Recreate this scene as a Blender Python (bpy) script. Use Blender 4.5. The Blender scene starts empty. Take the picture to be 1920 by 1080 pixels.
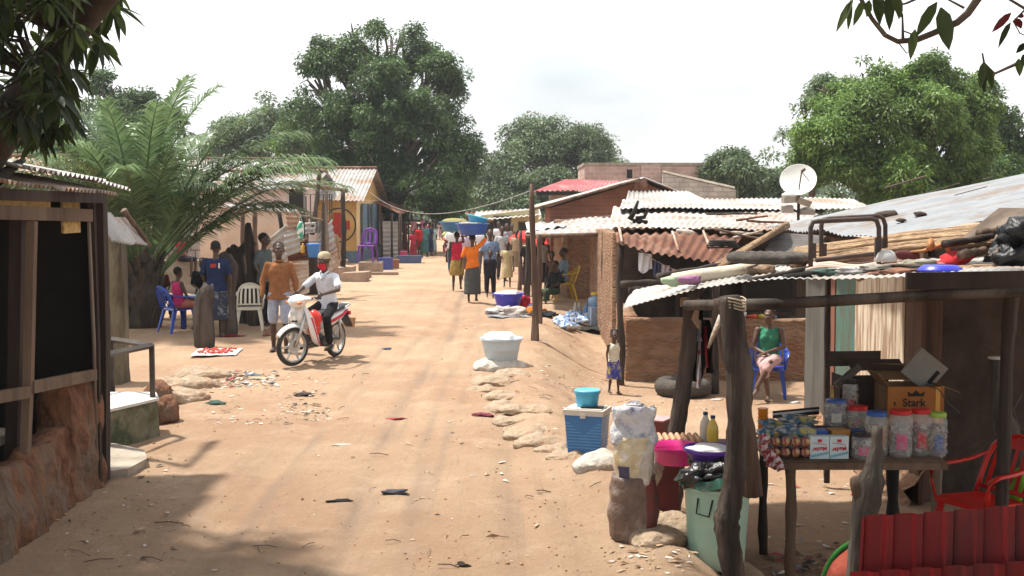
import bpy, bmesh, math, random
import numpy as np
from mathutils import Vector, Matrix, Euler, noise as mnoise
R = math.radians
C = bpy.context.scene.collection
random.seed(7); np.random.seed(7)
# ---------------------------------------------------------------- camera, sky, sun, exposure
FPX = 2300.0; CH = 2.35; PITCH = math.atan(155/FPX)
cd = bpy.data.cameras.new('camera'); cam = bpy.data.objects.new('camera', cd); C.objects.link(cam)
cam.location = (0, 0, CH); cam.rotation_euler = (math.pi/2-PITCH, 0, 0)
cd.sensor_width = 36; cd.lens = FPX/1920*36; cd.clip_end = 4000; cd.clip_start = .1
bpy.context.scene.camera = cam
SUN_EL = R(67); SUNV = Vector((-.88, .42, 0)).normalized()          # horizontal direction towards the sun
world = bpy.data.worlds.new('World'); bpy.context.scene.world = world; world.use_nodes = True
wn = world.node_tree.nodes; wl = world.node_tree.links; wn.clear()
wo = wn.new('ShaderNodeOutputWorld'); bg = wn.new('ShaderNodeBackground'); sky = wn.new('ShaderNodeTexSky')
sky.sky_type = 'NISHITA'; sky.sun_disc = False; sky.sun_elevation = SUN_EL
sky.sun_rotation = math.atan2(SUNV.x, SUNV.y); sky.dust_density = 3; sky.air_density = 1.0
tc = wn.new('ShaderNodeTexCoord'); mp = wn.new('ShaderNodeMapping'); mp.inputs['Scale'].default_value = (1, 1, 2.2)
nz = wn.new('ShaderNodeTexNoise'); nz.inputs['Scale'].default_value = 2.1; nz.inputs['Detail'].default_value = 6; nz.inputs['Roughness'].default_value = .5
cr = wn.new('ShaderNodeValToRGB'); cr.color_ramp.elements[0].position = .30; cr.color_ramp.elements[1].position = .52
cr.color_ramp.elements[0].color = (.30, .30, .30, 1); cr.color_ramp.elements[1].color = (1, 1, 1, 1)
mx = wn.new('ShaderNodeMix'); mx.data_type = 'RGBA'; mx.inputs['B'].default_value = (9.0, 9.1, 9.3, 1)   # bright thin cloud
wl.new(tc.outputs['Generated'], mp.inputs['Vector']); wl.new(mp.outputs[0], nz.inputs['Vector']); wl.new(nz.outputs['Fac'], cr.inputs[0])
wl.new(cr.outputs[0], mx.inputs['Factor']); wl.new(sky.outputs[0], mx.inputs['A']); wl.new(mx.outputs['Result'], bg.inputs[0])
bg.inputs[1].default_value = .088; wl.new(bg.outputs[0], wo.inputs[0])
sd = bpy.data.lights.new('sun', 'SUN'); sd.energy = 4.3; sd.angle = R(3); sd.color = (1, .95, .87)
sun = bpy.data.objects.new('sun', sd); C.objects.link(sun)
sdir = Vector((SUNV.x*math.cos(SUN_EL), SUNV.y*math.cos(SUN_EL), math.sin(SUN_EL)))
sun.rotation_euler = sdir.to_track_quat('Z', 'Y').to_euler(); sun.location = sdir*50
vs = bpy.context.scene.view_settings; vs.view_transform = 'Standard'; vs.look = 'None'; vs.gamma = 1; vs.exposure = 0.86
bpy.context.scene.cycles.max_bounces = 6; bpy.context.scene.cycles.transparent_max_bounces = 12
# ---------------------------------------------------------------- pixels (1920x1080) to points
cP, sP = math.cos(PITCH), math.sin(PITCH)
def ray(px, py):
    u = (px-960)/FPX; v = (540-py)/FPX
    return Vector((u, cP + v*sP, -sP + v*cP))
def W(px, py, Y):
    d = ray(px, py); t = Y/d.y
    return Vector((d.x*t, Y, CH+d.z*t))
EDGE = [(5, 1.25), (8, 1.0), (10.5, .87), (11.6, .55), (13.7, .25), (17, .15), (21, .3), (26, .6), (40, 1.2)]
def edge(y):
    if y <= EDGE[0][0]: return EDGE[0][1]
    for (a, b), (c, d) in zip(EDGE, EDGE[1:]):
        if y <= c: return b+(d-b)*(y-a)/(c-a)
    return EDGE[-1][1]
def sst(t): t = max(0., min(1., t)); return t*t*(3-2*t)
def H(x, y):
    drop = -.45*(1-sst((y-20)/12.))
    z = drop*sst((x-edge(y)-.10)/(.75+.45*sst((y-9)/4)))
    z += .05*math.exp(-((x-edge(y))/.28)**2)*(1-sst((y-22)/8))      # crest of the bank
    z += .10*sst((-x-2.6)/1.6)*sst((14-y)/4)*0 + .25*sst((y-70)/60.)
    return z
def bump(x, y):
    n = mnoise.noise(Vector((x*.55, y*.55, 3)))*.035 + mnoise.noise(Vector((x*2.1, y*2.1, 7)))*.014
    e = abs(x-edge(y)-.35)
    if e < .8 and y < 26: n += (mnoise.noise(Vector((x*5, y*5, 1)))*.035+mnoise.noise(Vector((x*11, y*11, 5)))*.02)*(1-e/.8)
    for c in (-1.15, .25-.02*y, -2.2+.012*y*y*.1):                                     # shallow wheel tracks
        n -= .030*math.exp(-((x-c-.1*math.sin(y*.35))/.12)**2)-.010*math.exp(-((x-c-.1*math.sin(y*.35)-.2)/.08)**2)
    if y < 32: n += mnoise.noise(Vector((x*6.5, y*6.5, 9)))*.010+abs(mnoise.noise(Vector((x*3.4, y*3.4, 4))))*.022
    return n*sst((60-y)/30)
def HG(x, y): return H(x, y)+bump(x, y)
def G(px, py):
    d = ray(px, py); lo, hi = 2., 400.; prev = 3.
    t = 3.
    while t < 400:
        p = d*(t/d.y)
        if CH+p.z < H(p.x, p.y): break
        prev = t; t *= 1.01
    lo, hi = prev, t
    for _ in range(20):
        m = (lo+hi)/2; p = d*(m/d.y)
        if CH+p.z < H(p.x, p.y): hi = m
        else: lo = m
    p = d*(hi/d.y)
    return Vector((p.x, p.y, HG(p.x, p.y)))
# ---------------------------------------------------------------- materials
MATS = {}
def lin(c):
    return tuple(((v/255)/12.92 if v/255 <= .04045 else ((v/255+.055)/1.055)**2.4) for v in c)
def mat(name, c, rough=.8, c2=None, scale=6., detail=5, bumpy=0., bscale=None, metal=0., spec=.3, trans=0., stretch=(1, 1, 1), lo=.35, hi=.65, c3=None, coord='Object', alpha=None, sss=0, coat=0, sheen=0, bdist=.03):
    """procedural surface: base colour wandering between c and c2 by noise, optional c3 blotches, bump"""
    if name in MATS: return MATS[name]
    m = bpy.data.materials.new(name); m.use_nodes = True; nt = m.node_tree; n = nt.nodes; l = nt.links
    b = n['Principled BSDF']; b.inputs['Roughness'].default_value = rough; b.inputs['Metallic'].default_value = metal
    b.inputs['Specular IOR Level'].default_value = spec
    if coat: b.inputs['Coat Weight'].default_value = coat; b.inputs['Coat Roughness'].default_value = .12
    if trans: b.inputs['Transmission Weight'].default_value = trans
    if alpha is not None: b.inputs['Alpha'].default_value = alpha
    if sheen: b.inputs['Sheen Weight'].default_value = sheen
    tcx = n.new('ShaderNodeTexCoord'); mpx = n.new('ShaderNodeMapping'); mpx.inputs['Scale'].default_value = stretch
    l.new(tcx.outputs[coord], mpx.inputs[0])
    if c2 is None: c2 = tuple(v*.8 for v in c)
    t = n.new('ShaderNodeTexNoise'); t.inputs['Scale'].default_value = scale; t.inputs['Detail'].default_value = detail; t.inputs['Roughness'].default_value = .6
    l.new(mpx.outputs[0], t.inputs['Vector'])
    r = n.new('ShaderNodeValToRGB'); r.color_ramp.elements[0].position = lo; r.color_ramp.elements[1].position = hi
    r.color_ramp.elements[0].color = (*c2, 1); r.color_ramp.elements[1].color = (*c, 1)
    l.new(t.outputs['Fac'], r.inputs[0]); out = r.outputs[0]
    if c3 is not None:
        t3 = n.new('ShaderNodeTexNoise'); t3.inputs['Scale'].default_value = scale*.45; t3.inputs['Detail'].default_value = 8; t3.inputs['Roughness'].default_value = .7
        l.new(mpx.outputs[0], t3.inputs['Vector'])
        r3 = n.new('ShaderNodeValToRGB'); r3.color_ramp.elements[0].position = .50; r3.color_ramp.elements[1].position = .62
        l.new(t3.outputs['Fac'], r3.inputs[0])
        m3 = n.new('ShaderNodeMix'); m3.data_type = 'RGBA'; m3.inputs['B'].default_value = (*c3, 1)
        l.new(r3.outputs[0], m3.inputs['Factor']); l.new(out, m3.inputs['A']); out = m3.outputs['Result']
    l.new(out, b.inputs['Base Color'])
    if bumpy:
        t2 = n.new('ShaderNodeTexNoise'); t2.inputs['Scale'].default_value = bscale or scale*4; t2.inputs['Detail'].default_value = 6
        l.new(mpx.outputs[0], t2.inputs['Vector'])
        bp = n.new('ShaderNodeBump'); bp.inputs['Strength'].default_value = bumpy; bp.inputs['Distance'].default_value = bdist
        l.new(t2.outputs['Fac'], bp.inputs['Height']); l.new(bp.outputs[0], b.inputs['Normal'])
    MATS[name] = m
    return m
def plastic(name, c, rough=.35): return mat(name, c, rough, tuple(v*.85 for v in c), 3, bumpy=.05, bscale=25, spec=.45)
def cloth(name, c, c2=None, scale=9, **k): return mat(name, c, .9, c2, scale, bumpy=.5, bscale=14, spec=.1, **k)
def wood(name, c, c2, **k): return mat(name, c, .85, c2, 5, stretch=(1, 1, .12), bumpy=.7, bscale=14, **k)
def leafmat(name, c, c2, transl=.35, rough=.5):
    m = bpy.data.materials.new(name); m.use_nodes = True; nt = m.node_tree; n = nt.nodes; l = nt.links
    b = n['Principled BSDF']; b.inputs['Roughness'].default_value = rough; b.inputs['Specular IOR Level'].default_value = .35
    g = n.new('ShaderNodeNewGeometry'); r = n.new('ShaderNodeValToRGB')
    e = r.color_ramp.elements; e[0].color = (*c2, 1); e[1].color = (*c, 1); e[0].position = .1; e[1].position = .9
    l.new(g.outputs['Random Per Island'], r.inputs[0])
    t = n.new('ShaderNodeTexNoise'); t.inputs['Scale'].default_value = .55; tcx = n.new('ShaderNodeTexCoord'); l.new(tcx.outputs['Object'], t.inputs['Vector'])
    hs = n.new('ShaderNodeHueSaturation'); l.new(r.outputs[0], hs.inputs['Color'])
    mr = n.new('ShaderNodeMapRange'); mr.inputs[1].default_value = .3; mr.inputs[2].default_value = .7; mr.inputs[3].default_value = .65; mr.inputs[4].default_value = 1.45
    l.new(t.outputs['Fac'], mr.inputs[0]); l.new(mr.outputs[0], hs.inputs['Value'])
    l.new(hs.outputs[0], b.inputs['Base Color'])
    tr = n.new('ShaderNodeBsdfTranslucent'); l.new(hs.outputs[0], tr.inputs[0])
    ms = n.new('ShaderNodeMixShader'); ms.inputs[0].default_value = transl
    l.new(b.outputs[0], ms.inputs[1]); l.new(tr.outputs[0], ms.inputs[2]); l.new(ms.outputs[0], n['Material Output'].inputs['Surface'])
    MATS[name] = m
    return m
# ---------------------------------------------------------------- scene graph
def tag(o, label=None, cat=None, group=None, kind=None):
    if label: o['label'] = label
    if cat: o['category'] = cat
    if group: o['group'] = group
    if kind: o['kind'] = kind
    return o
def thing(name, label, cat, loc=(0, 0, 0), rz=0, group=None, kind=None, s=1):
    o = bpy.data.objects.new(name, None); C.objects.link(o); o.empty_display_size = .1
    o.location = loc; o.rotation_euler = (0, 0, rz); o.scale = (s, s, s)
    return tag(o, label, cat, group, kind or 'thing')
def PM(o):
    """matrix of a freshly made object without asking the depsgraph"""
    m = Matrix.LocRotScale(o.location, o.rotation_euler, o.scale)
    return PM(o.parent) @ m if o.parent else m
def dup(src, loc=None, rz=None, label=None, parent=None, s=None):
    c = src.copy(); C.objects.link(c); c.parent = parent
    if loc is not None: c.location = loc
    if rz is not None: c.rotation_euler = (0, 0, rz)
    if s is not None: c.scale = (s, s, s)
    if label: c['label'] = label
    for ch in list(src.children): dup(ch, parent=c)
    return c
class MB:
    def __init__(s): s.v = []; s.f = []; s.m = []; s.cur = 0
    def add(s, vs, fs):
        o = len(s.v); s.v.extend([tuple(v) for v in vs]); s.f.extend([tuple(i+o for i in f) for f in fs]); s.m.extend([s.cur]*len(fs)); return s
    def box(s, c, d, rot=None, taper=1., jit=0.):
        hx, hy, hz = d[0]/2, d[1]/2, d[2]/2; M = Euler(rot).to_matrix() if rot is not None else Matrix.Identity(3)
        vs = []
        for z in (-1, 1):
            k = taper if z > 0 else 1
            for x, y in ((-1, -1), (1, -1), (1, 1), (-1, 1)):
                p = Vector((x*hx*k, y*hy*k, z*hz))
                if jit: p += Vector([random.uniform(-jit, jit) for _ in range(3)])
                vs.append(M @ p + Vector(c))
        return s.add(vs, [(3, 2, 1, 0), (4, 5, 6, 7), (0, 1, 5, 4), (1, 2, 6, 5), (2, 3, 7, 6), (3, 0, 4, 7)])
    def rings(s, rs, cap=True, close=False):
        n = len(rs[0]); vs = [p for r in rs for p in r]; fs = []
        m = len(rs)
        for i in range(m if close else m-1):
            j = (i+1) % m
            for k in range(n): fs.append((i*n+k, i*n+(k+1) % n, j*n+(k+1) % n, j*n+k))
        if cap and not close: fs.append(tuple(range(n))[::-1]); fs.append(tuple((m-1)*n+k for k in range(n)))
        return s.add(vs, fs)
    def tube(s, pts, r, n=8, cap=True, flat=1., up=None, jit=0., close=False, ridge=0.):
        pts = [Vector(p) for p in pts]; rs = r if isinstance(r, (list, tuple)) else [r]*len(pts)
        out = []; prev = None; L = len(pts)
        for i, p in enumerate(pts):
            if close: t = pts[(i+1) % L]-pts[i-1]
            else: t = (pts[min(i+1, L-1)]-pts[max(i-1, 0)])
            if t.length < 1e-9: t = Vector((0, 0, 1))
            t.normalize()
            if up is not None: a = Vector(up)
            elif prev is None: a = Vector((0, 0, 1)) if abs(t.z) < .9 else Vector((1, 0, 0))
            else: a = prev
            x = (a - t*a.dot(t))
            if x.length < 1e-6: x = t.orthogonal()
            x.normalize(); y = t.cross(x); prev = x
            rr = rs[i]
            out.append([p + (x*math.cos(2*math.pi*k/n)*flat + y*math.sin(2*math.pi*k/n))*(rr*(1+(random.uniform(-jit, jit) if jit else 0)+(ridge*(1.2*mnoise.noise(Vector((math.cos(6.283*k/n)*3.2+rs[0]*99, math.sin(6.283*k/n)*3.2, i*.16)))+.8*mnoise.noise(Vector((math.cos(6.283*k/n)*7, math.sin(6.283*k/n)*7, i*.3)))) if ridge else 0))) for k in range(n)])
        return s.rings(out, cap, close)
    def pole(s, p0, p1, r0, r1=None, bend=.0, n=9, seg=8, jit=.08, knots=True):
        """a crooked natural pole"""
        p0, p1 = Vector(p0), Vector(p1); r1 = r1 or r0*.8; ax = (p1-p0); L = ax.length
        a = ax.orthogonal().normalized(); b = ax.normalized().cross(a); ph = random.random()*10
        pts = []; rs = []
        for i in range(seg+1):
            t = i/seg; w = bend*L*math.sin(math.pi*t)
            pts.append(p0+ax*t + a*(w*math.sin(ph+t*5)) + b*(w*math.cos(ph*1.7+t*4)))
            rs.append((r0+(r1-r0)*t)*(1+.14*math.sin(ph+t*17)+random.uniform(-.06, .06)))
        return s.tube(pts, rs, n, jit=jit)
    def lathe(s, prof, c=(0, 0, 0), n=24, cap=True, sx=1., sy=1.):
        c = Vector(c)
        rs = [[c+Vector((r*sx*math.cos(2*math.pi*k/n), r*sy*math.sin(2*math.pi*k/n), z)) for k in range(n)] for r, z in prof]
        return s.rings(rs, cap)
    def ell(s, c, r, n=12, m=8, rot=None, noise=0., seed=0):
        M = Euler(rot).to_matrix() if rot is not None else Matrix.Identity(3); c = Vector(c)
        vs = [None]*0; rs = []
        for i in range(1, m):
            th = math.pi*i/m; ring = []
            for k in range(n):
                ph = 2*math.pi*k/n
                p = Vector((math.sin(th)*math.cos(ph), math.sin(th)*math.sin(ph), -math.cos(th)))
                q = 1+noise*mnoise.noise(p*1.7+Vector((seed, 0, 0))) if noise else 1
                ring.append(c+M @ Vector((p.x*r[0]*q, p.y*r[1]*q, p.z*r[2]*q)))
            rs.append(ring)
        o = len(rs); vv = [p for r_ in rs for p in r_]; fs = []
        for i in range(o-1):
            for k in range(n): fs.append((i*n+k, i*n+(k+1) % n, (i+1)*n+(k+1) % n, (i+1)*n+k))
        b = len(vv); vv.append(c+M @ Vector((0, 0, -r[2]))); vv.append(c+M @ Vector((0, 0, r[2])))
        for k in range(n): fs.append((b, (k+1) % n, k)); fs.append((b+1, (o-1)*n+k, (o-1)*n+(k+1) % n))
        return s.add(vv, fs)
    def cap(s, p0, p1, r0, r1=None, n=10):
        """tapered capsule"""
        p0, p1 = Vector(p0), Vector(p1); r1 = r0 if r1 is None else r1
        t = p1-p0; L = t.length; t = t.normalized() if L > 1e-6 else Vector((0, 0, 1))
        pts = []; rr = []
        for a in (-85, -60, -30, 0): pts.append(p0+t*(r0*math.sin(R(a)))); rr.append(max(1e-4, r0*math.cos(R(a))))
        for a in (0, 30, 60, 85): pts.append(p1+t*(r1*math.sin(R(a)))); rr.append(max(1e-4, r1*math.cos(R(a))))
        return s.tube(pts, rr, n)
    def sheet(s, fn, nu, nv, th=0.):
        """surface fn(u,v); th > 0 gives it a thickness downwards"""
        g = [[Vector(fn(i/nu, j/nv)) for j in range(nv+1)] for i in range(nu+1)]
        vs = [p for r_ in g for p in r_]; w = nv+1; fs = [(i*w+j, (i+1)*w+j, (i+1)*w+j+1, i*w+j+1) for i in range(nu) for j in range(nv)]
        if th:
            o = len(vs); vs += [p-Vector((0, 0, th)) for p in vs[:]]
            fs += [(f[3]+o, f[2]+o, f[1]+o, f[0]+o) for f in fs[:]]
            for i in range(nu): fs += [(i*w, o+i*w, o+(i+1)*w, (i+1)*w), ((i+1)*w+nv, o+(i+1)*w+nv, o+i*w+nv, i*w+nv)]
            for j in range(nv): fs += [(j+1, o+j+1, o+j, j), (nu*w+j, o+nu*w+j, o+nu*w+j+1, nu*w+j+1)]
        return s.add(vs, fs)
    def build(s, name, m, parent=None, smooth=False, world=False, origin=None, label=None, uvw=None, ang=None):
        me = bpy.data.meshes.new(name); vs = s.v
        o = bpy.data.objects.new(name, me)
        if parent is not None:
            o.parent = parent
            if world:
                inv = PM(parent).inverted(); vs = [inv @ Vector(v) for v in vs]
        elif origin is not None:
            og = Vector(origin); vs = [Vector(v)-og for v in vs]; o.location = og
        me.from_pydata([tuple(v) for v in vs], [], s.f)
        for mm in (m if isinstance(m, (list, tuple)) else [m]): me.materials.append(mm)
        if any(s.m): me.polygons.foreach_set('material_index', s.m)
        if smooth:
            me.polygons.foreach_set('use_smooth', [True]*len(me.polygons))
            if ang: me.set_sharp_from_angle(angle=R(ang))
        me.update(); C.objects.link(o)
        if label: o['label'] = label
        return o
    def blob(s, name, m, parent, voxel=.012, smooth=4, disp=0., dscale=8, label=None):
        """fuse everything into one continuous skin"""
        me = bpy.data.meshes.new('tmp'); me.from_pydata([tuple(v) for v in s.v], [], s.f)
        bm = bmesh.new(); bm.from_mesh(me); bmesh.ops.recalc_face_normals(bm, faces=bm.faces); bm.to_mesh(me); bm.free()
        t = bpy.data.objects.new('tmp', me); C.objects.link(t)
        md = t.modifiers.new('r', 'REMESH'); md.mode = 'VOXEL'; md.voxel_size = voxel; md.use_smooth_shade = True
        if smooth: sm = t.modifiers.new('s', 'SMOOTH'); sm.iterations = smooth; sm.factor = .5
        dg = bpy.context.evaluated_depsgraph_get(); dg.update()
        e = t.evaluated_get(dg); nm = bpy.data.meshes.new_from_object(e, depsgraph=dg)
        bpy.data.objects.remove(t); bpy.data.meshes.remove(me)
        if disp:
            nn = len(nm.vertices); co = np.empty(nn*3); nm.vertices.foreach_get('co', co); co = co.reshape(-1, 3)
            no = np.empty(nn*3); nm.vertices.foreach_get('normal', no); no = no.reshape(-1, 3)
            sc = np.array((1, 1, .45))*dscale
            d = np.array([mnoise.noise(Vector(p*sc)) for p in co])
            co += no*(d*disp)[:, None]; nm.vertices.foreach_set('co', co.ravel())
        nm.name = name; nm.materials.clear()
        for mm in (m if isinstance(m, (list, tuple)) else [m]): nm.materials.append(mm)
        o = bpy.data.objects.new(name, nm); o.parent = parent; C.objects.link(o)
        nm.polygons.foreach_set('use_smooth', [True]*len(nm.polygons)); nm.update()
        if label: o['label'] = label
        return o
def npmesh(name, co, quads, m, parent=None, origin=None, tri=False):
    """mesh from numpy arrays (n,3) and (m,k)"""
    k = quads.shape[1]; me = bpy.data.meshes.new(name)
    o = bpy.data.objects.new(name, me)
    if parent is not None: o.parent = parent; co = co-np.array(PM(parent).translation)
    elif origin is not None: o.location = origin; co = co-np.array(origin)
    me.vertices.add(len(co)); me.vertices.foreach_set('co', np.ascontiguousarray(co, dtype=np.float32).ravel())
    me.loops.add(len(quads)*k); me.loops.foreach_set('vertex_index', quads.astype(np.int32).ravel())
    me.polygons.add(len(quads)); me.polygons.foreach_set('loop_start', np.arange(0, len(quads)*k, k, dtype=np.int32))
    me.update(calc_edges=True); me.materials.append(m); C.objects.link(o)
    return o
# ---------------------------------------------------------------- ground
def ground_material():
    m = bpy.data.materials.new('sandy_earth'); m.use_nodes = True; nt = m.node_tree; n = nt.nodes; l = nt.links
    b = n['Principled BSDF']; b.inputs['Roughness'].default_value = .95; b.inputs['Specular IOR Level'].default_value = .12
    tcx = n.new('ShaderNodeTexCoord')
    def nz(scale, det, rough=.6, st=(1, 1, 1)):
        mpx = n.new('ShaderNodeMapping'); mpx.inputs['Scale'].default_value = st; l.new(tcx.outputs['Object'], mpx.inputs[0])
        t = n.new('ShaderNodeTexNoise'); t.inputs['Scale'].default_value = scale; t.inputs['Detail'].default_value = det; t.inputs['Roughness'].default_value = rough
        l.new(mpx.outputs[0], t.inputs['Vector']); return t.outputs['Fac']
    def ramp(src, p0, c0, p1, c1):
        r = n.new('ShaderNodeValToRGB'); r.color_ramp.elements[0].position = p0; r.color_ramp.elements[1].position = p1
        r.color_ramp.elements[0].color = (*c0, 1); r.color_ramp.elements[1].color = (*c1, 1); l.new(src, r.inputs[0]); return r.outputs[0]
    def mixc(f, a, c, fac=None):
        x = n.new('ShaderNodeMix'); x.data_type = 'RGBA'; l.new(f, x.inputs['Factor'])
        l.new(a, x.inputs['A'])
        if isinstance(c, tuple): x.inputs['B'].default_value = (*c, 1)
        else: l.new(c, x.inputs['B'])
        return x.outputs['Result']
    base = ramp(nz(.35, 6), .36, (.34, .215, .135), .64, (.42, .292, .19))
    base = mixc(ramp(nz(1.3, 9, .7), .50, (0, 0, 0), .68, (.6, .6, .6)), base, (.50, .36, .25))       # pale dust
    base = mixc(ramp(nz(.9, 8, .75, (1, .5, 1)), .56, (0, 0, 0), .72, (.5, .5, .5)), base, (.33, .165, .085))   # redder laterite
    base = mixc(ramp(nz(2.2, 8, .7, (1.6, .22, 1)), .57, (0, 0, 0), .72, (.5, .5, .5)), base, (.29, .215, .165))
    base = mixc(ramp(nz(6, 8, .75, (2.2, .10, 1)), .52, (0, 0, 0), .66, (.35, .35, .35)), base, (.26, .19, .145))   # packed wheel streaks
    base = mixc(ramp(nz(26, 6, .85), .57, (0, 0, 0), .66, (.6, .6, .6)), base, (.20, .12, .08))
    base = mixc(ramp(nz(70, 4, .8), .58, (0, 0, 0), .68, (.6, .6, .6)), base, (.50, .40, .30))
    base = mixc(ramp(nz(.55, 7, .7, (1, .45, 1)), .54, (0, 0, 0), .66, (.45, .45, .45)), base, (.28, .17, .11))   # grit
    at = n.new('ShaderNodeAttribute'); at.attribute_name = 'track'
    base = mixc(at.outputs['Fac'], base, (.235, .175, .13))
    l.new(base, b.inputs['Base Color'])
    bp = n.new('ShaderNodeBump'); bp.inputs['Strength'].default_value = 1.0; bp.inputs['Distance'].default_value = .055
    l.new(nz(8, 11, .78), bp.inputs['Height'])
    bp2 = n.new('ShaderNodeBump'); bp2.inputs['Strength'].default_value = .6; bp2.inputs['Distance'].default_value = .006
    l.new(nz(60, 4, .7), bp2.inputs['Height']); l.new(bp.outputs[0], bp2.inputs['Normal']); l.new(bp2.outputs[0], b.inputs['Normal'])
    MATS['ground'] = m
    return m
def axis(segs):
    out = []
    for a, b, s in segs: out += list(np.arange(a, b, s))
    return np.array(out+[segs[-1][1]])
def build_ground():
    xs = axis([(-600, -60, 60), (-60, -12, 3), (-12, -5, .35), (-5, 4.5, .07), (4.5, 12, .4), (12, 60, 4), (60, 600, 60)])
    ys = axis([(-20, 4, 4), (4, 7, .2), (7, 16, .07), (16, 30, .13), (30, 60, .6), (60, 160, 5), (160, 1600, 90)])
    nx, ny = len(xs), len(ys)
    co = np.array([(x, y, HG(x, y)) for y in ys for x in xs])
    i = np.arange(ny-1)[:, None]*nx+np.arange(nx-1)[None, :]; q = np.stack([i, i+1, i+nx+1, i+nx], -1).reshape(-1, 4)
    o = npmesh('ground', co, q, ground_material()); tag(o, 'sandy orange earth street and yard', kind='structure')
    o.data.polygons.foreach_set('use_smooth', [True]*len(o.data.polygons))
    tr = np.zeros(len(co), np.float32)                            # where wheels have packed the earth
    for i, (x, y, z) in enumerate(co):
        if 4 < y < 60 and -4.5 < x < 1:
            v = 0
            for c, w, k in ((-1.2+.10*math.sin(y*.35), .07, .6), (-1.05+.10*math.sin(y*.35), .03, .4), (-.78+.10*math.sin(y*.33), .045, .5), (-.9+.02*y, .04, .4), (.15-.012*y+.08*math.sin(y*.4), .06, .4), (-2.0+.012*y+.12*math.sin(y*.3+1), .05, .45), (-1.75-.02*y, .045, .4)):
                v = max(v, k*math.exp(-((x-c)/w)**2)*(.5+.9*mnoise.noise(Vector((x*1.2, y*.8, c)))))
            tr[i] = max(0, min(.8, v*1.35))
    o.data.attributes.new('track', 'FLOAT', 'POINT').data.foreach_set('value', tr)
build_ground()
# ---------------------------------------------------------------- vegetation
bark = wood('grey_bark', (.12, .09, .065), (.06, .045, .032))
barkd = wood('dark_bark', (.075, .055, .04), (.03, .022, .016))
LEAF = dict(
    mango=leafmat('mango_leaf', (0.106, 0.175, 0.037), (0.037, 0.075, 0.020)),
    bright=leafmat('bright_mango_leaf', (0.163, 0.250, 0.056), (0.062, 0.119, 0.027)),
    dark=leafmat('dark_leaf', (0.093, 0.158, 0.045), (0.033, 0.068, 0.021)),
    pale=leafmat('greyish_leaf', (0.150, 0.208, 0.098), (0.065, 0.104, 0.046)),
    flush=leafmat('brown_flush_leaf', (.19, .10, .045), (.09, .05, .025)),
    palm=leafmat('palm_leaflet', (.175, .245, .11), (.07, .12, .05), rough=.27))
def leaf_cloud(clumps, n_per, L, wd, seed=0, droop=.5):
    """clumps: (k,4) centre+radius -> rhombic leaves on each clump's shell"""
    rng = np.random.default_rng(seed)
    cl = np.asarray(clumps, float); cnt = np.maximum(6, (n_per*(cl[:, 3]/np.median(cl[:, 3]))**1.6).astype(int))
    idx = np.repeat(np.arange(len(cl)), cnt); n = len(idx)
    d = rng.normal(size=(n, 3)); d[:, 2] = d[:, 2]*.8+.25; d /= np.linalg.norm(d, axis=1)[:, None]
    rad = cl[idx, 3]*(.45+.6*rng.random(n)**.7)
    p = cl[idx, :3]+d*rad[:, None]*np.array((1, 1, .8))
    t = d*np.array((1, 1, .5))+rng.normal(size=(n, 3))*.45; t[:, 2] -= droop; t /= np.linalg.norm(t, axis=1)[:, None]
    nn = d+rng.normal(size=(n, 3))*.5; nn[:, 2] += .5
    s = np.cross(t, nn); s /= np.linalg.norm(s, axis=1)[:, None]+1e-9
    l = L*(.6+.8*rng.random(n))[:, None]; w = wd*(.7+.6*rng.random(n))[:, None]
    a = p; b = p+t*l*.45+s*w*.5; c = p+t*l; e = p+t*l*.45-s*w*.5
    c = c-np.array((0, 0, 1))*l*.12
    co = np.stack([a, b, c, e], 1).reshape(-1, 3)
    return co, np.arange(n*4).reshape(-1, 4)
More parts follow.
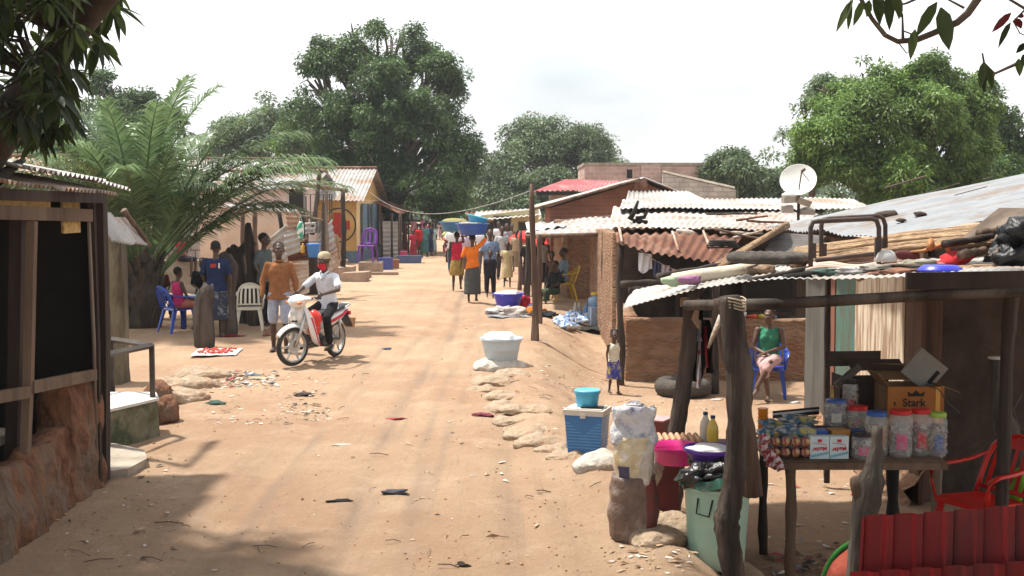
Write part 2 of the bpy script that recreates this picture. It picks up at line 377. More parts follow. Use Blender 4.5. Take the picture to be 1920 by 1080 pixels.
def tree(name, label, Y, base_px, lobes, leaf='mango', trunk_r=.35, n_per=70, L=.34, wd=.15, seed=0, group='big trees standing beyond the roofs', cat='tree', flush=(), clump_r=.55, limbs=True, dens=1., base=None, sparse=0.):
    """lobes: (px, py, radius_px, depth offset in m) at distance Y"""
    rnd = random.Random(seed); rng = np.random.default_rng(seed)
    if base is None:
        base = W(base_px, 385, Y); base.z = HG(base.x, Y)
    root = thing(name, label, cat, base, group=group)
    ppm = FPX/Y; cl = []; LB = []
    L *= .52; wd *= .52; n_per = int(n_per*1.5); clump_r *= .8; allb = []
    for lb in lobes:
        px, py, rp, dy = lb[:4]
        c = W(px, py, Y+dy); r = rp/ppm; LB.append((c, r)); allb.append((c, r*.92))
        for _ in range(4):
            d = Vector((rnd.gauss(0, 1), rnd.gauss(0, .8), rnd.gauss(0, .9)+.15)).normalized(); allb.append((c+d*r*rnd.uniform(.72, 1.0), r*rnd.uniform(.28, .5)))
    for c, r in allb:
        n = int(dens*11*(r/clump_r)**2*.62)+3; th = rnd.uniform(-.34, .02)
        for _ in range(n):
            d = Vector((rnd.gauss(0, 1), rnd.gauss(0, 1), rnd.gauss(0, 1)+.3)).normalized()
            q = rnd.uniform(.78, 1.0) if rnd.random() < .8 else rnd.uniform(.3, .8); k = 1+.3*mnoise.noise(d*1.8+c)
            p = c+Vector((d.x, d.y, d.z*.85))*r*q*k
            if mnoise.noise(p*(.55/clump_r*.5)+Vector((seed, 3, 0))) < th+sparse: continue
            if p.z < base.z+.8: continue
            cl.append((p.x, p.y, p.z, clump_r*rnd.uniform(.5, 1.3)))
    cl = np.array(cl)
    co, q = leaf_cloud(cl, n_per, L, wd, seed)
    npmesh('crown', co, q, LEAF[leaf], root)
    if flush:
        fc = []
        for px, py, rp, dy in flush:
            c = W(px, py, Y+dy); r = rp/ppm
            for _ in range(max(3, int(3*(r/clump_r)**2))):
                d = Vector((rnd.gauss(0, 1), rnd.gauss(0, 1), rnd.gauss(0, 1))).normalized()*r*rnd.random()**.4
                fc.append((*(c+d), clump_r*rnd.uniform(.5, .9)))
        co, q = leaf_cloud(fc, n_per, L, wd, seed+5); npmesh('new_leaves', co, q, LEAF['flush'], root, )
    tb = MB(); top = sum((c for c, r in LB), Vector())/len(LB)
    fork = base.lerp(top, .42); fork.x = base.x*.7+top.x*.3
    tb.pole(base-Vector((0, 0, .15)), fork, trunk_r, trunk_r*.75, bend=.04, n=12, seg=8)
    lm = MB()
    for c, r in LB:
        if not limbs: break
        mid = fork.lerp(c, .55)+Vector((rnd.uniform(-.4, .4), rnd.uniform(-.4, .4), rnd.uniform(-.5, .2)))
        lm.tube([fork-Vector((0, 0, .2)), fork.lerp(mid, .5)+Vector((0, 0, rnd.uniform(-.1, .3))), mid, c], [trunk_r*.5, trunk_r*.38, trunk_r*.28, trunk_r*.12], 7)
        for _ in range(5):
            d = Vector((rnd.gauss(0, 1), rnd.gauss(0, 1), rnd.gauss(0, .7)+.3)).normalized()*r*.9
            lm.tube([mid.lerp(c, .6), c+d*.5+Vector((0, 0, .1)), c+d], [trunk_r*.16, trunk_r*.1, trunk_r*.04], 5)
    tb.build('trunk', bark, root, True, world=True)
    if limbs: lm.build('limb', bark, root, True, world=True)
    return root
tree('mango_tree', 'tallest dark green mango tree, crown rising behind the red cross house', 62, 742,
     [(600, 118, 36, 0), (662, 72, 34, 0), (805, 135, 46, 0), (835, 165, 34, 1), (590, 150, 36, 0), (845, 225, 40, 0), (700, 150, 60, -1), (700, 100, 62, 0), (640, 125, 55, 1), (765, 115, 55, 1), (735, 75, 38, 0), (610, 180, 50, -1), (690, 190, 75, -2), (790, 175, 62, -1), (838, 200, 38, 0), (600, 250, 60, -1), (680, 270, 80, -2),
      (780, 260, 80, -2), (850, 290, 52, 0), (620, 320, 60, 0), (700, 350, 65, -2), (790, 345, 75, -3), (850, 350, 45, -1), (575, 220, 42, 1), (560, 290, 40, 2), (745, 390, 50, -1), (815, 395, 40, -2)],
     'dark', .5, 90, .36, .15, 1, clump_r=.62, dens=.8, sparse=.17)
tree('bushy_tree', 'light green bushy tree between the palm and the tallest mango', 70, 590, [(575, 245, 40, 0), (560, 215, 25, 0), (610, 260, 35, 0), (545, 280, 35, 0)], 'bright', .3, 80, .36, .16, 2, clump_r=.6)
tree('mango_tree', 'rounded mango tree beyond the block building, mid picture', 85, 1045,
     [(1040, 265, 48, 0), (985, 255, 40, 1), (1095, 270, 45, 1), (1135, 290, 32, 2), (1010, 300, 55, -1), (1075, 310, 60, 0), (960, 300, 35, 1), (940, 340, 50, -2), (1010, 350, 55, -3), (1090, 345, 50, 0), (905, 350, 35, 0), (970, 385, 50, -3), (1150, 320, 25, 3)],
     'pale', .5, 70, .45, .2, 3, clump_r=.85)
tree('mango_tree', 'broad bright green mango tree behind the long grey roof at right', 40, 1690,
     [(1690, 165, 48, 0), (1620, 155, 40, 0), (1740, 145, 40, 0), (1790, 165, 42, 0), (1560, 190, 42, 0), (1640, 215, 62, -1), (1740, 215, 66, -1), (1820, 220, 45, 0), (1570, 260, 62, -1), (1660, 290, 75, -1), (1760, 290, 72, 0), (1830, 280, 45, 0), (1600, 330, 55, -1), (1700, 355, 62, -1), (1800, 345, 58, 0), (1525, 310, 40, 0)],
     'bright', .35, 84, .27, .105, 4, clump_r=.42, dens=.9, sparse=-.02)
tree('mango_tree', 'thin airy mango branch crown leaning left of the broad bright tree', 42, 1530,
     [(1500, 195, 26, 0), (1535, 170, 22, 0), (1495, 250, 24, 0), (1530, 225, 20, 0), (1550, 150, 16, 0), (1490, 280, 15, 0)], 'pale', .14, 40, .26, .1, 5, clump_r=.32, dens=.5, sparse=.25)
tree('shrubby_tree', 'round green tree left of the broad mango, above the satellite dish', 60, 1385,
     [(1385, 300, 35, 0), (1420, 315, 35, 0), (1355, 320, 30, 0), (1390, 345, 45, -1), (1440, 350, 40, 0), (1480, 355, 40, 0)], 'pale', .3, 70, .4, .17, 6, clump_r=.6)
tree('mango_tree', 'darker tree at the right edge beyond the grey roof', 46, 1900, [(1905, 250, 45, 0), (1880, 290, 45, 0), (1930, 300, 60, 0), (1860, 330, 50, -1), (1915, 360, 50, 0), (1850, 215, 24, 0), (1838, 175, 22, 0)], 'dark', .3, 70, .3, .12, 7, clump_r=.5, sparse=.1)
tree('roadside_tree', 'low dark tree closing the far end of the street', 118, 840, [(810, 350, 30, 0), (850, 375, 28, 0), (880, 345, 35, 0), (830, 395, 20, 2), (780, 380, 25, 0), (905, 380, 26, 0), (865, 400, 16, 2)], 'pale', .4, 60, .6, .26, 8, clump_r=1.1)
tree('roadside_tree', 'dark tree behind the cream stall at the street end', 95, 970, [(960, 375, 30, 0), (925, 395, 22, 0), (1000, 370, 35, 0), (890, 398, 16, 0)], 'dark', .4, 60, .5, .22, 9, clump_r=.9)
tree('leafy_tree', 'hazy tree behind the palm, left of the bushy tree', 80, 480, [(500, 230, 45, 0), (450, 250, 50, 0), (530, 250, 35, 0), (400, 270, 50, 0), (470, 285, 55, 0)], 'pale', .4, 60, .45, .2, 10, clump_r=.8)
tree('leafy_tree', 'dark round tree behind the palm fronds at left', 60, 240, [(200, 190, 45, 0), (250, 200, 45, 0), (160, 230, 50, 0), (300, 240, 40, 0), (230, 260, 60, 0), (120, 280, 60, 0), (60, 290, 60, 0)], 'dark', .4, 60, .4, .17, 11, clump_r=.6)
# far wood line
def far_wood():
    rnd = random.Random(3); cl = []
    for i in range(420):
        a = rnd.uniform(-62, 62); y = rnd.uniform(150, 175); h = 3.0+1.6*mnoise.noise(Vector((a*.05, 0, 0)))
        cl.append((a*1.15, y, rnd.uniform(.5, h+2.2), rnd.uniform(1.2, 2.2)))
    co, q = leaf_cloud(cl, 60, 1.2, .5, 12)
    o = npmesh('distant_wood', co, q, LEAF['pale'], origin=(0, 160, 0)); tag(o, 'line of distant trees beyond the settlement', 'woodland', kind='stuff')
far_wood()
# ---- palm
def palm():
    rnd = random.Random(11); bc = G(268, 632); bc.y = 23.5; bc = Vector((W(262, 400, 23.5).x, 23.5, 0)); bc.z = HG(bc.x, bc.y)
    root = thing('oil_palm', 'shaggy green oil palm with arching fronds behind the left shack', 'palm tree', bc)
    t = MB(); top = bc+Vector((0, 0, 1.45))
    prof = [(.34, 0), (.40, .25), (.36, .5), (.42, .8), (.34, 1.1), (.30, 1.5)]
    t.lathe([(r, z-.1) for r, z in prof], bc, 16)
    t.build('trunk', barkd, root, True, world=True)
    st = MB()
    for i in range(70):
        a = i*2.4; z = .1+1.3*(i/70); p = bc+Vector((math.cos(a)*.33, math.sin(a)*.33, z))
        st.box(p+Vector((math.cos(a)*.06, math.sin(a)*.06, .1)), (.05, .14, .3), (0, R(22), a), .6)
    st.build('old_frond_stub', barkd, root, world=True)
    fr = []
    N = 35
    spec = []
    for i in range(N):
        a = i*2.39996+rnd.uniform(-.2, .2); e = 84-44*(i/N)**.8+rnd.uniform(-6, 6)
        Lf = rnd.uniform(3.3, 4.2)
        if math.sin(a) < -.45 and e < 62: e = 62+rnd.uniform(-4, 8); Lf *= .85
        spec.append((a, e, Lf))
    spec += [(-.1, 52, 4.5), (.15, 46, 4.5), (.05, 62, 4.3), (-.2, 48, 4.5), (math.pi+.2, 50, 4.3), (math.pi-.3, 42, 4.3), (math.pi-.05, 60, 4.2), (.02, 71, 4.2), (2.6, 48, 4.0), (.5, 50, 4.2), (3.5, 62, 4.0)]
    for k, (a, e, Lf) in enumerate(spec):
        hd = Vector((math.cos(a), math.sin(a), 0)); E = R(max(e, 4)); pts = []; n = 22
        g = 1.0 if e < 66 else .75
        p = top+hd*.15+Vector((0, 0, rnd.uniform(-.7, -.2))); ang = E
        for i in range(n+1):
            pts.append(p.copy()); p = p+(hd*math.cos(ang)+Vector((0, 0, math.sin(ang))))*(Lf/n); ang -= g*(i/n)**1.1*1.9/n*1.4
        rb = MB(); rb.tube(pts, [.035-.03*i/n for i in range(n+1)], 5)
        stem = rb.build('frond', LEAF['palm'], root, True, world=True)
        V = []; Q = []
        side = hd.cross(Vector((0, 0, 1))).normalized(); lift = rnd.uniform(.1, .4)
        for i in range(74):
            t = .30+.70*i/74; f = t*n; j = min(int(f), n-1); q = pts[j].lerp(pts[j+1], f-j); tg = (pts[j+1]-pts[j]).normalized(); upv = side.cross(tg).normalized()*-1
            if upv.z < 0: upv = -upv
            ll = .66*math.sin(math.pi*min(1, .02+t*.93))**.7+.10
            for sgn in (-1, 1):
                l1 = ll*rnd.uniform(.8, 1.1)
                d = (side*sgn*.85+tg*(.55+.5*t)+upv*(lift+rnd.uniform(-.28, .28))).normalized()
                w = upv.cross(d).normalized()*.0165; w = w+upv*rnd.uniform(-.006, .006)
                b = q; m_ = q+d*l1*.5-Vector((0, 0, .05*l1)); e_ = q+d*l1*.98-Vector((0, 0, .34*l1+rnd.uniform(0, .08)))
                o = len(V); V += [b-w*.6, b+w*.6, m_+w, m_-w, e_+w*.15, e_-w*.15]; Q += [(o, o+1, o+2, o+3), (o+3, o+2, o+4, o+5)]
        npmesh('leaflet', np.array([tuple(v) for v in V]), np.array(Q), LEAF['palm'], root)
        if True:
            # one mesh per frond: merge stem and leaflets
            pass
palm()
# ---- foreground mango: trunk leaning across the top left corner, leaves close to the lens
def big_leaf(V, Q, p, d, nrm, l, w, rnd):
    """a folded lance-shaped leaf, two halves, three segments"""
    d = d.normalized(); s = d.cross(nrm).normalized(); nn = s.cross(d)
    o = len(V); prev = None
    prof = [(0, .1), (.25, .85), (.55, 1), (.8, .62), (1, .04)]; curl = rnd.uniform(.05, .35)
    for t, k in prof:
        c = p+d*l*t-Vector((0, 0, 1))*l*curl*t*t; V += [c-s*w*.5*k+nn*w*.12*k, c, c+s*w*.5*k+nn*w*.12*k]
    for i in range(len(prof)-1):
        a = o+i*3; Q += [(a, a+1, a+4, a+3), (a+1, a+2, a+5, a+4)]
def rosette(V, Q, p, ax, rnd, n=9, l=.17, w=.038):
    for k in range(n):
        a = k*2.4+rnd.random(); o = ax.orthogonal().normalized(); o2 = ax.cross(o)
        d = ax*rnd.uniform(.1, .7)+(o*math.cos(a)+o2*math.sin(a))+Vector((0, 0, -rnd.uniform(.3, 1.1)))
        big_leaf(V, Q, p+d*.02, d, Vector((rnd.uniform(-.5, .5), rnd.uniform(-.5, .5), 1)), l*rnd.uniform(.6, 1.15), w*rnd.uniform(.8, 1.2), rnd)
leafnear = leafmat('near_mango_leaf', (.075, .11, .028), (.025, .042, .014), .4)
LEAF['near'] = leafnear
def left_mango():
    rnd = random.Random(5); base = Vector((-5.4, 8.2, HG(-5.4, 8.2)))
    root = thing('mango_tree', 'dark leaning mango trunk with drooping leaves over the top left corner', 'tree', base)
    Yt = 8.6
    P = [base-Vector((0, 0, .1)), Vector((-5.2, 8.3, 1.2)), W(-110, 400, Yt), W(-10, 258, Yt), W(70, 150, Yt), W(125, 70, Yt), W(195, -20, Yt-.2), W(290, -160, Yt-.6), W(420, -330, Yt-1)]
    t = MB(); t.tube(P, [.26, .2, .17, .15, .12, .115, .115, .10, .06], 12, jit=.06)
    t.build('trunk', barkd, root, True, world=True)
    br = MB(); V = []; Q = []
    ends = []
    for i in range(680):
        if i < 330:   # leaves seen in the corner
            px = rnd.uniform(-80, 215); py = rnd.uniform(-90, 250)
            if px > 130 and py > 120: continue
            if px > 178 and py > 85: continue
            if px < 130 and py > 205: continue
            if mnoise.noise(Vector((px*.026, py*.026, 4))) > -.02: continue
            p = W(px, py, Yt+rnd.uniform(-1.0, .8))
        else:         # the crown above, outside the picture; shades the shack and street corner
            p = Vector((rnd.gauss(-4.4, 1.4), rnd.gauss(5.6, 1.4), rnd.uniform(4.0, 6.8)))
            if p.z < CH+ (p.y)*.175+.15: continue
        ends.append(p)
    joints = P[3:]
    for p in ends:
        j = min(joints, key=lambda q: (q-p).length)
        m_ = j.lerp(p, .5)+Vector((rnd.uniform(-.15, .15), rnd.uniform(-.1, .1), .12))
        br.tube([j, m_, p], [.018, .011, .006], 4)
        rosette(V, Q, p, (p-m_).normalized(), rnd, 9, .115 if i < 330 else .2, .030 if i < 330 else .055)
    for px, py in [(45, 225), (80, 215), (100, 235), (75, 250), (95, 240), (110, 235), (60, 240), (130, 225), (20, 220)]:
        p = W(px, py, Yt-.3); rosette(V, Q, p, Vector((0, 0, -1)), rnd, 9, .17, .036); br.tube([joints[0], p.lerp(joints[0], .4)+Vector((0, 0, .2)), p], [.015, .01, .006], 4)
    br.build('twig', barkd, root, world=True)
    npmesh('crown', np.array([tuple(v) for v in V]), np.array(Q), leafnear, root)
left_mango()
def right_mango():
    rnd = random.Random(9); base = Vector((5.2, 2.2, HG(5.2, 2.2)))
    root = thing('mango_tree', 'thin bare mango twigs with a few hanging leaves, top right corner', 'tree', base)
    t = MB(); P = [base-Vector((0, 0, .1)), Vector((5.1, 2.4, 1.6)), Vector((4.6, 3.0, 3.2)), Vector((3.8, 3.8, 4.2)), Vector((3.2, 4.4, 4.6))]
    t.tube(P, [.24, .2, .16, .1, .05], 12, jit=.05); t.build('trunk', barkd, root, True, world=True)
    br = MB(); Yb = 4.6; V = []; Q = []; V2 = []; Q2 = []
    def path(pts, r0, r1, Y=Yb): w = [W(x, y, Y+random.uniform(-.03, .03)) for x, y in pts]; n = len(w); br.tube(w, [r0+(r1-r0)*i/(n-1) for i in range(n)], 6, jit=.1); return w
    a = path([(1990, -170), (1900, -80), (1835, -5), (1815, 25), (1795, 42), (1750, 62), (1720, 74), (1683, 78), (1660, 66), (1635, 35), (1615, 0), (1600, -50)], .016, .007)
    br.tube([P[-1], a[0]], [.03, .016], 6)
    path([(1693, 73), (1692, 25)], .006, .003); path([(1715, 66), (1694, 58)], .003, .003); path([(1808, 15), (1770, -5)], .005, .003); path([(1683, 78), (1700, 100), (1708, 95)], .003, .001)
    b = path([(2010, 20), (1960, 80), (1925, 112), (1905, 120), (1865, 138), (1845, 118), (1842, 100)], .010, .003); br.tube([P[-1], b[0]], [.02, .01], 6)
    path([(1865, 138), (1860, 155)], .003, .002); path([(1865, 138), (1840, 140), (1833, 132)], .003, .002)
    c = path([(2010, 60), (1960, 20), (1920, 15), (1888, -4), (1880, -10)], .008, .004); path([(1920, 20), (1900, 40), (1912, 62), (1925, 68)], .004, .002); br.tube([P[-1], c[0]], [.02, .008], 6)
    path([(1740, -12), (1700, 6), (1686, 10)], .006, .003)
    def lf(x0, y0, x1, y1, w, red=False, face=.9):
        p, q = W(x0, y0, Yb), W(x1, y1, Yb-.02); d = q-p; A, B = (V2, Q2) if red else (V, Q)
        big_leaf(A, B, p, d, Vector((rnd.uniform(-.3, .3), -face, .25)), d.length, w, rnd)
    for z in [(1757, 4, 1718, 58, .042), (1716, 55, 1707, 98, .034), (1764, 14, 1780, 80, .062), (1630, 0, 1625, 30, .03), (1620, 0, 1600, 38, .03), (1600, -2, 1568, 50, .028), (1595, 0, 1590, 48, .022), (1640, -12, 1650, 42, .04), (1655, -5, 1648, 40, .03),
              (1665, -10, 1668, 40, .04), (1672, -12, 1690, 22, .045), (1682, -12, 1686, 26, .03), (1845, 115, 1838, 160, .03), (1850, 125, 1860, 158, .028), (1843, 120, 1845, 172, .024), (1856, 130, 1862, 160, .02), (1910, 110, 1912, 135, .03), (1895, 42, 1872, 76, .022), (1640, 0, 1655, 28, .03),
              (1925, 82, 1905, 94, .025), (1925, 100, 1918, 120, .03)]: lf(*z)
    for z in [(1896, 24, 1860, 56, .028, True), (1903, 34, 1915, 52, .032, True), (1920, 30, 1908, 26, .02, True)]: lf(*z)
    # crown overhead, outside the picture: shades the stall in front
    for i in range(1700):
        p = Vector((rnd.gauss(3.9, 2.2), rnd.gauss(2.4, 3.2), rnd.uniform(3.9, 6.4)))
        if p.z < CH+p.y*.18+.25: continue
        br.tube([P[3], P[3].lerp(p, .5)+Vector((0, 0, .2)), p], [.02, .012, .006], 4)
        rosette(V, Q, p, (p-P[3]).normalized(), rnd, 10, .2, .055)
    br.build('twig', bark, root, world=True)
    npmesh('crown', np.array([tuple(v) for v in V]), np.array(Q), leafnear, root)
    npmesh('red_leaf', np.array([tuple(v) for v in V2]), np.array(Q2), leafmat('red_leaf', (.22, .03, .03), (.10, .02, .02)), root)
right_mango()
# ---------------------------------------------------------------- building materials
M = {}
M['mud'] = mat('red_mud', (.22, .10, .05), .95, (.105, .045, .026), 6, bumpy=1., bscale=13, c3=(.15, .105, .075), bdist=.09, stretch=(1, 1, .6))
M['mudtan'] = mat('tan_mud', (.33, .205, .125), .95, (.20, .115, .068), 3.2, bumpy=1., bscale=11, c3=(.25, .12, .065), stretch=(1, 1, 2.2), bdist=.08)
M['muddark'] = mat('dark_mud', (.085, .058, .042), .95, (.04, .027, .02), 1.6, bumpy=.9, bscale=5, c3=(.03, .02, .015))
M['concrete'] = mat('old_concrete', (.36, .31, .25), .9, (.22, .18, .14), 3, bumpy=.6)
M['moss'] = mat('mossy_concrete', (.20, .18, .12), .95, (.075, .075, .04), 4, bumpy=.9, bscale=10, c3=(.05, .06, .03))
M['tile'] = mat('worn_tile', (.62, .60, .55), .5, (.48, .46, .42), 3)
M['beige'] = mat('beige_plaster', (.56, .43, .32), .9, (.44, .32, .24), 1.2, bumpy=.4, c3=(.48, .40, .34))
M['pinkish'] = mat('pinkish_plaster', (.60, .50, .44), .9, (.47, .37, .33), 1.2, bumpy=.3)
M['yellow'] = mat('yellow_paint', (.55, .34, .11), .8, (.44, .26, .08), 1.5, bumpy=.2, c3=(.48, .34, .18))
M['yellowpale'] = mat('pale_yellow_paint', (.66, .50, .26), .8, (.54, .38, .18), 1.5, bumpy=.2)
M['bluepaint'] = mat('blue_paint', (.07, .14, .21), .7, (.13, .17, .2), 4)
M['redpaint'] = mat('red_paint', (.42, .035, .02), .7, (.3, .03, .02), 4)
M['blackpaint'] = mat('black_paint', (.02, .02, .02), .7)
M['roofw'] = mat('weathered_zinc', (.41, .405, .39), .5, (.29, .275, .26), 2.2, metal=.15, c3=(.29, .19, .13), bumpy=.1, bscale=4)
M['roofg'] = mat('grey_zinc', (.50, .49, .47), .5, (.36, .34, .32), 1.5, metal=.2, c3=(.33, .24, .18))
M['rust'] = mat('rusted_zinc', (.15, .056, .028), .85, (.085, .032, .018), 3, c3=(.22, .12, .08), bumpy=.2)
M['rustpale'] = mat('pale_rusty_zinc', (.42, .31, .23), .75, (.28, .15, .09), 3, c3=(.48, .45, .40), bumpy=.2)
M['redroof'] = mat('red_painted_zinc', (.45, .10, .10), .55, (.34, .08, .09), 3, c3=(.50, .20, .18))
M['plank'] = wood('worn_plank', (.16, .105, .07), (.08, .05, .032))
M['plankdk'] = wood('dark_plank', (.055, .036, .026), (.022, .014, .011))
M['polebrown'] = wood('brown_pole', (.16, .10, .068), (.06, .036, .026), c3=(.21, .16, .12))
M['poledk'] = wood('dark_pole', (.055, .04, .03), (.022, .016, .013), c3=(.095, .075, .06))
M['osb'] = mat('chipboard', (.48, .32, .13), .9, (.30, .18, .06), 22, detail=3)
M['black'] = mat('black_and_unlit_interior', (.02, .017, .014), .95)  # near-black colour stands in for unlit interiors; also plain black goods
M['steel'] = mat('dull_steel', (.085, .072, .06), .55, (.045, .036, .03), 6, metal=.4)
M['blockpink'] = mat('pink_block_masonry', (.46, .33, .27), .9, (.36, .25, .2), 3, bumpy=.4)
M['blockgrey'] = mat('grey_block_masonry', (.38, .35, .31), .9, (.28, .26, .23), 3, bumpy=.4)
M['bag'] = mat('woven_sack', (.37, .285, .20), .9, (.27, .195, .13), 9, bumpy=1., bscale=20, c3=(.27, .165, .10))
M['bagwhite'] = mat('white_woven_sack', (.50, .47, .42), .8, (.37, .33, .28), 8, bumpy=.8, bscale=22, c3=(.36, .27, .19))
def brickmat(name, c, c2, mortar, w, h):
    m = bpy.data.materials.new(name); m.use_nodes = True; n = m.node_tree.nodes; l = m.node_tree.links
    b = n['Principled BSDF']; b.inputs['Roughness'].default_value = .92
    tcx = n.new('ShaderNodeTexCoord'); mpx = n.new('ShaderNodeMapping'); mpx.inputs['Rotation'].default_value = (math.pi/2, 0, 0)
    l.new(tcx.outputs['Object'], mpx.inputs[0])
    bt = n.new('ShaderNodeTexBrick'); bt.inputs['Scale'].default_value = 1; bt.inputs['Brick Width'].default_value = w; bt.inputs['Row Height'].default_value = h
    bt.inputs['Mortar Size'].default_value = h*.07; bt.inputs['Color1'].default_value = (*c, 1); bt.inputs['Color2'].default_value = (*c2, 1); bt.inputs['Mortar'].default_value = (*mortar, 1)
    l.new(mpx.outputs[0], bt.inputs['Vector'])
    t = n.new('ShaderNodeTexNoise'); t.inputs['Scale'].default_value = 1.2; t.inputs['Detail'].default_value = 6; l.new(tcx.outputs['Object'], t.inputs['Vector'])
    mr = n.new('ShaderNodeMapRange'); mr.inputs[1].default_value = .3; mr.inputs[2].default_value = .7; mr.inputs[3].default_value = .7; mr.inputs[4].default_value = 1.2; l.new(t.outputs['Fac'], mr.inputs[0])
    hs = n.new('ShaderNodeHueSaturation'); l.new(bt.outputs['Color'], hs.inputs['Color']); l.new(mr.outputs[0], hs.inputs['Value']); l.new(hs.outputs[0], b.inputs['Base Color'])
    bp = n.new('ShaderNodeBump'); bp.inputs['Strength'].default_value = .6; bp.inputs['Distance'].default_value = .02; bp.invert = True
    l.new(bt.outputs['Fac'], bp.inputs['Height']); l.new(bp.outputs[0], b.inputs['Normal'])
    return m
M['brickpink'] = brickmat('pink_blocks', (.45, .31, .26), (.38, .25, .21), (.52, .40, .34), .42, .21)
M['brickgrey'] = brickmat('grey_blocks', (.42, .38, .33), (.34, .31, .27), (.26, .23, .2), .42, .21)
M['bricklattice'] = brickmat('lattice_blocks', (.36, .30, .26), (.30, .25, .22), (.12, .10, .09), .26, .26)
M['brickred'] = brickmat('earth_bricks', (.24, .10, .06), (.19, .075, .045), (.28, .14, .09), .3, .12)
def corr(mb, a, b, c, d, pitch=.09, amp=.018, sag=.03, seed=0, rag=0., nv=6):
    """corrugated sheet with corners a-b (across the waves), d-c the far edge; ridges run a->d"""
    a, b, c, d = map(Vector, (a, b, c, d)); wlen = (b-a).length; nw = max(2, int(wlen/pitch)); nu = nw*6
    nrm = (b-a).cross(d-a).normalized()
    if nrm.z < 0: nrm = -nrm
    sheets = max(1, round(wlen/.75))
    def f(u, v):
        k = min(sheets-1, int(u*sheets)); rr = random.Random(seed*97+k)
        r0, r1 = rr.uniform(-rag, rag), rr.uniform(-rag, rag); L = (d-a).length
        vv = v+((r0/L)*(1-v)+(r1/L)*v)
        p = a.lerp(b, u).lerp(d.lerp(c, u), vv)
        n_ = mnoise.noise(Vector((p.x*.9, p.y*.9, p.z+seed)))
        return p+nrm*(amp*math.sin(2*math.pi*nw*u)+sag*n_+(.006*(k % 2)))
    return mb.sheet(f, nu, nv)
def wall(mb, p, q, z0, z1, th=.18, z1b=None, rough=0.):
    """upright wall between ground points p and q"""
    p, q = Vector((p[0], p[1], 0)), Vector((q[0], q[1], 0)); n_ = (q-p).normalized().cross(Vector((0, 0, 1)))*th/2
    z1b = z1 if z1b is None else z1b
    if not rough:
        vs = [p+n_+Vector((0, 0, z0)), q+n_+Vector((0, 0, z0)), q-n_+Vector((0, 0, z0)), p-n_+Vector((0, 0, z0)), p+n_+Vector((0, 0, z1)), q+n_+Vector((0, 0, z1b)), q-n_+Vector((0, 0, z1b)), p-n_+Vector((0, 0, z1))]
        return mb.add(vs, [(3, 2, 1, 0), (4, 5, 6, 7), (0, 1, 5, 4), (1, 2, 6, 5), (2, 3, 7, 6), (3, 0, 4, 7)])
    L = (q-p).length; nu = max(2, int(L/.05)); nv = max(2, int((z1-z0)/.05))
    def ring(u):
        out = []; pp = p.lerp(q, u); zt = z1+(z1b-z1)*u+rough*.8*mnoise.noise(Vector((u*L*2.3, 5, z1)))
        for side in (1, -1):
            for j in range(nv+1):
                v = j/nv if side == 1 else 1-j/nv; z = z0+(zt-z0)*v
                o = rough*mnoise.noise(Vector((pp.x*3, pp.y*3, z*3)))+rough*.8*mnoise.noise(Vector((pp.x*9, pp.y*9, z*6)))-rough*.6*abs(mnoise.noise(Vector((pp.x*14, pp.y*14, z*4))))
                k = 1-.28*v**6 if rough > .02 else 1
                out.append(pp+n_*side*(k)+n_.normalized()*side*(o+.35*rough*(1-v)**3*2)+Vector((0, 0, z)))
        return out
    return mb.rings([ring(i/nu) for i in range(nu+1)])
def zg(p, d=.1): return HG(p[0], p[1])-d
V3 = Vector
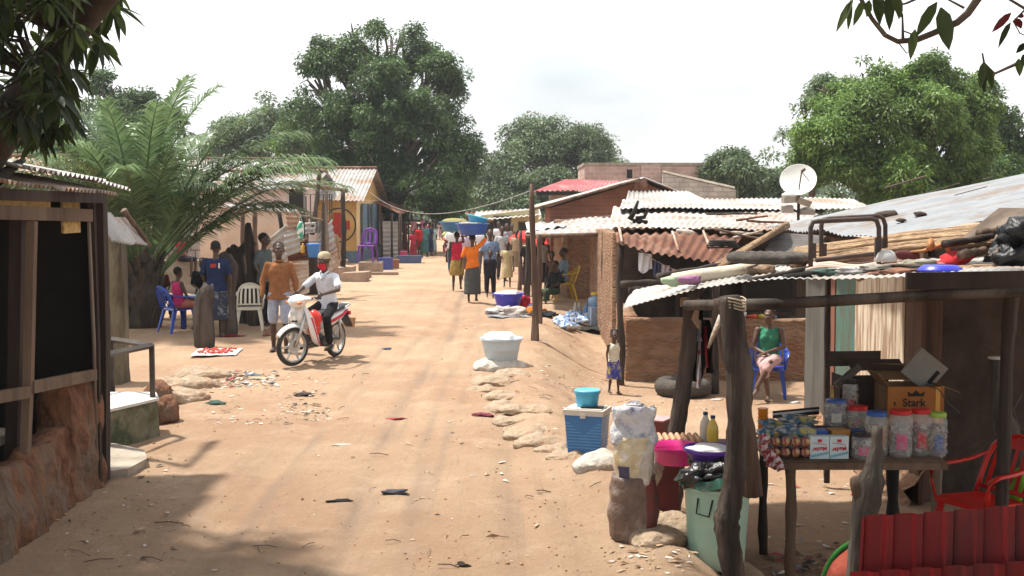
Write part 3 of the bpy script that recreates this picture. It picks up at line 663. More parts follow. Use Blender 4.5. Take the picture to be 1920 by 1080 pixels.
# ---------------------------------------------------------------- left: timber shack
def left_shack():
    t = thing('market_shack', 'dark open timber shack with mud base and layered zinc roof, left foreground', 'shack', (-3.5, 9.4, HG(-3.5, 9.4)))
    X = -3.46; Pl = M['plank']
    m = MB(); wall(m, (X-.1, 6.2), (X-.1, 8.7), -.1, .50, .34, .56, rough=.06); wall(m, (X-.1, 8.7), (X-.12, 9.5), -.1, .56, .32, .62, rough=.06); wall(m, (X-.12, 9.5), (X-.12, 10.2), -.1, .98, .30, .94, rough=.06)
    m.build('mud_wall', M['mud'], t, True, world=True)
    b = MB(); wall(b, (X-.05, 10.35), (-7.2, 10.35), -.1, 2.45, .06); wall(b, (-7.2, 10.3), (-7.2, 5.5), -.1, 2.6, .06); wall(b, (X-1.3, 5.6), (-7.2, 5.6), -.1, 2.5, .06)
    b.build('wall', M['black'], t, world=True)  # shade of the shack's depth put into the wall colour
    fl = MB(); fl.box((-4.3, 8.2, .62), (1.1, 2.2, .06)); fl.box((-4.3, 8.6, .50), (1.0, .05, .2)); fl.build('counter', M['concrete'], t, world=True)
    for (p, q, w, d, mm) in [(W(40, 1012, 8.8), W(60, 415, 8.75), .06, .09, Pl), (W(20, 980, 8.95), W(34, 400, 8.95), .09, .05, M['plankdk']), (W(185, 930, 10.1), W(172, 380, 10.15), .05, .07, M['plankdk']), (W(192, 900, 10.25), W(186, 380, 10.25), .10, .10, M['plankdk'])]:
        o = MB(); o.tube([p, p.lerp(q, .5)+V3((.012, 0, 0)), q], [w*.66]*3, 4, up=(1, 1, 0), flat=1.1); o.build('post', mm, t, world=True)
    o = MB(); o.tube([W(182, 922, 10.04), W(176, 640, 10.04), W(166, 410, 10.04)], .016, 6); o.build('pole', M['polebrown'], t, True, world=True)
    for (p, q, h, mm, nm) in [(W(-60, 396, 8.0), W(170, 404, 10.08), .10, Pl, 'beam'), (W(-60, 362, 8.0), W(196, 372, 10.2), .08, M['plankdk'], 'beam'), (W(-60, 754, 8.0), W(52, 735, 8.74), .085, Pl, 'rail'), (W(60, 726, 8.78), W(178, 702, 10.05), .09, Pl, 'rail')]:
        o = MB(); ax = (q-p).normalized(); n_ = ax.cross(V3((0, 0, 1)))*.02; u = V3((0, 0, h/2))
        o.rings([[p+n_+u, p+n_-u, p-n_-u, p-n_+u], [q+n_+u, q+n_-u, q-n_-u, q-n_+u]]); o.build(nm, mm, t, world=True)
    o = MB(); p, q = W(-60, 380, 8.05), W(95, 384, 9.3); o.rings([[p+V3((0, 0, .07)), p-V3((0, 0, .09)), p-V3((.02, 0, .09)), p+V3((-.02, 0, .07))], [q+V3((0, 0, .07)), q-V3((0, 0, .09)), q-V3((.02, 0, .09)), q+V3((-.02, 0, .07))]])
    p, q = W(118, 378, 9.6), W(150, 380, 9.9); o.rings([[p+V3((0, 0, .03)), p-V3((0, 0, .25)), p-V3((.02, 0, .25)), p+V3((-.02, 0, .03))], [q+V3((0, 0, .03)), q-V3((0, 0, .24)), q-V3((.02, 0, .24)), q+V3((-.02, 0, .03))]])
    o.build('chipboard_strip', M['osb'], t, world=True)
    r = MB(); corr(r, (-3.34, 5.5, 2.55), (-3.42, 10.7, 2.45), (-7.4, 10.6, 3.2), (-7.4, 5.5, 3.3), .085, .017, .03, 3, .05); r.build('roof_sheet', M['rustpale'], t, True, world=True)
    r = MB(); corr(r, (-3.50, 8.7, 2.64), (-3.36, 10.98, 2.50), (-7.4, 11.0, 3.36), (-7.4, 8.7, 3.5), .085, .017, .03, 5, .06); r.build('roof_sheet', M['roofw'], t, True, world=True, label='whitish upper roof sheet')
    r = MB(); r.pole(W(-20, 345, 8.5), W(45, 300, 9.0), .06, .02, .03); r.build('stick', M['poledk'], t, True, world=True)
left_shack()
def left_details():
    # leaning awning sheet
    t = thing('zinc_awning', 'short bent zinc awning sheet hanging beside the timber shack', 'awning', W(190, 470, 11.3))
    o = MB(); corr(o, W(178, 410, 11.1), W(238, 408, 12.4), W(284, 466, 12.5), W(205, 452, 11.2), .085, .02, .05, 9, .06, 8); o.build('sheet', M['roofw'], t, True, world=True)
    o = MB(); o.pole(W(232, 395, 12.0), W(282, 462, 12.4), .03, .02); o.build('batten', M['polebrown'], t, True, world=True)
    o = MB(); b = G(200, 850); o.pole(b-V3((0, 0, .1)), W(186, 412, 11.3), .05, .045, .01); o.build('post', M['poledk'], t, True, world=True)
    # old rough wall
    t = thing('old_wall', 'tall stained rough wall end behind the steel frame', 'wall', (-5.6, 16.1, 0))
    o = MB(); wall(o, (-8.5, 16.1), (-5.1, 16.1), -.1, 2.05, .3, 2.05, rough=.035); o.build('wall_face', mat('stained_brown_wall', (.13, .095, .06), .95, (.055, .042, .03), 5, stretch=(1, 1, .25), bumpy=.9, c3=(.16, .14, .09)), t, True, world=True)
    # slab
    t = thing('concrete_platform', 'mossy low concrete block with pale tiled top', 'platform', (-3.9, 12.1, 0))
    poly = [(-3.88, 11.65), (-3.60, 12.35), (-3.75, 12.75), (-4.7, 12.75), (-4.7, 11.65)]
    def prism(mb, poly, z0, z1, grow=0.):
        cx = sum(p[0] for p in poly)/len(poly); cy = sum(p[1] for p in poly)/len(poly)
        g = lambda k: [V3((cx+(x-cx)*(1+k), cy+(y-cy)*(1+k), 0)) for x, y in poly]
        return mb.rings([[p+V3((0, 0, z0)) for p in g(grow)], [p+V3((0, 0, z1)) for p in g(0)]])
    o = MB(); prism(o, poly, -.15, .37, .05); o.build('block', M['moss'], t, world=True)
    o = MB(); prism(o, [(x*.995, y) for x, y in poly], .373, .40); o.build('tile_top', M['tile'], t, world=True)
    # steel frame
    t = thing('steel_frame', 'rusty open steel angle frame on the concrete block', 'table frame', (-3.9, 12, 0))
    L4 = [W(203, 850, 11.62), W(288, 828, 12.4), V3((-4.25, 12.95, 0)), V3((-4.7, 11.7, 0))]; top = []
    for p in L4:
        z = .93; q = V3((p.x, p.y, z)); top.append(q); o = MB(); o.box(((p.x), (p.y), (z-.1)/2), (.045, .045, z+.1)); o.build('leg', M['steel'], t, world=True)
    for i in range(4):
        a, b = top[i], top[(i+1) % 4]; o = MB(); o.tube([a, b], .032, 4, up=(0, 0, 1)); o.build('rail', M['steel'], t, world=True)
    # broken slab step
    t = thing('broken_slab', 'broken concrete step slab lying beside the shack', 'slab', G(230, 880))
    poly = [G(188, 905), G(240, 898), G(276, 878), G(272, 862), G(215, 848), G(185, 850)]; poly = [(p.x, p.y) for p in poly]
    o = MB(); prism(o, poly, -.1, .09, -.08); o.build('slab_piece', M['concrete'], t, world=True)
    for i, (px, py, r, lb) in enumerate([(308, 792, .17, 'red clay lump nearest the steel frame leg'), (296, 760, .16, 'red clay lump behind the nearer one, against the pale sacks')]):
        p = G(px, py); o = MB(); o.ell((0, 0, r*.75), (r, r*1.1, r*.95), 14, 9, noise=.35, seed=i+3); x = o.build('clay_lump', M['mud'], None, True, origin=None); x.location = p; tag(x, lb, 'clay lump', 'red clay lumps')
left_details()
def sack(name, label, p, d, rz, m, group=None, seed=0, fill=0, cat='sack', tilt=0.):
    """a lying pillow-shaped sack; d = (length, width, height)"""
    o = MB(); n, mm = 40, 26; rs = []
    for i in range(mm+1):
        u = -1+2*i/mm; w = (1-abs(u)**4)**.35*.5+.02; ring = []
        h = (1-abs(u)**2.6)**.6*.5+.01
        for k in range(n):
            a = 2*math.pi*k/n; c_, s_ = math.cos(a), math.sin(a)
            sq = lambda v: math.copysign(abs(v)**.8, v)
            x = u*d[0]/2; y = sq(c_)*w*d[1]; z = sq(s_)*h*d[2]
            q = V3((x, y, z)); nn_ = mnoise.noise(q*4+V3((seed*3.1, 0, 0)))
            q += V3((0, c_, s_))*nn_*.06+V3((0, 0, 1))*mnoise.noise(q*9+V3((seed, 2, 0)))*.03+V3((0, c_, s_))*abs(mnoise.noise(V3((q.x*5, q.y*22, q.z*22+seed))))*-.03
            ring.append(q+V3((0, 0, d[2]*.42)))
        rs.append(ring)
    o.rings(rs)
    x = o.build(name, m, None, True); x.location = p-V3((0, 0, d[2]*.18)); x.rotation_euler = (tilt, 0, rz)
    return tag(x, label, cat, group)
left_bags = [((332, 752), (.85, .5, .28), .9, 'flat pale sandbag nearest the steel frame'), ((352, 728), (.8, .5, .26), .5, 'middle pale sandbag of the left row'), ((380, 708), (.8, .5, .24), .25, 'pale sandbag touching the rubbish heap'), ((322, 728), (.7, .5, .2), .2, 'half buried sandbag behind the steel frame leg')]
for i, (px, d, rz, lb) in enumerate(left_bags):
    sack('sandbag', lb, G(*px)+V3((0, 0, -.05)), d, rz, M['bag'], 'sandbags left of the street', i)
# ---------------------------------------------------------------- left middle distance
def gable_x(t, x0, x1, y0, y1, zw, zr, m, rm, ov=.4, base=-.2, ridge_rust=True):
    """house with ridge along x, gables at both ends, slopes towards and away from the camera"""
    ym = (y0+y1)/2; o = MB()
    vs = [(x0, y0, base), (x1, y0, base), (x1, y1, base), (x0, y1, base), (x0, y0, zw), (x1, y0, zw), (x1, y1, zw), (x0, y1, zw), (x0, ym, zr-.06), (x1, ym, zr-.06)]
    o.add(vs, [(0, 1, 5, 4), (2, 3, 7, 6), (1, 2, 6, 9, 5), (3, 0, 4, 8, 7), (4, 5, 9, 8), (6, 7, 8, 9)]); o.build('wall', m, t, world=True)
    sl = (zr-zw)/(ym-y0)
    r = MB(); corr(r, (x0-ov, y0-ov, zw-ov*sl+.05), (x1+ov, y0-ov, zw-ov*sl+.05), (x1+ov, ym+.05, zr), (x0-ov, ym+.05, zr), .16, .025, .03, int(x0), .04, 5)
    corr(r, (x0-ov, y1+ov, zw-ov*sl+.05), (x1+ov, y1+ov, zw-ov*sl+.05), (x1+ov, ym-.05, zr), (x0-ov, ym-.05, zr), .3, .025, .0, 2, 0, 3)
    r.build('roof', rm, t, True, world=True)
    if ridge_rust:
        r = MB(); r.tube([(x0-ov, ym, zr+.02), (x1+ov, ym, zr+.02)], .08, 6); r.build('ridge_cap', M['rust'], t, world=True)
def window(t, c, w, h, axis='x', frame=None, pane=None, name='window', th=.06):
    """frame and pane standing proud of a wall; axis is the wall's direction"""
    frame = frame or M['plank']; pane = pane or M['black']; c = V3(c); a = V3((1, 0, 0)) if axis == 'x' else V3((0, 1, 0)); o = MB()
    def bx(off, z, ww, hh, dd): q = c+a*off+V3((0, 0, z)); o.box(q, (ww, dd, hh) if axis == 'x' else (dd, ww, hh))
    bx(-w/2, 0, .07, h+.07, th+.02); bx(w/2, 0, .07, h+.07, th+.02); bx(0, h/2, w-.07, .07, th+.02); bx(0, -h/2, w-.07, .07, th+.02)
    f = o.build(name, frame, t, world=True)
    o = MB(); o.box(c, (w-.06, th, h-.06) if axis == 'x' else (th, w-.06, h-.06)); o.build('pane', pane, f, world=True)  # black box paints the unlit inside of the opening
    return f
def yellow_house():
    Y0 = 50; x1 = W(668, 400, Y0).x; x0 = -9.3
    t = thing('yellow_house', 'yellow house with a red cross painted on its wall and blue shutters', 'house', (x1-1.5, Y0, 0))
    gable_x(t, x0, x1, Y0, 59.3, 2.60, 3.98, M['yellow'], M['roofw'], .35)
    o = MB(); o.box(((x0+x1)/2, Y0-.03, .18), (x1-x0, .05, .62)); o.build('blue_plinth', M['bluepaint'], t, world=True)
    o = MB(); o.box((x1+.03, 54.6, .18), (.05, 9.2, .62)); o.build('blue_plinth', M['bluepaint'], t, world=True)
    # side wall pale render with shutters
    o = MB(); o.box((x1+.015, 54.6, 1.55), (.03, 9.3, 2.1)); o.build('side_render', M['yellowpale'], t, world=True)
    for y in (52.0, 55.6):
        f = window(t, (x1+.06, y, 1.45), 1.0, 1.9, 'y', M['yellowpale'], M['black'], 'doorway')
        for s in (-1, 1): o = MB(); o.box((x1+.18, y+s*.72, 1.45), (.07, .5, 1.95), (0, 0, s*.25)); o.build('shutter', M['bluepaint'], t, world=True)
    c = W(634, 422, Y0); o = MB(); k = .43
    o.box((c.x, Y0-.03, c.z), (.36, .03, 1.0)); o.box((c.x+.33, Y0-.03, c.z), (.30, .03, .36)); o.box((c.x-.33, Y0-.03, c.z), (.30, .03, .36)); o.build('red_cross', M['redpaint'], t, world=True)
    o = MB(); o.tube([(c.x+.66*math.cos(a*math.pi/16)+.05, Y0-.02, c.z+.68*math.sin(a*math.pi/16)) for a in range(32)], .028, 5, close=True); o.build('painted_ring', M['blackpaint'], t, world=True)
    r = MB(); corr(r, (x1+.1, 55, 2.5), (x1+.1, 60.5, 2.6), (x1+1.5, 60.5, 2.05), (x1+1.3, 55, 2.0), .2, .03, .05, 4, .05); r.build('side_awning', M['rust'], t, True, world=True)
    for y in (55.2, 60.3): r = MB(); r.pole((x1+1.25, y, -.1), (x1+1.25, y, 2.1), .05, .04); r.build('awning_post', M['polebrown'], t, True, world=True)
yellow_house()
def pink_house():
    t = thing('plaster_house', 'pinkish plastered house with white zinc roof left of the red cross house', 'house', (-11, 47, 0))
    gable_x(t, -17, W(572, 400, 47).x, 47, 54, 3.0, 3.72, M['pinkish'], M['roofw'], .35)
    c = W(555, 374, 46.9); window(t, (c.x, 46.97, c.z), .62, .95, 'x', M['roofg'], M['black'], 'window'); o = MB(); o.box((W(568, 374, 46.9).x, 46.96, 1.4), (.25, .05, 2.6)); o.build('door', M['black'], t, world=True)
    t = thing('zinc_roof_house', 'farther low house with bare white zinc roof behind the palm', 'house', (-16, 62, 0))
    gable_x(t, -25, W(515, 300, 60).x, 60, 68, 3.6, 4.75, M['beige'], M['roofw'], .5)
    t = thing('beige_wall', 'long beige plastered yard wall behind the seated group', 'wall', (-9.5, 42, 0))
    x0, x1 = W(372, 400, 42).x, W(548, 400, 42).x
    o = MB(); wall(o, (x0, 42), (x1, 42), -.1, 2.32, .2, 2.10, rough=.012); o.build('wall_face', M['beige'], t, True, world=True)
    o = MB(); corr(o, (x0, 41.75, 2.36), (x1+.1, 41.75, 2.14), (x1+.1, 43.6, 2.2), (x0, 43.6, 2.42), .15, .02); o.build('coping_sheet', M['roofw'], t, True, world=True)
    t = thing('lattice_wall', 'grey lattice block wall behind the palm', 'wall', (-12, 36, 0))
    o = MB(); wall(o, (W(200, 400, 36).x, 36), (W(373, 400, 36).x, 36), -.1, 2.25, .2, 2.15); f = o.build('wall_face', M['bricklattice'], t, world=True)
    t = thing('rusty_roof_house', 'house with rusty pale roof at the far left edge behind palm', 'house', (-13.5, 30, 0))
    gable_x(t, -22, -11.0, 29, 33, 2.95, 3.55, M['muddark'], M['rustpale'], .4)
pink_house()
def zinc_shack():
    t = thing('patchwork_shack', 'patchwork shack of pale and rusty zinc sheets on crooked poles', 'shack', (W(570, 500, 31).x, 31, 0))
    def pan(q, mm, Y, Y2=None, flip=False, pitch=.1, sd=0):
        Y2 = Y2 or Y; P = [W(q[0][0], q[0][1], Y), W(q[1][0], q[1][1], Y2), W(q[2][0], q[2][1], Y2), W(q[3][0], q[3][1], Y)]
        o = MB()
        if flip: corr(o, P[0], P[3], P[2], P[1], pitch, .022, .05, sd, .05)
        else: corr(o, P[0], P[1], P[2], P[3], pitch, .022, .05, sd, .05)
        o.build('zinc_sheet', mm, t, True, world=True)
    pan([(503, 448), (537, 420), (540, 492), (500, 500)], M['roofw'], 30.6, 30.4, True, .13, 1)
    pan([(533, 399), (562, 401), (575, 452), (539, 458)], M['rustpale'], 30.2, 30.1, True, .12, 2)
    pan([(539, 452), (574, 448), (577, 492), (538, 498)], M['rust'], 30.3, 30.2, True, .12, 3)
    pan([(536, 490), (579, 488), (581, 548), (540, 566)], M['rustpale'], 30.1, 30.0, True, .12, 4)
    pan([(536, 435), (560, 430), (570, 470), (540, 480)], M['roofw'], 30.05, 30.0, True, .12, 14)
    pan([(597, 440), (622, 412), (630, 470), (601, 490)], M['roofw'], 30.6, 31.2, True, .12, 5)
    pan([(600, 484), (631, 466), (634, 540), (604, 552)], M['rustpale'], 30.4, 31.2, True, .12, 6)
    pan([(568, 418), (592, 416), (590, 436), (570, 438)], M['roofg'], 30.6, 30.6, True, .12, 7)
    pan([(592, 416), (614, 415), (606, 436), (588, 436)], M['roofw'], 30.8, 30.8, False, .12, 8)
    pan([(572, 455), (600, 455), (602, 475), (574, 478)], M['roofg'], 31.2, 31.2, True, .12, 9)
    pan([(624, 440), (634, 442), (640, 486), (628, 488)], M['rustpale'], 33, 33, False, .12, 12)
    o = MB(); wall(o, (W(540, 500, 32).x, 32), (W(608, 500, 32).x, 32.2), -.1, 1.4, .05); o.build('back_panel', M['plankdk'], t, world=True)
    for a, b, r, mm in [((585, 440), (600, 318), .07, M['poledk']), ((613, 500), (612, 355), .06, M['polebrown']), ((643, 500), (643, 358), .08, M['poledk']), ((523, 398), (548, 560), .06, M['poledk']), ((578, 548), (575, 395), .05, M['polebrown']), ((604, 552), (606, 380), .05, M['poledk'])]:
        o = MB(); o.pole(W(a[0], a[1], 30.7 if a[0] != 643 else 33.5), W(b[0], b[1], 30.7 if a[0] != 643 else 33.5), r, r*.7, .01); o.build('pole', mm, t, True, world=True)
    o = MB(); o.pole(W(545, 342, 31), W(650, 358, 33), .06, .05, .005); o.pole(W(562, 404, 30.4), W(606, 413, 30.6), .03, .03, .005); o.build('beam', M['polebrown'], t, True, world=True)
    g = MB(); gx = [W(x, 364, 34) for x in (570, 582, 594, 606, 618, 622)]
    for p in gx: g.tube([p, p-V3((0, 0, .75))], .015, 4)
    g.tube([gx[0], gx[-1]], .015, 4); g.tube([gx[0]-V3((0, 0, .5)), gx[-1]-V3((0, 0, .5))], .015, 4); g.build('iron_grille', M['steel'], t, world=True)
    # things on it
    o = MB(); a = W(588, 470, 29.8); o.lathe([(.13, -.16), (.17, .14), (.18, .15), (.18, .17), (.15, .16)], a, 18); x = o.build('bucket', plastic('bright_blue_plastic', (.03, .20, .62)), None, True, origin=a); tag(x, 'bright blue bucket hung on the patchwork shack', 'bucket')
    o = MB(); a = W(564, 432, 29.8); o.ell(a, (.09, .06, .22), 12, 8, noise=.3); o.tube([a+V3((-.04, 0, .18)), a+V3((0, 0, .36)), a+V3((.04, 0, .18))], .012, 5); x = o.build('carrier_bag', mat('green_white_bag', (.65, .68, .62), .5, (.05, .30, .20), 9, detail=1, lo=.45, hi=.55), None, True, origin=a); tag(x, 'green and white carrier bag hanging on the rusty zinc column', 'bag')
    o = MB(); a = W(568, 466, 29.85); o.lathe([(.05, -.11), (.05, .06), (.02, .1), (.02, .13)], a, 10); x = o.build('bottle', plastic('yellow_plastic', (.6, .33, .04)), None, True, origin=a); tag(x, 'small yellow bottle beside the blue bucket', 'bottle')
zinc_shack()
def steps_etc():
    t = thing('concrete_steps', 'crumbling brown concrete steps before the red cross house', 'steps', G(640, 522))
    Cc = mat('brown_concrete', (.36, .26, .19), .9, (.24, .17, .12), 3, bumpy=.6)
    for (x0, x1, yt, yb, Y) in [(612, 645, 490, 508, 41), (610, 640, 503, 520, 38.5), (636, 660, 500, 512, 40), (640, 684, 512, 524, 37.6), (655, 690, 510, 517, 39.5)]:
        a, b = W(x0, yt, Y), W(x1, yb, Y); o = MB(); o.box(((a.x+b.x)/2, Y+.5, (a.z+min(b.z, 0))/2), (b.x-a.x, 1.0, a.z-min(b.z, 0)), jit=.03); o.build('step', Cc, t, world=True)
    t = thing('concrete_plinth', 'square concrete plinth under the purple chair', 'plinth', G(692, 512)); a = G(693, 514); o = MB(); o.box((a.x, a.y+.5, .18), (.75, .9, .42), jit=.02); o.build('block', Cc, t, world=True); o = MB(); o.box((a.x+.3, a.y-.3, .03), (1.4, .5, .1), jit=.03); o.build('footing', Cc, t, world=True)
    # small rusty shed right of the yellow house
    t = thing('zinc_fence', 'short weathered zinc fence right of the red cross house', 'fence', (W(735, 480, 56).x, 56, 0)); o = MB(); corr(o, (W(716, 400, 55).x, 55, 0), (W(716, 400, 55).x, 55, 1.65), (W(752, 400, 57).x, 57, 1.6), (W(752, 400, 57).x, 57, 0), .2, .03, .05); o.build('sheet', M['roofg'], t, True, world=True)
    for px in (716, 735, 752): o = MB(); p = W(px, 480, 54.8); o.pole((p.x, p.y, -.1), (p.x, p.y, 2.0), .06); o.build('post', M['poledk'], t, True, world=True)
    t = thing('brick_hut', 'small reddish brick hut under the tallest mango tree', 'hut', (W(722, 400, 66).x, 66, 0)); o = MB(); wall(o, (W(712, 400, 64).x, 64), (W(738, 400, 64).x, 64), -.1, 2.2, 2.5); o.build('wall', M['brickred'], t, world=True)
    o = MB(); corr(o, (W(708, 400, 62.4).x, 62.4, 2.15), (W(742, 400, 62.4).x, 62.4, 2.15), (W(742, 400, 66).x, 66, 2.6), (W(708, 400, 66).x, 66, 2.6), .2, .03); o.build('roof', M['rust'], t, True, world=True)
    # heavy logs standing in the ground
    for i, (pts, r, lb) in enumerate([([(383, 652), (380, 585), (388, 530)], .14, 'short thick dark stump post beside the blue chair'), ([(428, 628), (424, 560), (432, 500), (415, 475)], .13, 'tall crooked log post in front of the man in navy'), ([(470, 640), (455, 560), (440, 500), (436, 462)], .18, 'broad dark log post behind the white chair'), ([(478, 600), (470, 500), (464, 420)], .10, 'rounded upright board beside the broad dark log')]):
        b = G(*pts[0]); b.y = min(b.y, 24) if i != 2 else 24.5; pw = [W(x, y, b.y) for x, y in pts]; pw[0].z = HG(pw[0].x, b.y)-.1
        t = thing('log_post', lb, 'post', pw[0], group='old log posts by the left yard'); o = MB(); k = len(pw); pp = []
        for j in range(k-1):
            for s in range(3): pp.append(pw[j].lerp(pw[j+1], s/3)+V3((random.uniform(-.02, .02), random.uniform(-.02, .02), 0)))
        pp.append(pw[-1]); o.tube(pp, [r*(1.15-.3*j/len(pp)-.35*(j == len(pp)-1))*random.uniform(.88, 1.1) for j in range(len(pp))], 22, ridge=.22); zt_ = max(v[2] for v in o.v); o.v = [(x, y, z+(.13*mnoise.noise(V3((x*9, y*9, i)))+.05*math.sin(x*14+i) if z > zt_-.03 else 0)) for x, y, z in o.v]; o.build('shaft', M['poledk'], t, True, world=True)
        if i == 2: o = MB(); o.tube([pw[1], W(445, 480, b.y), W(475, 450, b.y)], [.16, .12, .10], 9, jit=.1); o.build('fork', M['poledk'], t, True, world=True)
    for i, (x, y0, y1, lb) in enumerate([(455, 520, 395, 'thin reddish pole against the beige wall, left one'), (478, 520, 395, 'thin brown pole against the beige wall, right one')]):
        o = MB(); b = W(x, 385, 38); b.z = -.1; o.pole(b, W(x, y1, 38), .08, .07, .01); x_ = o.build('pole', M['polebrown'], None, True, origin=b); tag(x_, lb, 'pole', 'poles by the beige wall')
steps_etc()
# ---------------------------------------------------------------- right: far houses
def far_right():
    Y = 60; x0, x1 = W(1096, 340, Y).x, W(1347, 340, Y).x; zt = W(1200, 310, Y).z
    t = thing('block_building', 'unfinished pinkish block building above the other roofs', 'building', (x0+3, Y, 0))
    o = MB(); o.box(((x0+x1)/2, Y+3, zt/2-.1), (x1-x0, 6, zt+.2)); o.build('wall', M['brickpink'], t, world=True)
    o = MB(); o.box(((x0+x1)/2, Y+3, zt+.06), (x1-x0+.1, 6.1, .14)); o.build('coping', M['concrete'], t, world=True)
    o = MB(); o.box((W(1220, 340, Y).x, Y-.12, zt/2), (.9, .25, zt)); o.build('pier', M['brickpink'], t, world=True)
    window(t, (W(1180, 326, Y).x, Y-.05, W(1180, 326, Y).z), .35, .5, 'x', M['brickpink'], M['black'], 'opening')
    t = thing('grey_block_house', 'roofless grey block house wall with sloping top', 'house', (W(1300, 350, 54).x, 54, 0))
    a, b = W(1242, 325, 54), W(1377, 356, 54); o = MB(); wall(o, (a.x, 54), (b.x, 54), -.1, a.z, .2, b.z); o.build('wall', M['brickgrey'], t, world=True)
    o = MB(); wall(o, (b.x, 54.1), (b.x, 58), -.1, b.z, .2); o.build('wall', M['brickgrey'], t, world=True)
    o = MB(); o.tube([a+V3((0, 0, .05)), b+V3((0, 0, .06))], .09, 4); o.build('coping', M['concrete'], t, world=True)
    t = thing('red_roof_house', 'low house with pinkish red zinc hip roof', 'house', (W(1080, 360, 50).x, 50, 0))
    e0, e1 = W(1005, 358, 50), W(1168, 352, 50); r0, r1 = W(1062, 337, 53), W(1160, 339, 53)
    o = MB(); corr(o, (e0.x, 50, e0.z), (e1.x, 50, e0.z+.05), (r1.x, 53, r1.z), (r0.x, 53, r0.z), .2, .03, .02, 1, 0); corr(o, (e0.x, 56, e0.z), (e0.x, 50, e0.z), (r0.x, 53, r0.z), (r0.x, 53.2, r0.z), .2, .03, .0, 1, 0); o.build('roof', M['redroof'], t, True, world=True)
    o = MB(); o.box(((e0.x+e1.x)/2+.3, 53, e0.z/2-.1), (e1.x-e0.x-.8, 5, e0.z+.1)); o.build('wall', M['concrete'], t, world=True)
    o = MB(); o.box(((e0.x+e1.x)/2, 49.98, e0.z-.1), (e1.x-e0.x, .06, .14)); o.build('fascia', M['black'], t, world=True)
    # reddish gabled house
    t = thing('earth_brick_house', 'reddish earth brick house with shallow white zinc gable', 'house', (W(1110, 400, 38).x, 38, 0))
    L, A, Rr = W(1032, 388, 38), W(1203, 334, 38), W(1325, 382, 38)
    o = MB(); vs = []
    for y in (38, 44): vs += [(L.x, y, -.1), (Rr.x-.4, y, -.1), (Rr.x-.4, y, Rr.z-.05), (A.x, y, A.z-.08), (L.x, y, L.z-.04)]
    o.add(vs, [(0, 1, 2, 3, 4), (9, 8, 7, 6, 5), (0, 4, 9, 5), (1, 6, 7, 2), (4, 3, 8, 9), (3, 2, 7, 8)]); o.build('wall', M['brickred'], t, world=True)
    E = W(1003, 388, 37.6); o = MB(); corr(o, (E.x, 37.5, E.z), (E.x, 44.3, E.z), (A.x, 44.3, A.z), (A.x, 37.5, A.z), .16, .025, .02, 2, 0); corr(o, (Rr.x, 37.5, Rr.z), (Rr.x, 44.3, Rr.z), (A.x, 44.3, A.z+.02), (A.x, 37.5, A.z+.02), .16, .025, .02, 2, 0)
    corr(o, W(1172, 380, 35.6), W(1330, 379, 35.6), W(1290, 358, 37.5), W(1178, 358, 37.5), .16, .025, .02, 3, .1); o.build('roof', M['roofw'], t, True, world=True)
    o = MB(); corr(o, W(1188, 356, 37.42), W(1216, 356, 37.42), W(1212, 335, 37.42), W(1192, 337, 37.42), .16, .02, 0, 3, 0); o.build('patch_sheet', M['rust'], t, True, world=True)
    o = MB(); o.pole(W(1000, 392, 37), W(1200, 336, 37.2), .04, .04, .004); o.build('edge_pole', M['polebrown'], t, True, world=True)
    # cream stall house at the end of the street
    t = thing('cream_house', 'pale cream house with thin grey roof at the street end', 'house', (W(950, 440, 74).x, 74, 0))
    a, b = W(893, 420, 74), W(1010, 410, 74); o = MB(); wall(o, (a.x+.3, 74), (b.x, 74), -.1, 1.75, .2, 2.15); wall(o, (a.x+.3, 74), (a.x+.3, 80), -.1, 1.7, .2); o.build('wall', mat('cream_paint', (.50, .46, .26), .9, (.42, .36, .2), 2), t, world=True)
    o = MB(); a, b = W(885, 414, 73), W(1015, 403, 73); corr(o, a, b, (b.x, 81, b.z+.5), (a.x, 81, a.z+.5), .3, .03, .02, 4); o.build('roof', M['roofg'], t, True, world=True)
    for px, w in ((918, .5), (942, 1.0), (985, .8)): window(t, (W(px, 430, 73.9).x, 73.88, .95), w, 1.5 if px == 942 else .8, 'x', M['plank'], M['black'], 'window' if px != 942 else 'door')
    t = thing('brown_hut', 'brown hut with flat roof at the very end of the street', 'hut', (W(855, 430, 112).x, 112, 0)); a, b = W(832, 400, 112), W(876, 395, 112)
    o = MB(); wall(o, (a.x, 113), (b.x, 113), -.1, a.z-.2, 2); o.build('wall', M['mud'], t, world=True); o = MB(); corr(o, (a.x-.3, 111.5, a.z-.15), (b.x+.3, 111.5, a.z-.05), (b.x+.3, 115, a.z+.4), (a.x-.3, 115, a.z+.3), .4, .03); o.build('roof', M['roofg'], t, True, world=True)
    t = thing('low_shack', 'low dark shack between the brown hut and cream house', 'shack', (W(885, 430, 92).x, 92, 0)); o = MB(); wall(o, (W(876, 430, 92).x, 92), (W(905, 430, 92).x, 92), -.1, 1.5, 1.5); o.build('wall', M['muddark'], t, world=True); o = MB(); a = W(872, 404, 90); corr(o, a, (W(912, 404, 90).x, 90, a.z-.3), (W(912, 404, 90).x, 93, a.z), (a.x, 93, a.z+.3), .3, .03); o.build('roof', M['rust'], t, True, world=True)
far_right()
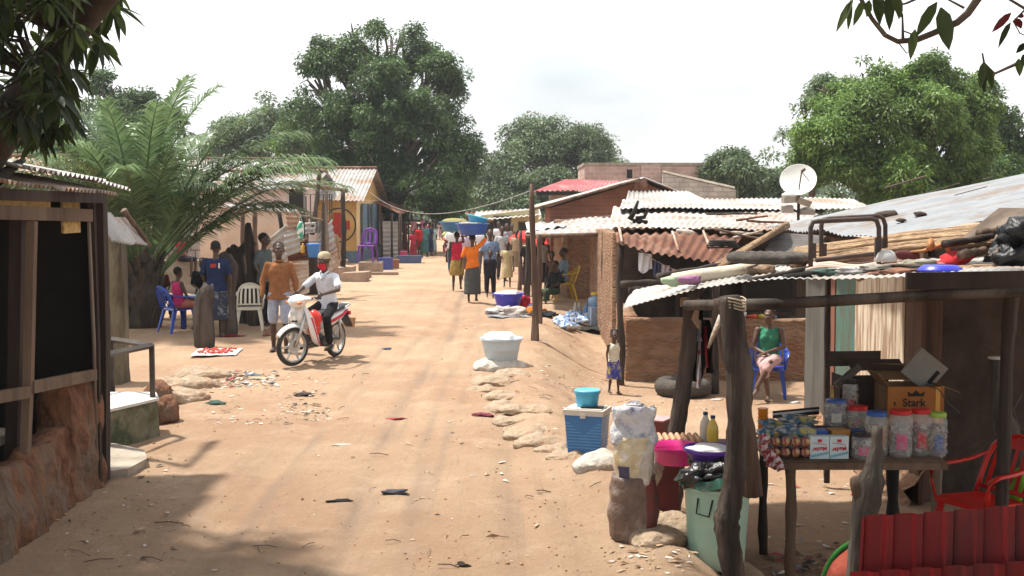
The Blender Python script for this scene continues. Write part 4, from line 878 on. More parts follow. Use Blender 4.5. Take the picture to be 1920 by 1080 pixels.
def stall_house():
    t = thing('mud_house', 'tan mud house with sagging sheet awning sheltering seated sellers', 'house', (1.6, 31, 0))
    c = W(1072, 400, 31); e = W(1140, 400, 30.6); b = W(1033, 400, 43)
    o = MB(); wall(o, (c.x, 31), (4.5, 30.4), -.3, 1.85, .3, 1.85, rough=.012); wall(o, (c.x+.05, 31.2), (c.x-.15, 43), -.2, 1.9, .3, 1.95, rough=.02); o.build('wall', M['mudtan'], t, True, world=True)
    o = MB(); corr(o, W(986, 441, 26.5), W(1146, 437, 25.6), W(1158, 404, 29.5), W(1062, 414, 31.0), .2, .02, .06, 4, .1); o.build('roof_sheet', M['roofw'], t, True, world=True)
    o = MB(); corr(o, W(984, 437, 28), W(1060, 424, 28), W(1072, 412, 33), W(990, 426, 33), .2, .03, .05, 6, .1); corr(o, W(988, 430, 33), W(1040, 425, 33), W(1060, 415, 38), W(985, 418, 38), .2, .03, .04, 8); o.build('roof_sheet', M['roofg'], t, True, world=True)
    o = MB(); o.tube([W(986, 443, 26.4), W(1146, 439, 25.5)], .045, 6); o.build('beam', M['polebrown'], t, True, world=True); o = MB(); o.tube([W(1040, 417, 31), W(1150, 408, 30)], .06, 6); o.build('beam', M['polebrown'], t, True, world=True)
    for i, (p, q, Y, r, m) in enumerate([((988, 560), (990, 430), 30, .08, 'poledk'), ((1012, 560), (1010, 425), 33, .07, 'poledk'), ((974, 545), (976, 432), 34, .06, 'polebrown'), ((1155, 690), (1132, 432), 24.5, .075, 'polebrown'), ((1147, 692), (1182, 448), 24.3, .085, 'poledk'), ((1150, 690), (1152, 440), 24.6, .065, 'polebrown')]):
        a = W(p[0], 385, Y); a.z = HG(a.x, Y)-.1; o = MB(); o.pole(a, W(q[0], q[1], Y), r, r*.8, .03 if i > 2 else .01, seg=10); o.build('post', M[m], t, True, world=True)
    # the tall front pole with a line on it
    for (bp, tp, r, lb) in [((1003, 640), (997, 345), .065, 'tall slanting wooden pole at the street edge with wire on top'), ((1012, 606), (1010, 440), .07, 'shorter pole just behind the tall slanting one')]:
        b_ = G(*bp); o = MB(); o.pole(b_-V3((0, 0, .15)), W(tp[0], tp[1], b_.y), r, r*.65, .008, seg=12); x = o.build('pole', M['polebrown'], None, True, origin=b_); tag(x, lb, 'pole')
    b_ = G(1003, 640); o = MB(); w0 = W(999, 356, b_.y); w1 = W(694, 360, 50.0); pts = [w0.lerp(w1, i/24)-V3((0, 0, .62*4*(i/24)*(1-i/24))) for i in range(25)]; o.tube(pts, .006, 4); x = o.build('wire', M['roofg'], None, True, origin=w0); tag(x, 'thin wire strung across the street from the tall pole', 'wire')
    # red parasols
    red = cloth('red_canvas', (.62, .06, .05), (.5, .04, .04))
    for i, (px, py, w, Y, lb) in enumerate([(990, 432, 70, 44, 'faded red parasol behind the tall pole'), (1018, 446, 50, 40, 'red parasol partly under the awning')]):
        c = W(px, py, Y); R0 = w/2/(FPX/Y)*1.1; t2 = thing('parasol', lb, 'parasol', (c.x, Y, HG(c.x, Y)), group='red parasols by the stall'); o = MB(); k = 8
        rs = [[c+V3((R0*q*math.cos(2*math.pi*j/16), R0*q*math.sin(2*math.pi*j/16), -.42*q*q*R0+(0.03 if j % 2 else 0)*q)) for j in range(16)] for q in (.02, .3, .6, .85, 1.0)]
        rs.append([p-V3((0, 0, .14)) for p in rs[-1]]); o.rings(rs, cap=False); o.build('canopy', red, t2, world=True)
        o = MB(); o.tube([(c.x, Y, HG(c.x, Y)), c], .025, 6); o.build('pole', M['steel'], t2, world=True)
    t2 = thing('parasol', 'turquoise parasol far down the street', 'parasol', (W(848, 400, 105).x, 105, 0)); c = W(848, 400, 105); R0 = 1.3; o = MB()
    rs = [[c+V3((R0*q*math.cos(2*math.pi*j/16), R0*q*math.sin(2*math.pi*j/16), -.5*q*q)) for j in range(16)] for q in (.02, .3, .6, .85, 1.0)]; o.rings(rs, cap=False); o.build('canopy', cloth('turquoise_canvas', (.25, .55, .52)), t2, world=True)
    o = MB(); o.tube([(c.x, 105, 0), c], .03, 6); o.build('pole', M['steel'], t2, world=True)
stall_house()
# ---------------------------------------------------------------- right: long low house
def long_house():
    t = thing('long_mud_house', 'long mud house under wavy white and rusty zinc roofs, low front wall', 'house', (3.2, 20, -.45))
    Yw = 19.5
    o = MB(); a, b = W(1172, 600, Yw), W(1536, 600, Yw); wall(o, (a.x, Yw), (b.x, Yw), -.65, .56, .28, .54, rough=.02); o.build('low_wall', M['mudtan'], t, True, world=True)
    o = MB(); wall(o, (a.x+.08, Yw+.1), (a.x+.2, Yw+2.6), -.65, .58, .25, .6, rough=.02); o.build('low_wall', M['mudtan'], t, True, world=True)
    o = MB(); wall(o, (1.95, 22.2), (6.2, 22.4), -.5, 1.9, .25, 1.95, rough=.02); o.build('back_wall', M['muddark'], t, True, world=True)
    o = MB(); wall(o, (1.95, 22.3), (1.9, 28), -.5, 1.85, .25, 1.85, rough=.008); o.build('side_wall', M['mudtan'], t, True, world=True)
    window(t, (W(1440, 560, 22.1).x, 22.03, .95), .9, 1.1, 'x', M['plankdk'], M['black'], 'opening')
    window(t, (W(1300, 560, 22.1).x, 22.03, .7), .6, 1.6, 'x', M['plankdk'], M['black'], 'doorway')
    # roofs
    o = MB(); corr(o, W(1160, 393, 22.6), W(1640, 394, 22.6), W(1600, 372, 27.5), W(1168, 373, 27.5), .10, .013, .04, 3, .10); o.build('upper_roof', M['roofw'], t, True, world=True)
    o = MB(); corr(o, W(1140, 424, 20.0), W(1490, 430, 20.0), W(1560, 386, 24), W(1150, 388, 24), .10, .014, .05, 5, .12); o.build('middle_roof', mat('spotted_zinc', (.46, .44, .41), .6, (.30, .26, .22), 2.5, c3=(.26, .165, .115), bumpy=.1), t, True, world=True)
    o = MB(); corr(o, W(1156, 459, 18.6), W(1352, 494, 17.8), W(1400, 432, 20.6), W(1152, 426, 20.6), .12, .022, .09, 7, .06, 8); o.build('lower_roof', M['rust'], t, True, world=True)
    for px, py, qx, qy in [(1258, 432, 1272, 474), (1316, 432, 1336, 484), (1160, 428, 1166, 458)]:
        o = MB(); o.tube([W(px, py, 20.3)+V3((0, 0, .04)), W((px+qx)/2, (py+qy)/2, 19.3)+V3((0, 0, .05)), W(qx, qy, 18.5)+V3((0, 0, .04))], .022, 5); o.build('batten', M['rustpale'], t, True, world=True)
    for (px, Y, zt) in ((1165, 18.9, 1.75), (1345, 18.2, 1.55), (1520, 18.8, 1.9)):
        x = W(px, 400, Y).x; o = MB(); o.pole((x, Y, HG(x, Y)-.1), (x, Y, zt), .06, .05, .02); o.build('post', M['poledk'], t, True, world=True)
    # things on the roof
    def on(name, lb, cat, mm, fn, og, **k): o = MB(); fn(o); x = o.build(name, mm, None, True, origin=og); return tag(x, lb, cat, **k)
    p = W(1192, 412, 20.6); on('forked_branch', 'dark forked branch lying on the middle roof at left', 'branch', M['black'], lambda o: (o.tube([p+V3((-.1, 0, .0)), p+V3((-.03, 0, .12)), p+V3((.04, 0, .32))], [.05, .04, .02], 7), o.tube([p+V3((.0, 0, .02)), p+V3((.14, 0, .04)), p+V3((.2, 0, .16)), p+V3((.13, 0, .2))], [.04, .035, .03, .015], 7), o.tube([p+V3((-.05, 0, -.02)), p+V3((.2, 0, -.05))], .04, 7)), p)
    p = W(1288, 441, 19.9); on('white_bundle', 'small white plastic bundle on the rusty roof', 'bundle', M['bagwhite'], lambda o: o.ell(p+V3((0, 0, .03)), (.17, .1, .065), 14, 8, (0, .25, 0), .4), p)
    p = W(1355, 467, 18.9)
    on('cable_coil', 'black coil of cable on the rusty roof', 'coil', M['black'], lambda o: [o.tube([p+V3(((.26-.02*k)*math.cos(a*.314), .22*math.sin(a*.314), .03*k+.03)) for a in range(20)], .012, 5, close=True) for k in range(4)], p)
    for i, (x0, y0, x1, y1, Y, mm, lb) in enumerate([(1325, 401, 1420, 401, 21, 'poledk', 'long thin dark stick lying along the middle roof'), (1380, 413, 1440, 405, 20.6, 'rust', 'reddish stick above the cable coil'), (1400, 414, 1500, 419, 20.6, 'rust', 'reddish board end below the satellite dish'), (1350, 436, 1430, 437, 20, 'bagwhite', 'white stick at the top of the rusty roof'), (1375, 446, 1430, 432, 19.8, 'bagwhite', 'slanting pale stick on the rusty roof'), (1340, 430, 1440, 450, 19.7, 'plank', 'brown stick crossing the pale ones')]):
        a, b = W(x0, y0, Y), W(x1, y1, Y); on('stick', lb, 'stick', M[mm], lambda o: o.pole(a, b, .022, .016, .01), a, group='sticks lying on the roofs')
    # clothes line
    a, b = W(1188, 459, 18.8), W(1420, 488, 18.0); ln = [a.lerp(b, i/16)-V3((0, 0, .33*4*(i/16)*(1-i/16))) for i in range(17)]
    on('clothes_line', 'sagging clothes line under the rusty roof', 'line', M['bagwhite'], lambda o: o.tube(ln, .006, 4), a)
    spec = [(.10, .22, .30, (.62, .64, .68), 'pale blue white shirt at the left end of the clothes line'), (.20, .12, .26, (.06, .07, .14), 'dark navy cloth on the clothes line'), (.27, .14, .22, (.45, .40, .44), 'grey striped cloth on the clothes line'), (.36, .16, .2, (.66, .40, .42), 'pink cloth on the clothes line'), (.45, .2, .15, (.68, .6, .6), 'whitish cloth on the clothes line'), (.56, .2, .12, (.55, .06, .12), 'crimson cloth at the right of the clothes line')]
    for i, (u, w, h, c, lb) in enumerate(spec):
        p = ln[int(u*16)]+(ln[int(u*16)+1]-ln[int(u*16)])*(u*16-int(u*16)); d = (b-a).normalized()
        on('hung_cloth', lb, 'cloth', cloth('line_cloth_%d' % i, c), lambda o: o.sheet(lambda s, v: p+d*(s-.5)*w+V3((0, .025*math.sin(s*13+v*3)+.01, -v*h*(.9+.15*math.sin(s*5))+.01)), 14, 8), p, group='clothes on the line')
    # things on the low wall
    for i, (px, c, s, lb) in enumerate([(1412, (.6, .10, .05), .09, 'red cloth scrap on the low wall'), (1428, (.55, .45, .08), .08, 'yellow cloth scrap on the low wall'), (1443, (.10, .30, .55), .11, 'blue crumpled cloth on the low wall above the seated woman')]):
        p = W(px, 598, 19.5); p.z = .56; on('cloth_scrap', lb, 'cloth', cloth('scrap_%d' % i, c), lambda o: o.ell(p+V3((0, 0, .02)), (s, .08, .035), 12, 7, None, .7, i), p, group='cloth scraps on the low wall')
    p = W(1396, 592, 19.5); p.z = .56; on('cup', 'small pale cup on the low wall', 'cup', M['tile'], lambda o: o.lathe([(.025, 0), (.035, .09), (.03, .09)], p, 12), p)
    # satellite dish
    p = W(1497, 398, 18); base = V3((p.x, 18, 2.22)); t = thing('satellite_dish', 'white satellite dish wedged with blocks on the wavy roof', 'satellite dish', base)
    dm = mat('dish_white', (.70, .68, .62), .45, (.62, .6, .55), 3, c3=(.56, .54, .49)); c = W(1497, 341, 18); Rd = .26
    ax = V3((-.25, -.80, .50)).normalized(); u = ax.orthogonal().normalized(); v = ax.cross(u); o = MB()
    rs = [[c+ax*(.25*(q*q)*Rd)+(u*math.cos(2*math.pi*k/32)+v*math.sin(2*math.pi*k/32))*Rd*q for k in range(32)] for q in (.01, .2, .4, .6, .8, .93, 1, 1.02)]; rs += [[p_-ax*.015 for p_ in r] for r in rs[::-1]]
    o.rings(rs); o.build('reflector', dm, t, True, world=True)
    o = MB(); f = c+ax*.24+V3((.06, 0, .02)); o.tube([c-v*.0-V3((0, 0, Rd*.9))+ax*.05, f], .010, 6); o.tube([c+V3((Rd*.8, 0, -.05)), f], .006, 5); o.tube([f, f+V3((.05, 0, .04))], .02, 8); o.build('feed_arm', M['steel'], t, True, world=True)
    o = MB(); o.tube([c, c-ax*.12, base+V3((0, 0, -.1))], .022, 8); o.build('mount', M['steel'], t, True, world=True)
    for i, (px, py, d, rz, lb) in enumerate([(1478, 375, (.16, .14, .09), .1, 'upper left block under the satellite dish'), (1476, 392, (.17, .16, .10), -.1, 'lower left block under the satellite dish'), (1504, 378, (.24, .14, .09), .5, 'tilted long block right of the satellite dish foot'), (1512, 394, (.26, .16, .08), -.2, 'flat block at the right foot of the dish')]):
        q = W(px, py, 17.8+.1*i); o = MB(); o.box((0, 0, 0), d, (.1*i, .3*(i == 2), rz), jit=.008); x = o.build('block', M['blockgrey'] if i % 2 else M['concrete']); x.location = q; tag(x, lb, 'block', 'blocks holding the dish')
    q = W(1480, 366, 17.9); o = MB(); o.ell((0, 0, 0), (.11, .10, .05), 16, 8, noise=.15); x = o.build('round_bowl', dm, None, True); x.location = q; tag(x, 'upturned white bowl on the blocks by the dish', 'bowl')
long_house()
# ---------------------------------------------------------------- right: near house with the big grey roof
def near_house():
    t = thing('grey_roof_house', 'near mud house with big grey zinc roof and peeling board wall', 'house', (4.2, 12, -.45))
    zr = lambda x: 2.05+.205*(x-3.5)
    o = MB(); corr(o, (3.45, 11.4, zr(3.45)), (3.55, 17.2, zr(3.5)), (8.8, 17.0, zr(8.8)), (8.8, 11.2, zr(8.8)), .16, .010, .05, 4, .05); o.build('roof', mat('large_grey_zinc', (.25, .26, .27), .5, (.19, .20, .21), 2.4, c3=(.18, .145, .12), metal=.15), t, True, world=True)
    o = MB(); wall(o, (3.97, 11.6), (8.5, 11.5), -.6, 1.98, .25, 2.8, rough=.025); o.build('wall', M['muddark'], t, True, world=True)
    o = MB(); wall(o, (3.92, 11.75), (3.92, 15.75), -.6, 1.95, .2, 2.0, rough=.02); o.build('wall', mat('brown_mud', (.16, .10, .065), .95, (.09, .055, .038), 3, bumpy=.8), t, True, world=True)
    for (y0, y1, mm, nm, e) in [(11.25, 11.72, wood('brown_old_board', (.13, .07, .045), (.06, .032, .02)), 'board', .0), (11.75, 13.45, mat('peeling_pale_board', (.58, .49, .37), .85, (.30, .20, .13), 4.5, stretch=(1, 2.2, .28), bumpy=.9, bscale=12, lo=.42, hi=.56), 'board', 0), (13.48, 14.25, mat('teal_board', (.06, .15, .12), .8, (.09, .085, .06), 5, stretch=(1, 1, .3), bumpy=.5), 'board', 0), (14.75, 15.72, mat('grey_board', (.10, .095, .082), .85, (.055, .05, .042), 5, stretch=(1, 1, .15), bumpy=.4), 'board', 0), (14.3, 14.6, wood('red_brown_board', (.25, .09, .06), (.14, .06, .04)), 'board', 0)]:
        o = MB(); o.box((3.80, (y0+y1)/2, .74), (.04, y1-y0, 2.35), jit=.006); o.build(nm, mm, t, world=True)
    o = MB(); o.box((3.92, 11.42, .72), (.20, .05, 2.3), jit=.006); o.build('board', wood('brown_old_board', (0, 0, 0), (0, 0, 0)), t, world=True)
    if 0: pass
    # eroded mud foot of the wall
    o = MB(); n = 40; rs = []
    for i in range(n+1):
        y = 11.2+i*.1; q = []
        for a in range(9):
            an = math.pi*a/16; r = .16*(1+.7*mnoise.noise(V3((y*3, a*.6, 0))))
            q.append(V3((3.84-math.sin(an)*r*1.3, y, -.5+(1-a/8)*.42*(1+.3*mnoise.noise(V3((y*4, 2, 1)))))))
        rs.append(q)
    o.add([p for r in rs for p in r], [(i*9+k, i*9+k+1, (i+1)*9+k+1, (i+1)*9+k) for i in range(n) for k in range(8)]); o.build('eroded_base', M['mudtan'], t, True, world=True)
    # dents and slabs lying on the roof
    for i, (px, py, qx, qy, Y, r, mm, lb) in enumerate([(1735, 362, 1800, 343, 15.5, .013, 'muddark', 'thin dark strip high on the big grey roof'), (1790, 366, 1850, 350, 14.5, .013, 'muddark', 'thin dark strip lower right on the big grey roof'), (1660, 352, 1735, 330, 17.1, .03, 'muddark', 'dark plank end sticking up at the far edge of the grey roof'), (1842, 336, 1862, 332, 15, .015, 'muddark', 'small dark flake near the right end of the grey roof')]):
        a, b = W(px, py, Y), W(qx, qy, Y); a.z = max(a.z, zr(a.x)+.01); b.z = max(b.z, zr(b.x)+.01); o = MB(); o.tube([a, b], r, 4, flat=.4); x = o.build('metal_strip', M[mm], None, origin=a); tag(x, lb, 'metal strip', 'dark strips on the grey roof')
    for i, (px, py, Y, s, lb) in enumerate([(1665, 393, 13.8, .10, 'dark stone on the big grey roof'), (1725, 394, 13.3, .05, 'small dark stone right of the bigger one on the grey roof'), (1690, 402, 13.0, .04, 'tiny stone near the lower edge of the grey roof')]):
        a = W(px, py, Y); a.z = zr(a.x); o = MB(); o.ell((0, 0, s*.4), (s*1.4, s, s*.55), 10, 7, noise=.5, seed=i); x = o.build('stone', M['muddark'], None, True); x.location = a; tag(x, lb, 'stone', 'stones on the grey roof')
near_house()
# ---------------------------------------------------------------- people
SKIN = mat('dark_skin', (.075, .038, .024), .5, (.055, .028, .018), 8, spec=.4)
SKIN2 = mat('brown_skin', (.12, .062, .04), .5, (.09, .045, .028), 8, spec=.4)
HAIR = mat('black_hair', (.012, .010, .009), .8, bumpy=.6, bscale=60)
EYEW = mat('eye_white', (.6, .56, .5), .3)
def stand(**k):
    p = dict(pel=(0, 0, .92), chest=(0, 0, 1.25), neck=(0, .005, 1.41), head=(0, -.015, 1.565), shL=(.165, 0, 1.345), shR=(-.165, 0, 1.345), elL=(.225, .03, 1.10), elR=(-.225, .03, 1.10),
             wrL=(.235, -.03, .86), wrR=(-.235, -.03, .86), hiL=(.09, 0, .88), hiR=(-.09, 0, .88), knL=(.10, -.015, .48), knR=(-.10, -.015, .48), anL=(.105, .02, .075), anR=(-.105, .02, .075), fdL=(.15, -1, 0), fdR=(-.15, -1, 0), yaw=0., nod=0.)
    p.update(k); return p
def walk(ph=1, **k):
    p = stand(knL=(.095, -.12*ph, .49), knR=(-.095, .02*ph, .48), anL=(.10, -.20*ph, .09), anR=(-.10, .24*ph, .12), elL=(.22, .08*ph, 1.12), elR=(-.22, -.02*ph, 1.12), wrL=(.22, .10*ph, .88), wrR=(-.22, -.16*ph, .89))
    p.update(k); return p
def sit(z=.43, **k):
    p = stand(pel=(0, 0, z+.10), chest=(0, .04, z+.42), neck=(0, .04, z+.60), head=(0, .01, z+.75), shL=(.17, .04, z+.55), shR=(-.17, .04, z+.55), elL=(.22, -.04, z+.30), elR=(-.22, -.04, z+.30), wrL=(.10, -.22, z+.20), wrR=(-.10, -.22, z+.20),
              hiL=(.09, -.02, z+.09), hiR=(-.09, -.02, z+.09), knL=(.11, -.42, z+.08), knR=(-.11, -.42, z+.08), anL=(.11, -.40, .08), anR=(-.11, -.40, .08))
    p.update(k); return p
def person(label, loc, rz=0., Ht=1.7, pose=None, top=None, bot=None, skin=None, hair='short', group=None, near=False, female=False, child=0., shoes=None, extra=None, cat='person', hatm=None):
    """top: (material, sleeve 0..2, hem below pelvis) ; bot: (material, kind, length)"""
    pose = pose or stand(); skin = skin or SKIN; s = Ht/1.7
    t = thing('person', label, cat, loc, rz, group, s=s)
    P = {k: V3(v) for k, v in pose.items() if isinstance(v, tuple)}
    hk = 1.10+child*.30; th = 1-child*.12
    shax = (P['shL']-P['shR']).normalized(); sp = P['neck']-P['pel']
    vox = .011 if near else .026
    b = MB()
    w = .94 if female else 1.
    waist = P['pel'].lerp(P['chest'], .45)
    tor = [(P['pel']-V3((0, 0, .07)), .075), (P['pel'], .098*(1.08 if female else 1)), (waist, .084*w), (P['chest'], .100*w), (P['chest'].lerp(P['neck'], .55), .090*w), (P['neck']-sp.normalized()*.03, .055), (P['neck']+sp.normalized()*.01, .045)]
    def torso(mb, g=0., a=0, z=len(tor), hem=None):
        pts = [q for q, r in tor][a:z]; rs = [r+g for q, r in tor][a:z]
        if hem: pts = [P['pel']-V3((0, 0, hem))] + pts[1:]; rs[0] = rs[1]*1.13
        n = 16; out = []
        for q, r in zip(pts, rs):
            k = 1.5 if r > .07+g else 1.12
            y = shax.cross(sp.normalized())
            out.append([q+shax*(math.cos(2*math.pi*i/n)*r*k)+y*(math.sin(2*math.pi*i/n)*r) for i in range(n)])
        mb.rings(out)
    torso(b)
    for S in 'LR':
        sg = 1 if S == 'L' else -1; sh, el, wr, hi, kn, an = (P[q+S] for q in ('sh', 'el', 'wr', 'hi', 'kn', 'an'))
        b.cap(sh, el, .046*th, .036*th); b.cap(el, wr, .036*th, .024*th)
        b.ell(sh, (.055, .05, .052), 10, 7)
        b.cap(hi, kn, .075*th, .05*th); b.cap(kn, kn.lerp(an, .35), .05*th, .05*th); b.cap(kn.lerp(an, .35), an, .05*th, .032*th)
        fd = P['fd'+S].normalized(); heel = an+V3((0, 0, -.045))-fd*.04; toe = an+V3((0, 0, -.055))+fd*.15
        b.cap(heel, toe-fd*.03, .034, .028); b.ell(toe, (.035, .04, .02), 8, 6); b.cap(an, an-V3((0, 0, .04)), .034, .036)
        # hand
        hd = P.get('hand'+S); hd = (hd if hd is not None else (wr-el)).normalized(); pn = hd.cross(V3((0, 1, 0)) if abs(hd.y) < .8 else V3((0, 0, 1))).normalized(); sd_ = hd.cross(pn).normalized()
        b.tube([wr, wr+hd*.04, wr+hd*.09], [.024, .034, .030], 8, flat=.5, up=pn)
        if near:
            curl = (V3((0, -1, 0)) if abs(hd.y) < .7 else V3((0, 0, -1)))*.4
            for j, (off, L) in enumerate([(-.026, .066), (-.009, .078), (.009, .074), (.026, .058)]):
                a0 = wr+hd*.085+sd_*off; a1 = a0+(hd+curl*.3).normalized()*L*.5; a2 = a1+(hd+curl*1.6).normalized()*L*.5; b.cap(a0, a1, .010, .009, 7); b.cap(a1, a2, .009, .0075, 7)
            a0 = wr+hd*.03+sd_*-.028; b.cap(a0, a0+(hd*.7-sd_*.8).normalized()*.04, .012, .010, 7); b.cap(a0+(hd*.7-sd_*.8).normalized()*.04, a0+(hd*1-sd_*.9)*.052, .010, .008, 7)
        else: b.tube([wr+hd*.08, wr+hd*.15], [.03, .018], 7, flat=.5, up=pn)
    # head
    hc = P['head']+V3((0, 0, .10*(hk-1))); yaw = pose['yaw']; nod = pose['nod']; HR = Euler((nod, 0, yaw)).to_matrix(); h = lambda x, y, z: hc+HR @ (V3((x, y, z))*hk)
    b.cap(P['neck']-sp.normalized()*.05, h(0, .01, -.06), .052, .046)
    b.ell(h(0, .012, .025), (.074*hk, .093*hk, .092*hk), 18, 12, (nod, 0, yaw)); b.ell(h(0, -.022, -.035), (.056*hk, .062*hk, .075*hk), 14, 10, (nod, 0, yaw))
    b.cap(h(0, -.080, .015), h(0, -.100, -.018), .010*hk, .015*hk, 8); b.ell(h(0, -.086, -.052), (.026*hk, .014*hk, .012*hk), 10, 6, (nod, 0, yaw)); b.ell(h(0, -.080, .036), (.05*hk, .014*hk, .012*hk), 10, 6, (nod, 0, yaw))
    for sg in (-1, 1): b.ell(h(sg*.077, .012, -.005), (.010*hk, .022*hk, .03*hk), 8, 6, (nod, 0, yaw)); b.ell(h(sg*.036, -.066, -.018), (.022, .018, .018), 8, 6)
    if female and child < .5: 
        for sg in (-1, 1): b.ell(P['chest']+shax*sg*.07+V3((0, -.07, .02)), (.06, .055, .06), 10, 7)
    b.blob('body', skin, t, vox, 3)
    if hair != 'none':
        o = MB(); o.ell(h(0, .026, .042), (.080*hk, .090*hk, .082*hk), 18, 12, (nod-.25, 0, yaw), noise=.05)
        if hair == 'bun': o.ell(h(0, .09, .09), (.04, .04, .035), 10, 7)
        if hair == 'tufts':
            for q in ((.05, -.01, .12), (-.05, 0, .12), (0, .07, .11), (.06, .05, .09), (-.06, .05, .09)): o.ell(h(*q), (.022, .022, .026), 8, 6)
        if hair == 'scarf': o.ell(h(0, .03, .05), (.088*hk, .10*hk, .09*hk), 16, 10, (nod-.2, 0, yaw), noise=.12)
        o.blob('hair', hatm if (hatm and hair == 'scarf') else HAIR, t, .012 if near else .025, 2)
    if hair == 'cap' or (hatm and hair == 'short'):
        o = MB(); o.lathe([(.088, .02), (.087, .05), (.078, .09), (.05, .118), (.001, .126)], (0, 0, 0), 20, True); o.v = [tuple(h(*(v[0], v[1]*1.12+.02, v[2]+.01))) for v in o.v]
        o.build('cap', hatm, t, True)
    if near:
        o = MB()
        for sg in (-1, 1): o.ell(h(sg*.030, -.083, .010), (.014, .007, .007), 8, 6)
        o.build('eye', EYEW, t, True); o = MB()
        for sg in (-1, 1): o.ell(h(sg*.030, -.0895, .010), (.006, .003, .006), 8, 6)
        o.build('pupil', HAIR, t, True)
    vc = .013 if near else .028
    if top:
        m_, sl, hem = top; o = MB(); torso(o, .016, 0, 6, hem if hem else None)
        if female and child < .5:
            for sg in (-1, 1): o.ell(P['chest']+shax*sg*.07+V3((0, -.075, .02)), (.066, .062, .064), 10, 7)
        for S in 'LR':
            sh, el, wr = P['sh'+S], P['el'+S], P['wr'+S]; ch = P['chest'].lerp(P['neck'], .45)
            if sl > 0: o.cap(ch.lerp(sh, .35), sh, .066, .056); e1 = sh.lerp(el, min(1, sl*1.0 if sl < 1 else 1)); o.cap(sh, e1, .057, .056 if sl < 1 else .047)
            if sl > 1: o.cap(el, el.lerp(wr, sl-1), .047, .037)
            if sl == 0: o.cap(ch.lerp(sh, .2), sh.lerp(P['neck'], .35)+V3((0, 0, .008)), .05, .036)
        # collar opening stays below the jaw
        o.blob('shirt', m_, t, vc, 3, disp=.016 if near else .008, dscale=13)
    if bot:
        m_, kind, Ln = bot; o = MB()
        if kind == 'skirt':
            n = 22; kc = (P['knL']+P['knR'])/2; ac = (P['anL']+P['anR'])/2; out = []
            for u in (0, .15, .35, .6, .8, 1):
                z = u*Ln; q = P['pel']+V3((0, 0, .04)) if u == 0 else (P['pel'].lerp(kc, min(1, z/.44)) if z < .44 else kc.lerp(ac, (z-.44)/.42))
                spread = abs(P['knL'].x-P['knR'].x)/2
                rx = .150+.045*math.sin(min(1, u*2.5)*math.pi/2)+.02*u; ry = .105+.04*math.sin(min(1, u*2)*math.pi/2)+.04*u
                out.append([q+V3((rx*math.cos(2*math.pi*i/n)*(1+.03*math.sin(i*2.1)*u), ry*math.sin(2*math.pi*i/n), 0)) for i in range(n)])
            o.rings(out)
        elif kind == 'lap':      # skirt over seated legs
            for S in 'LR': o.cap(P['hi'+S], P['kn'+S].lerp(P['hi'+S], .08), .10, .075); o.cap(P['kn'+S].lerp(P['hi'+S], .1), P['kn'+S].lerp(P['an'+S], Ln), .078, .065)
            o.cap(P['pel'], (P['knL']+P['knR'])/2, .12, .07)
        else:
            torso(o, .022, 0, 2)
            for S in 'LR':
                hi, kn, an = P['hi'+S], P['kn'+S], P['an'+S]; wd = .092 if kind == 'shorts' else .085
                if Ln <= 1: o.cap(hi, hi.lerp(kn, Ln), wd, .078)
                else: o.cap(hi, kn, wd, .066); o.cap(kn, kn.lerp(an, Ln-1), .066, .058)
        o.blob('skirt' if kind in ('skirt', 'lap') else kind, m_, t, vc, 2, disp=.012 if near else .008, dscale=9)
    if shoes:
        for S in 'LR':
            an = P['an'+S]; fd = P['fd'+S].normalized(); o = MB(); o.tube([an-fd*.07-V3((0, 0, .082)), an+fd*.05-V3((0, 0, .084)), an+fd*.17-V3((0, 0, .084))], [.035, .045, .035], 10, flat=.25, up=(0, 0, 1)); o.tube([an+fd*.09+V3((.04, 0, -.07)), an+fd*.09+V3((0, 0, -.03)), an+fd*.09+V3((-.04, 0, -.07))], .012, 6)
            o.build('sandal', shoes, t, True)
    if extra: extra(t, P, h)
    return t
def gp(px, py, Y=None):
    p = G(px, py); return p
def collar(m_):
    def f(t, P, h): o = MB(); o.tube([P['neck']+V3((.062*math.cos(a*.5236), .058*math.sin(a*.5236), .0)) for a in range(12)], .016, 7, close=True); o.build('collar', m_, t, True)
    return f
c_brown = cloth('orange_brown_knit', (.28, .125, .052), (.21, .09, .038), 12)
# man in the brown jumper
person('man in orange brown jumper and pale blue shorts walking beside the motorbike', G(525, 662), .12, 1.76,
       stand(anL=(.10, -.06, .075), anR=(-.10, .10, .09), knL=(.10, -.07, .48), knR=(-.10, .02, .48), elL=(.25, .02, 1.10), wrL=(.27, -.05, .86), elR=(-.25, .03, 1.10), wrR=(-.26, -.04, .86), yaw=.15),
       (c_brown, 1.92, .10), (cloth('pale_blue_denim', (.36, .39, .48), (.28, .31, .40), 14), 'shorts', .93), near=True, shoes=plastic('dark_sandal', (.03, .03, .035)), extra=collar(c_brown))
# man in grey T-shirt, side view
gt = cloth('slate_grey_shirt', (.10, .125, .13))
person('man in dark grey T-shirt and black trousers standing sideways behind the brown jumper', gp(497, 610), math.pi/2-.35, 1.82, stand(elR=(-.2, .06, 1.12), wrR=(-.2, -.06, .9), yaw=.1), (gt, .8, .12), (cloth('black_trousers', (.02, .02, .022)), 'trousers', 1.95), near=True, shoes=HAIR)
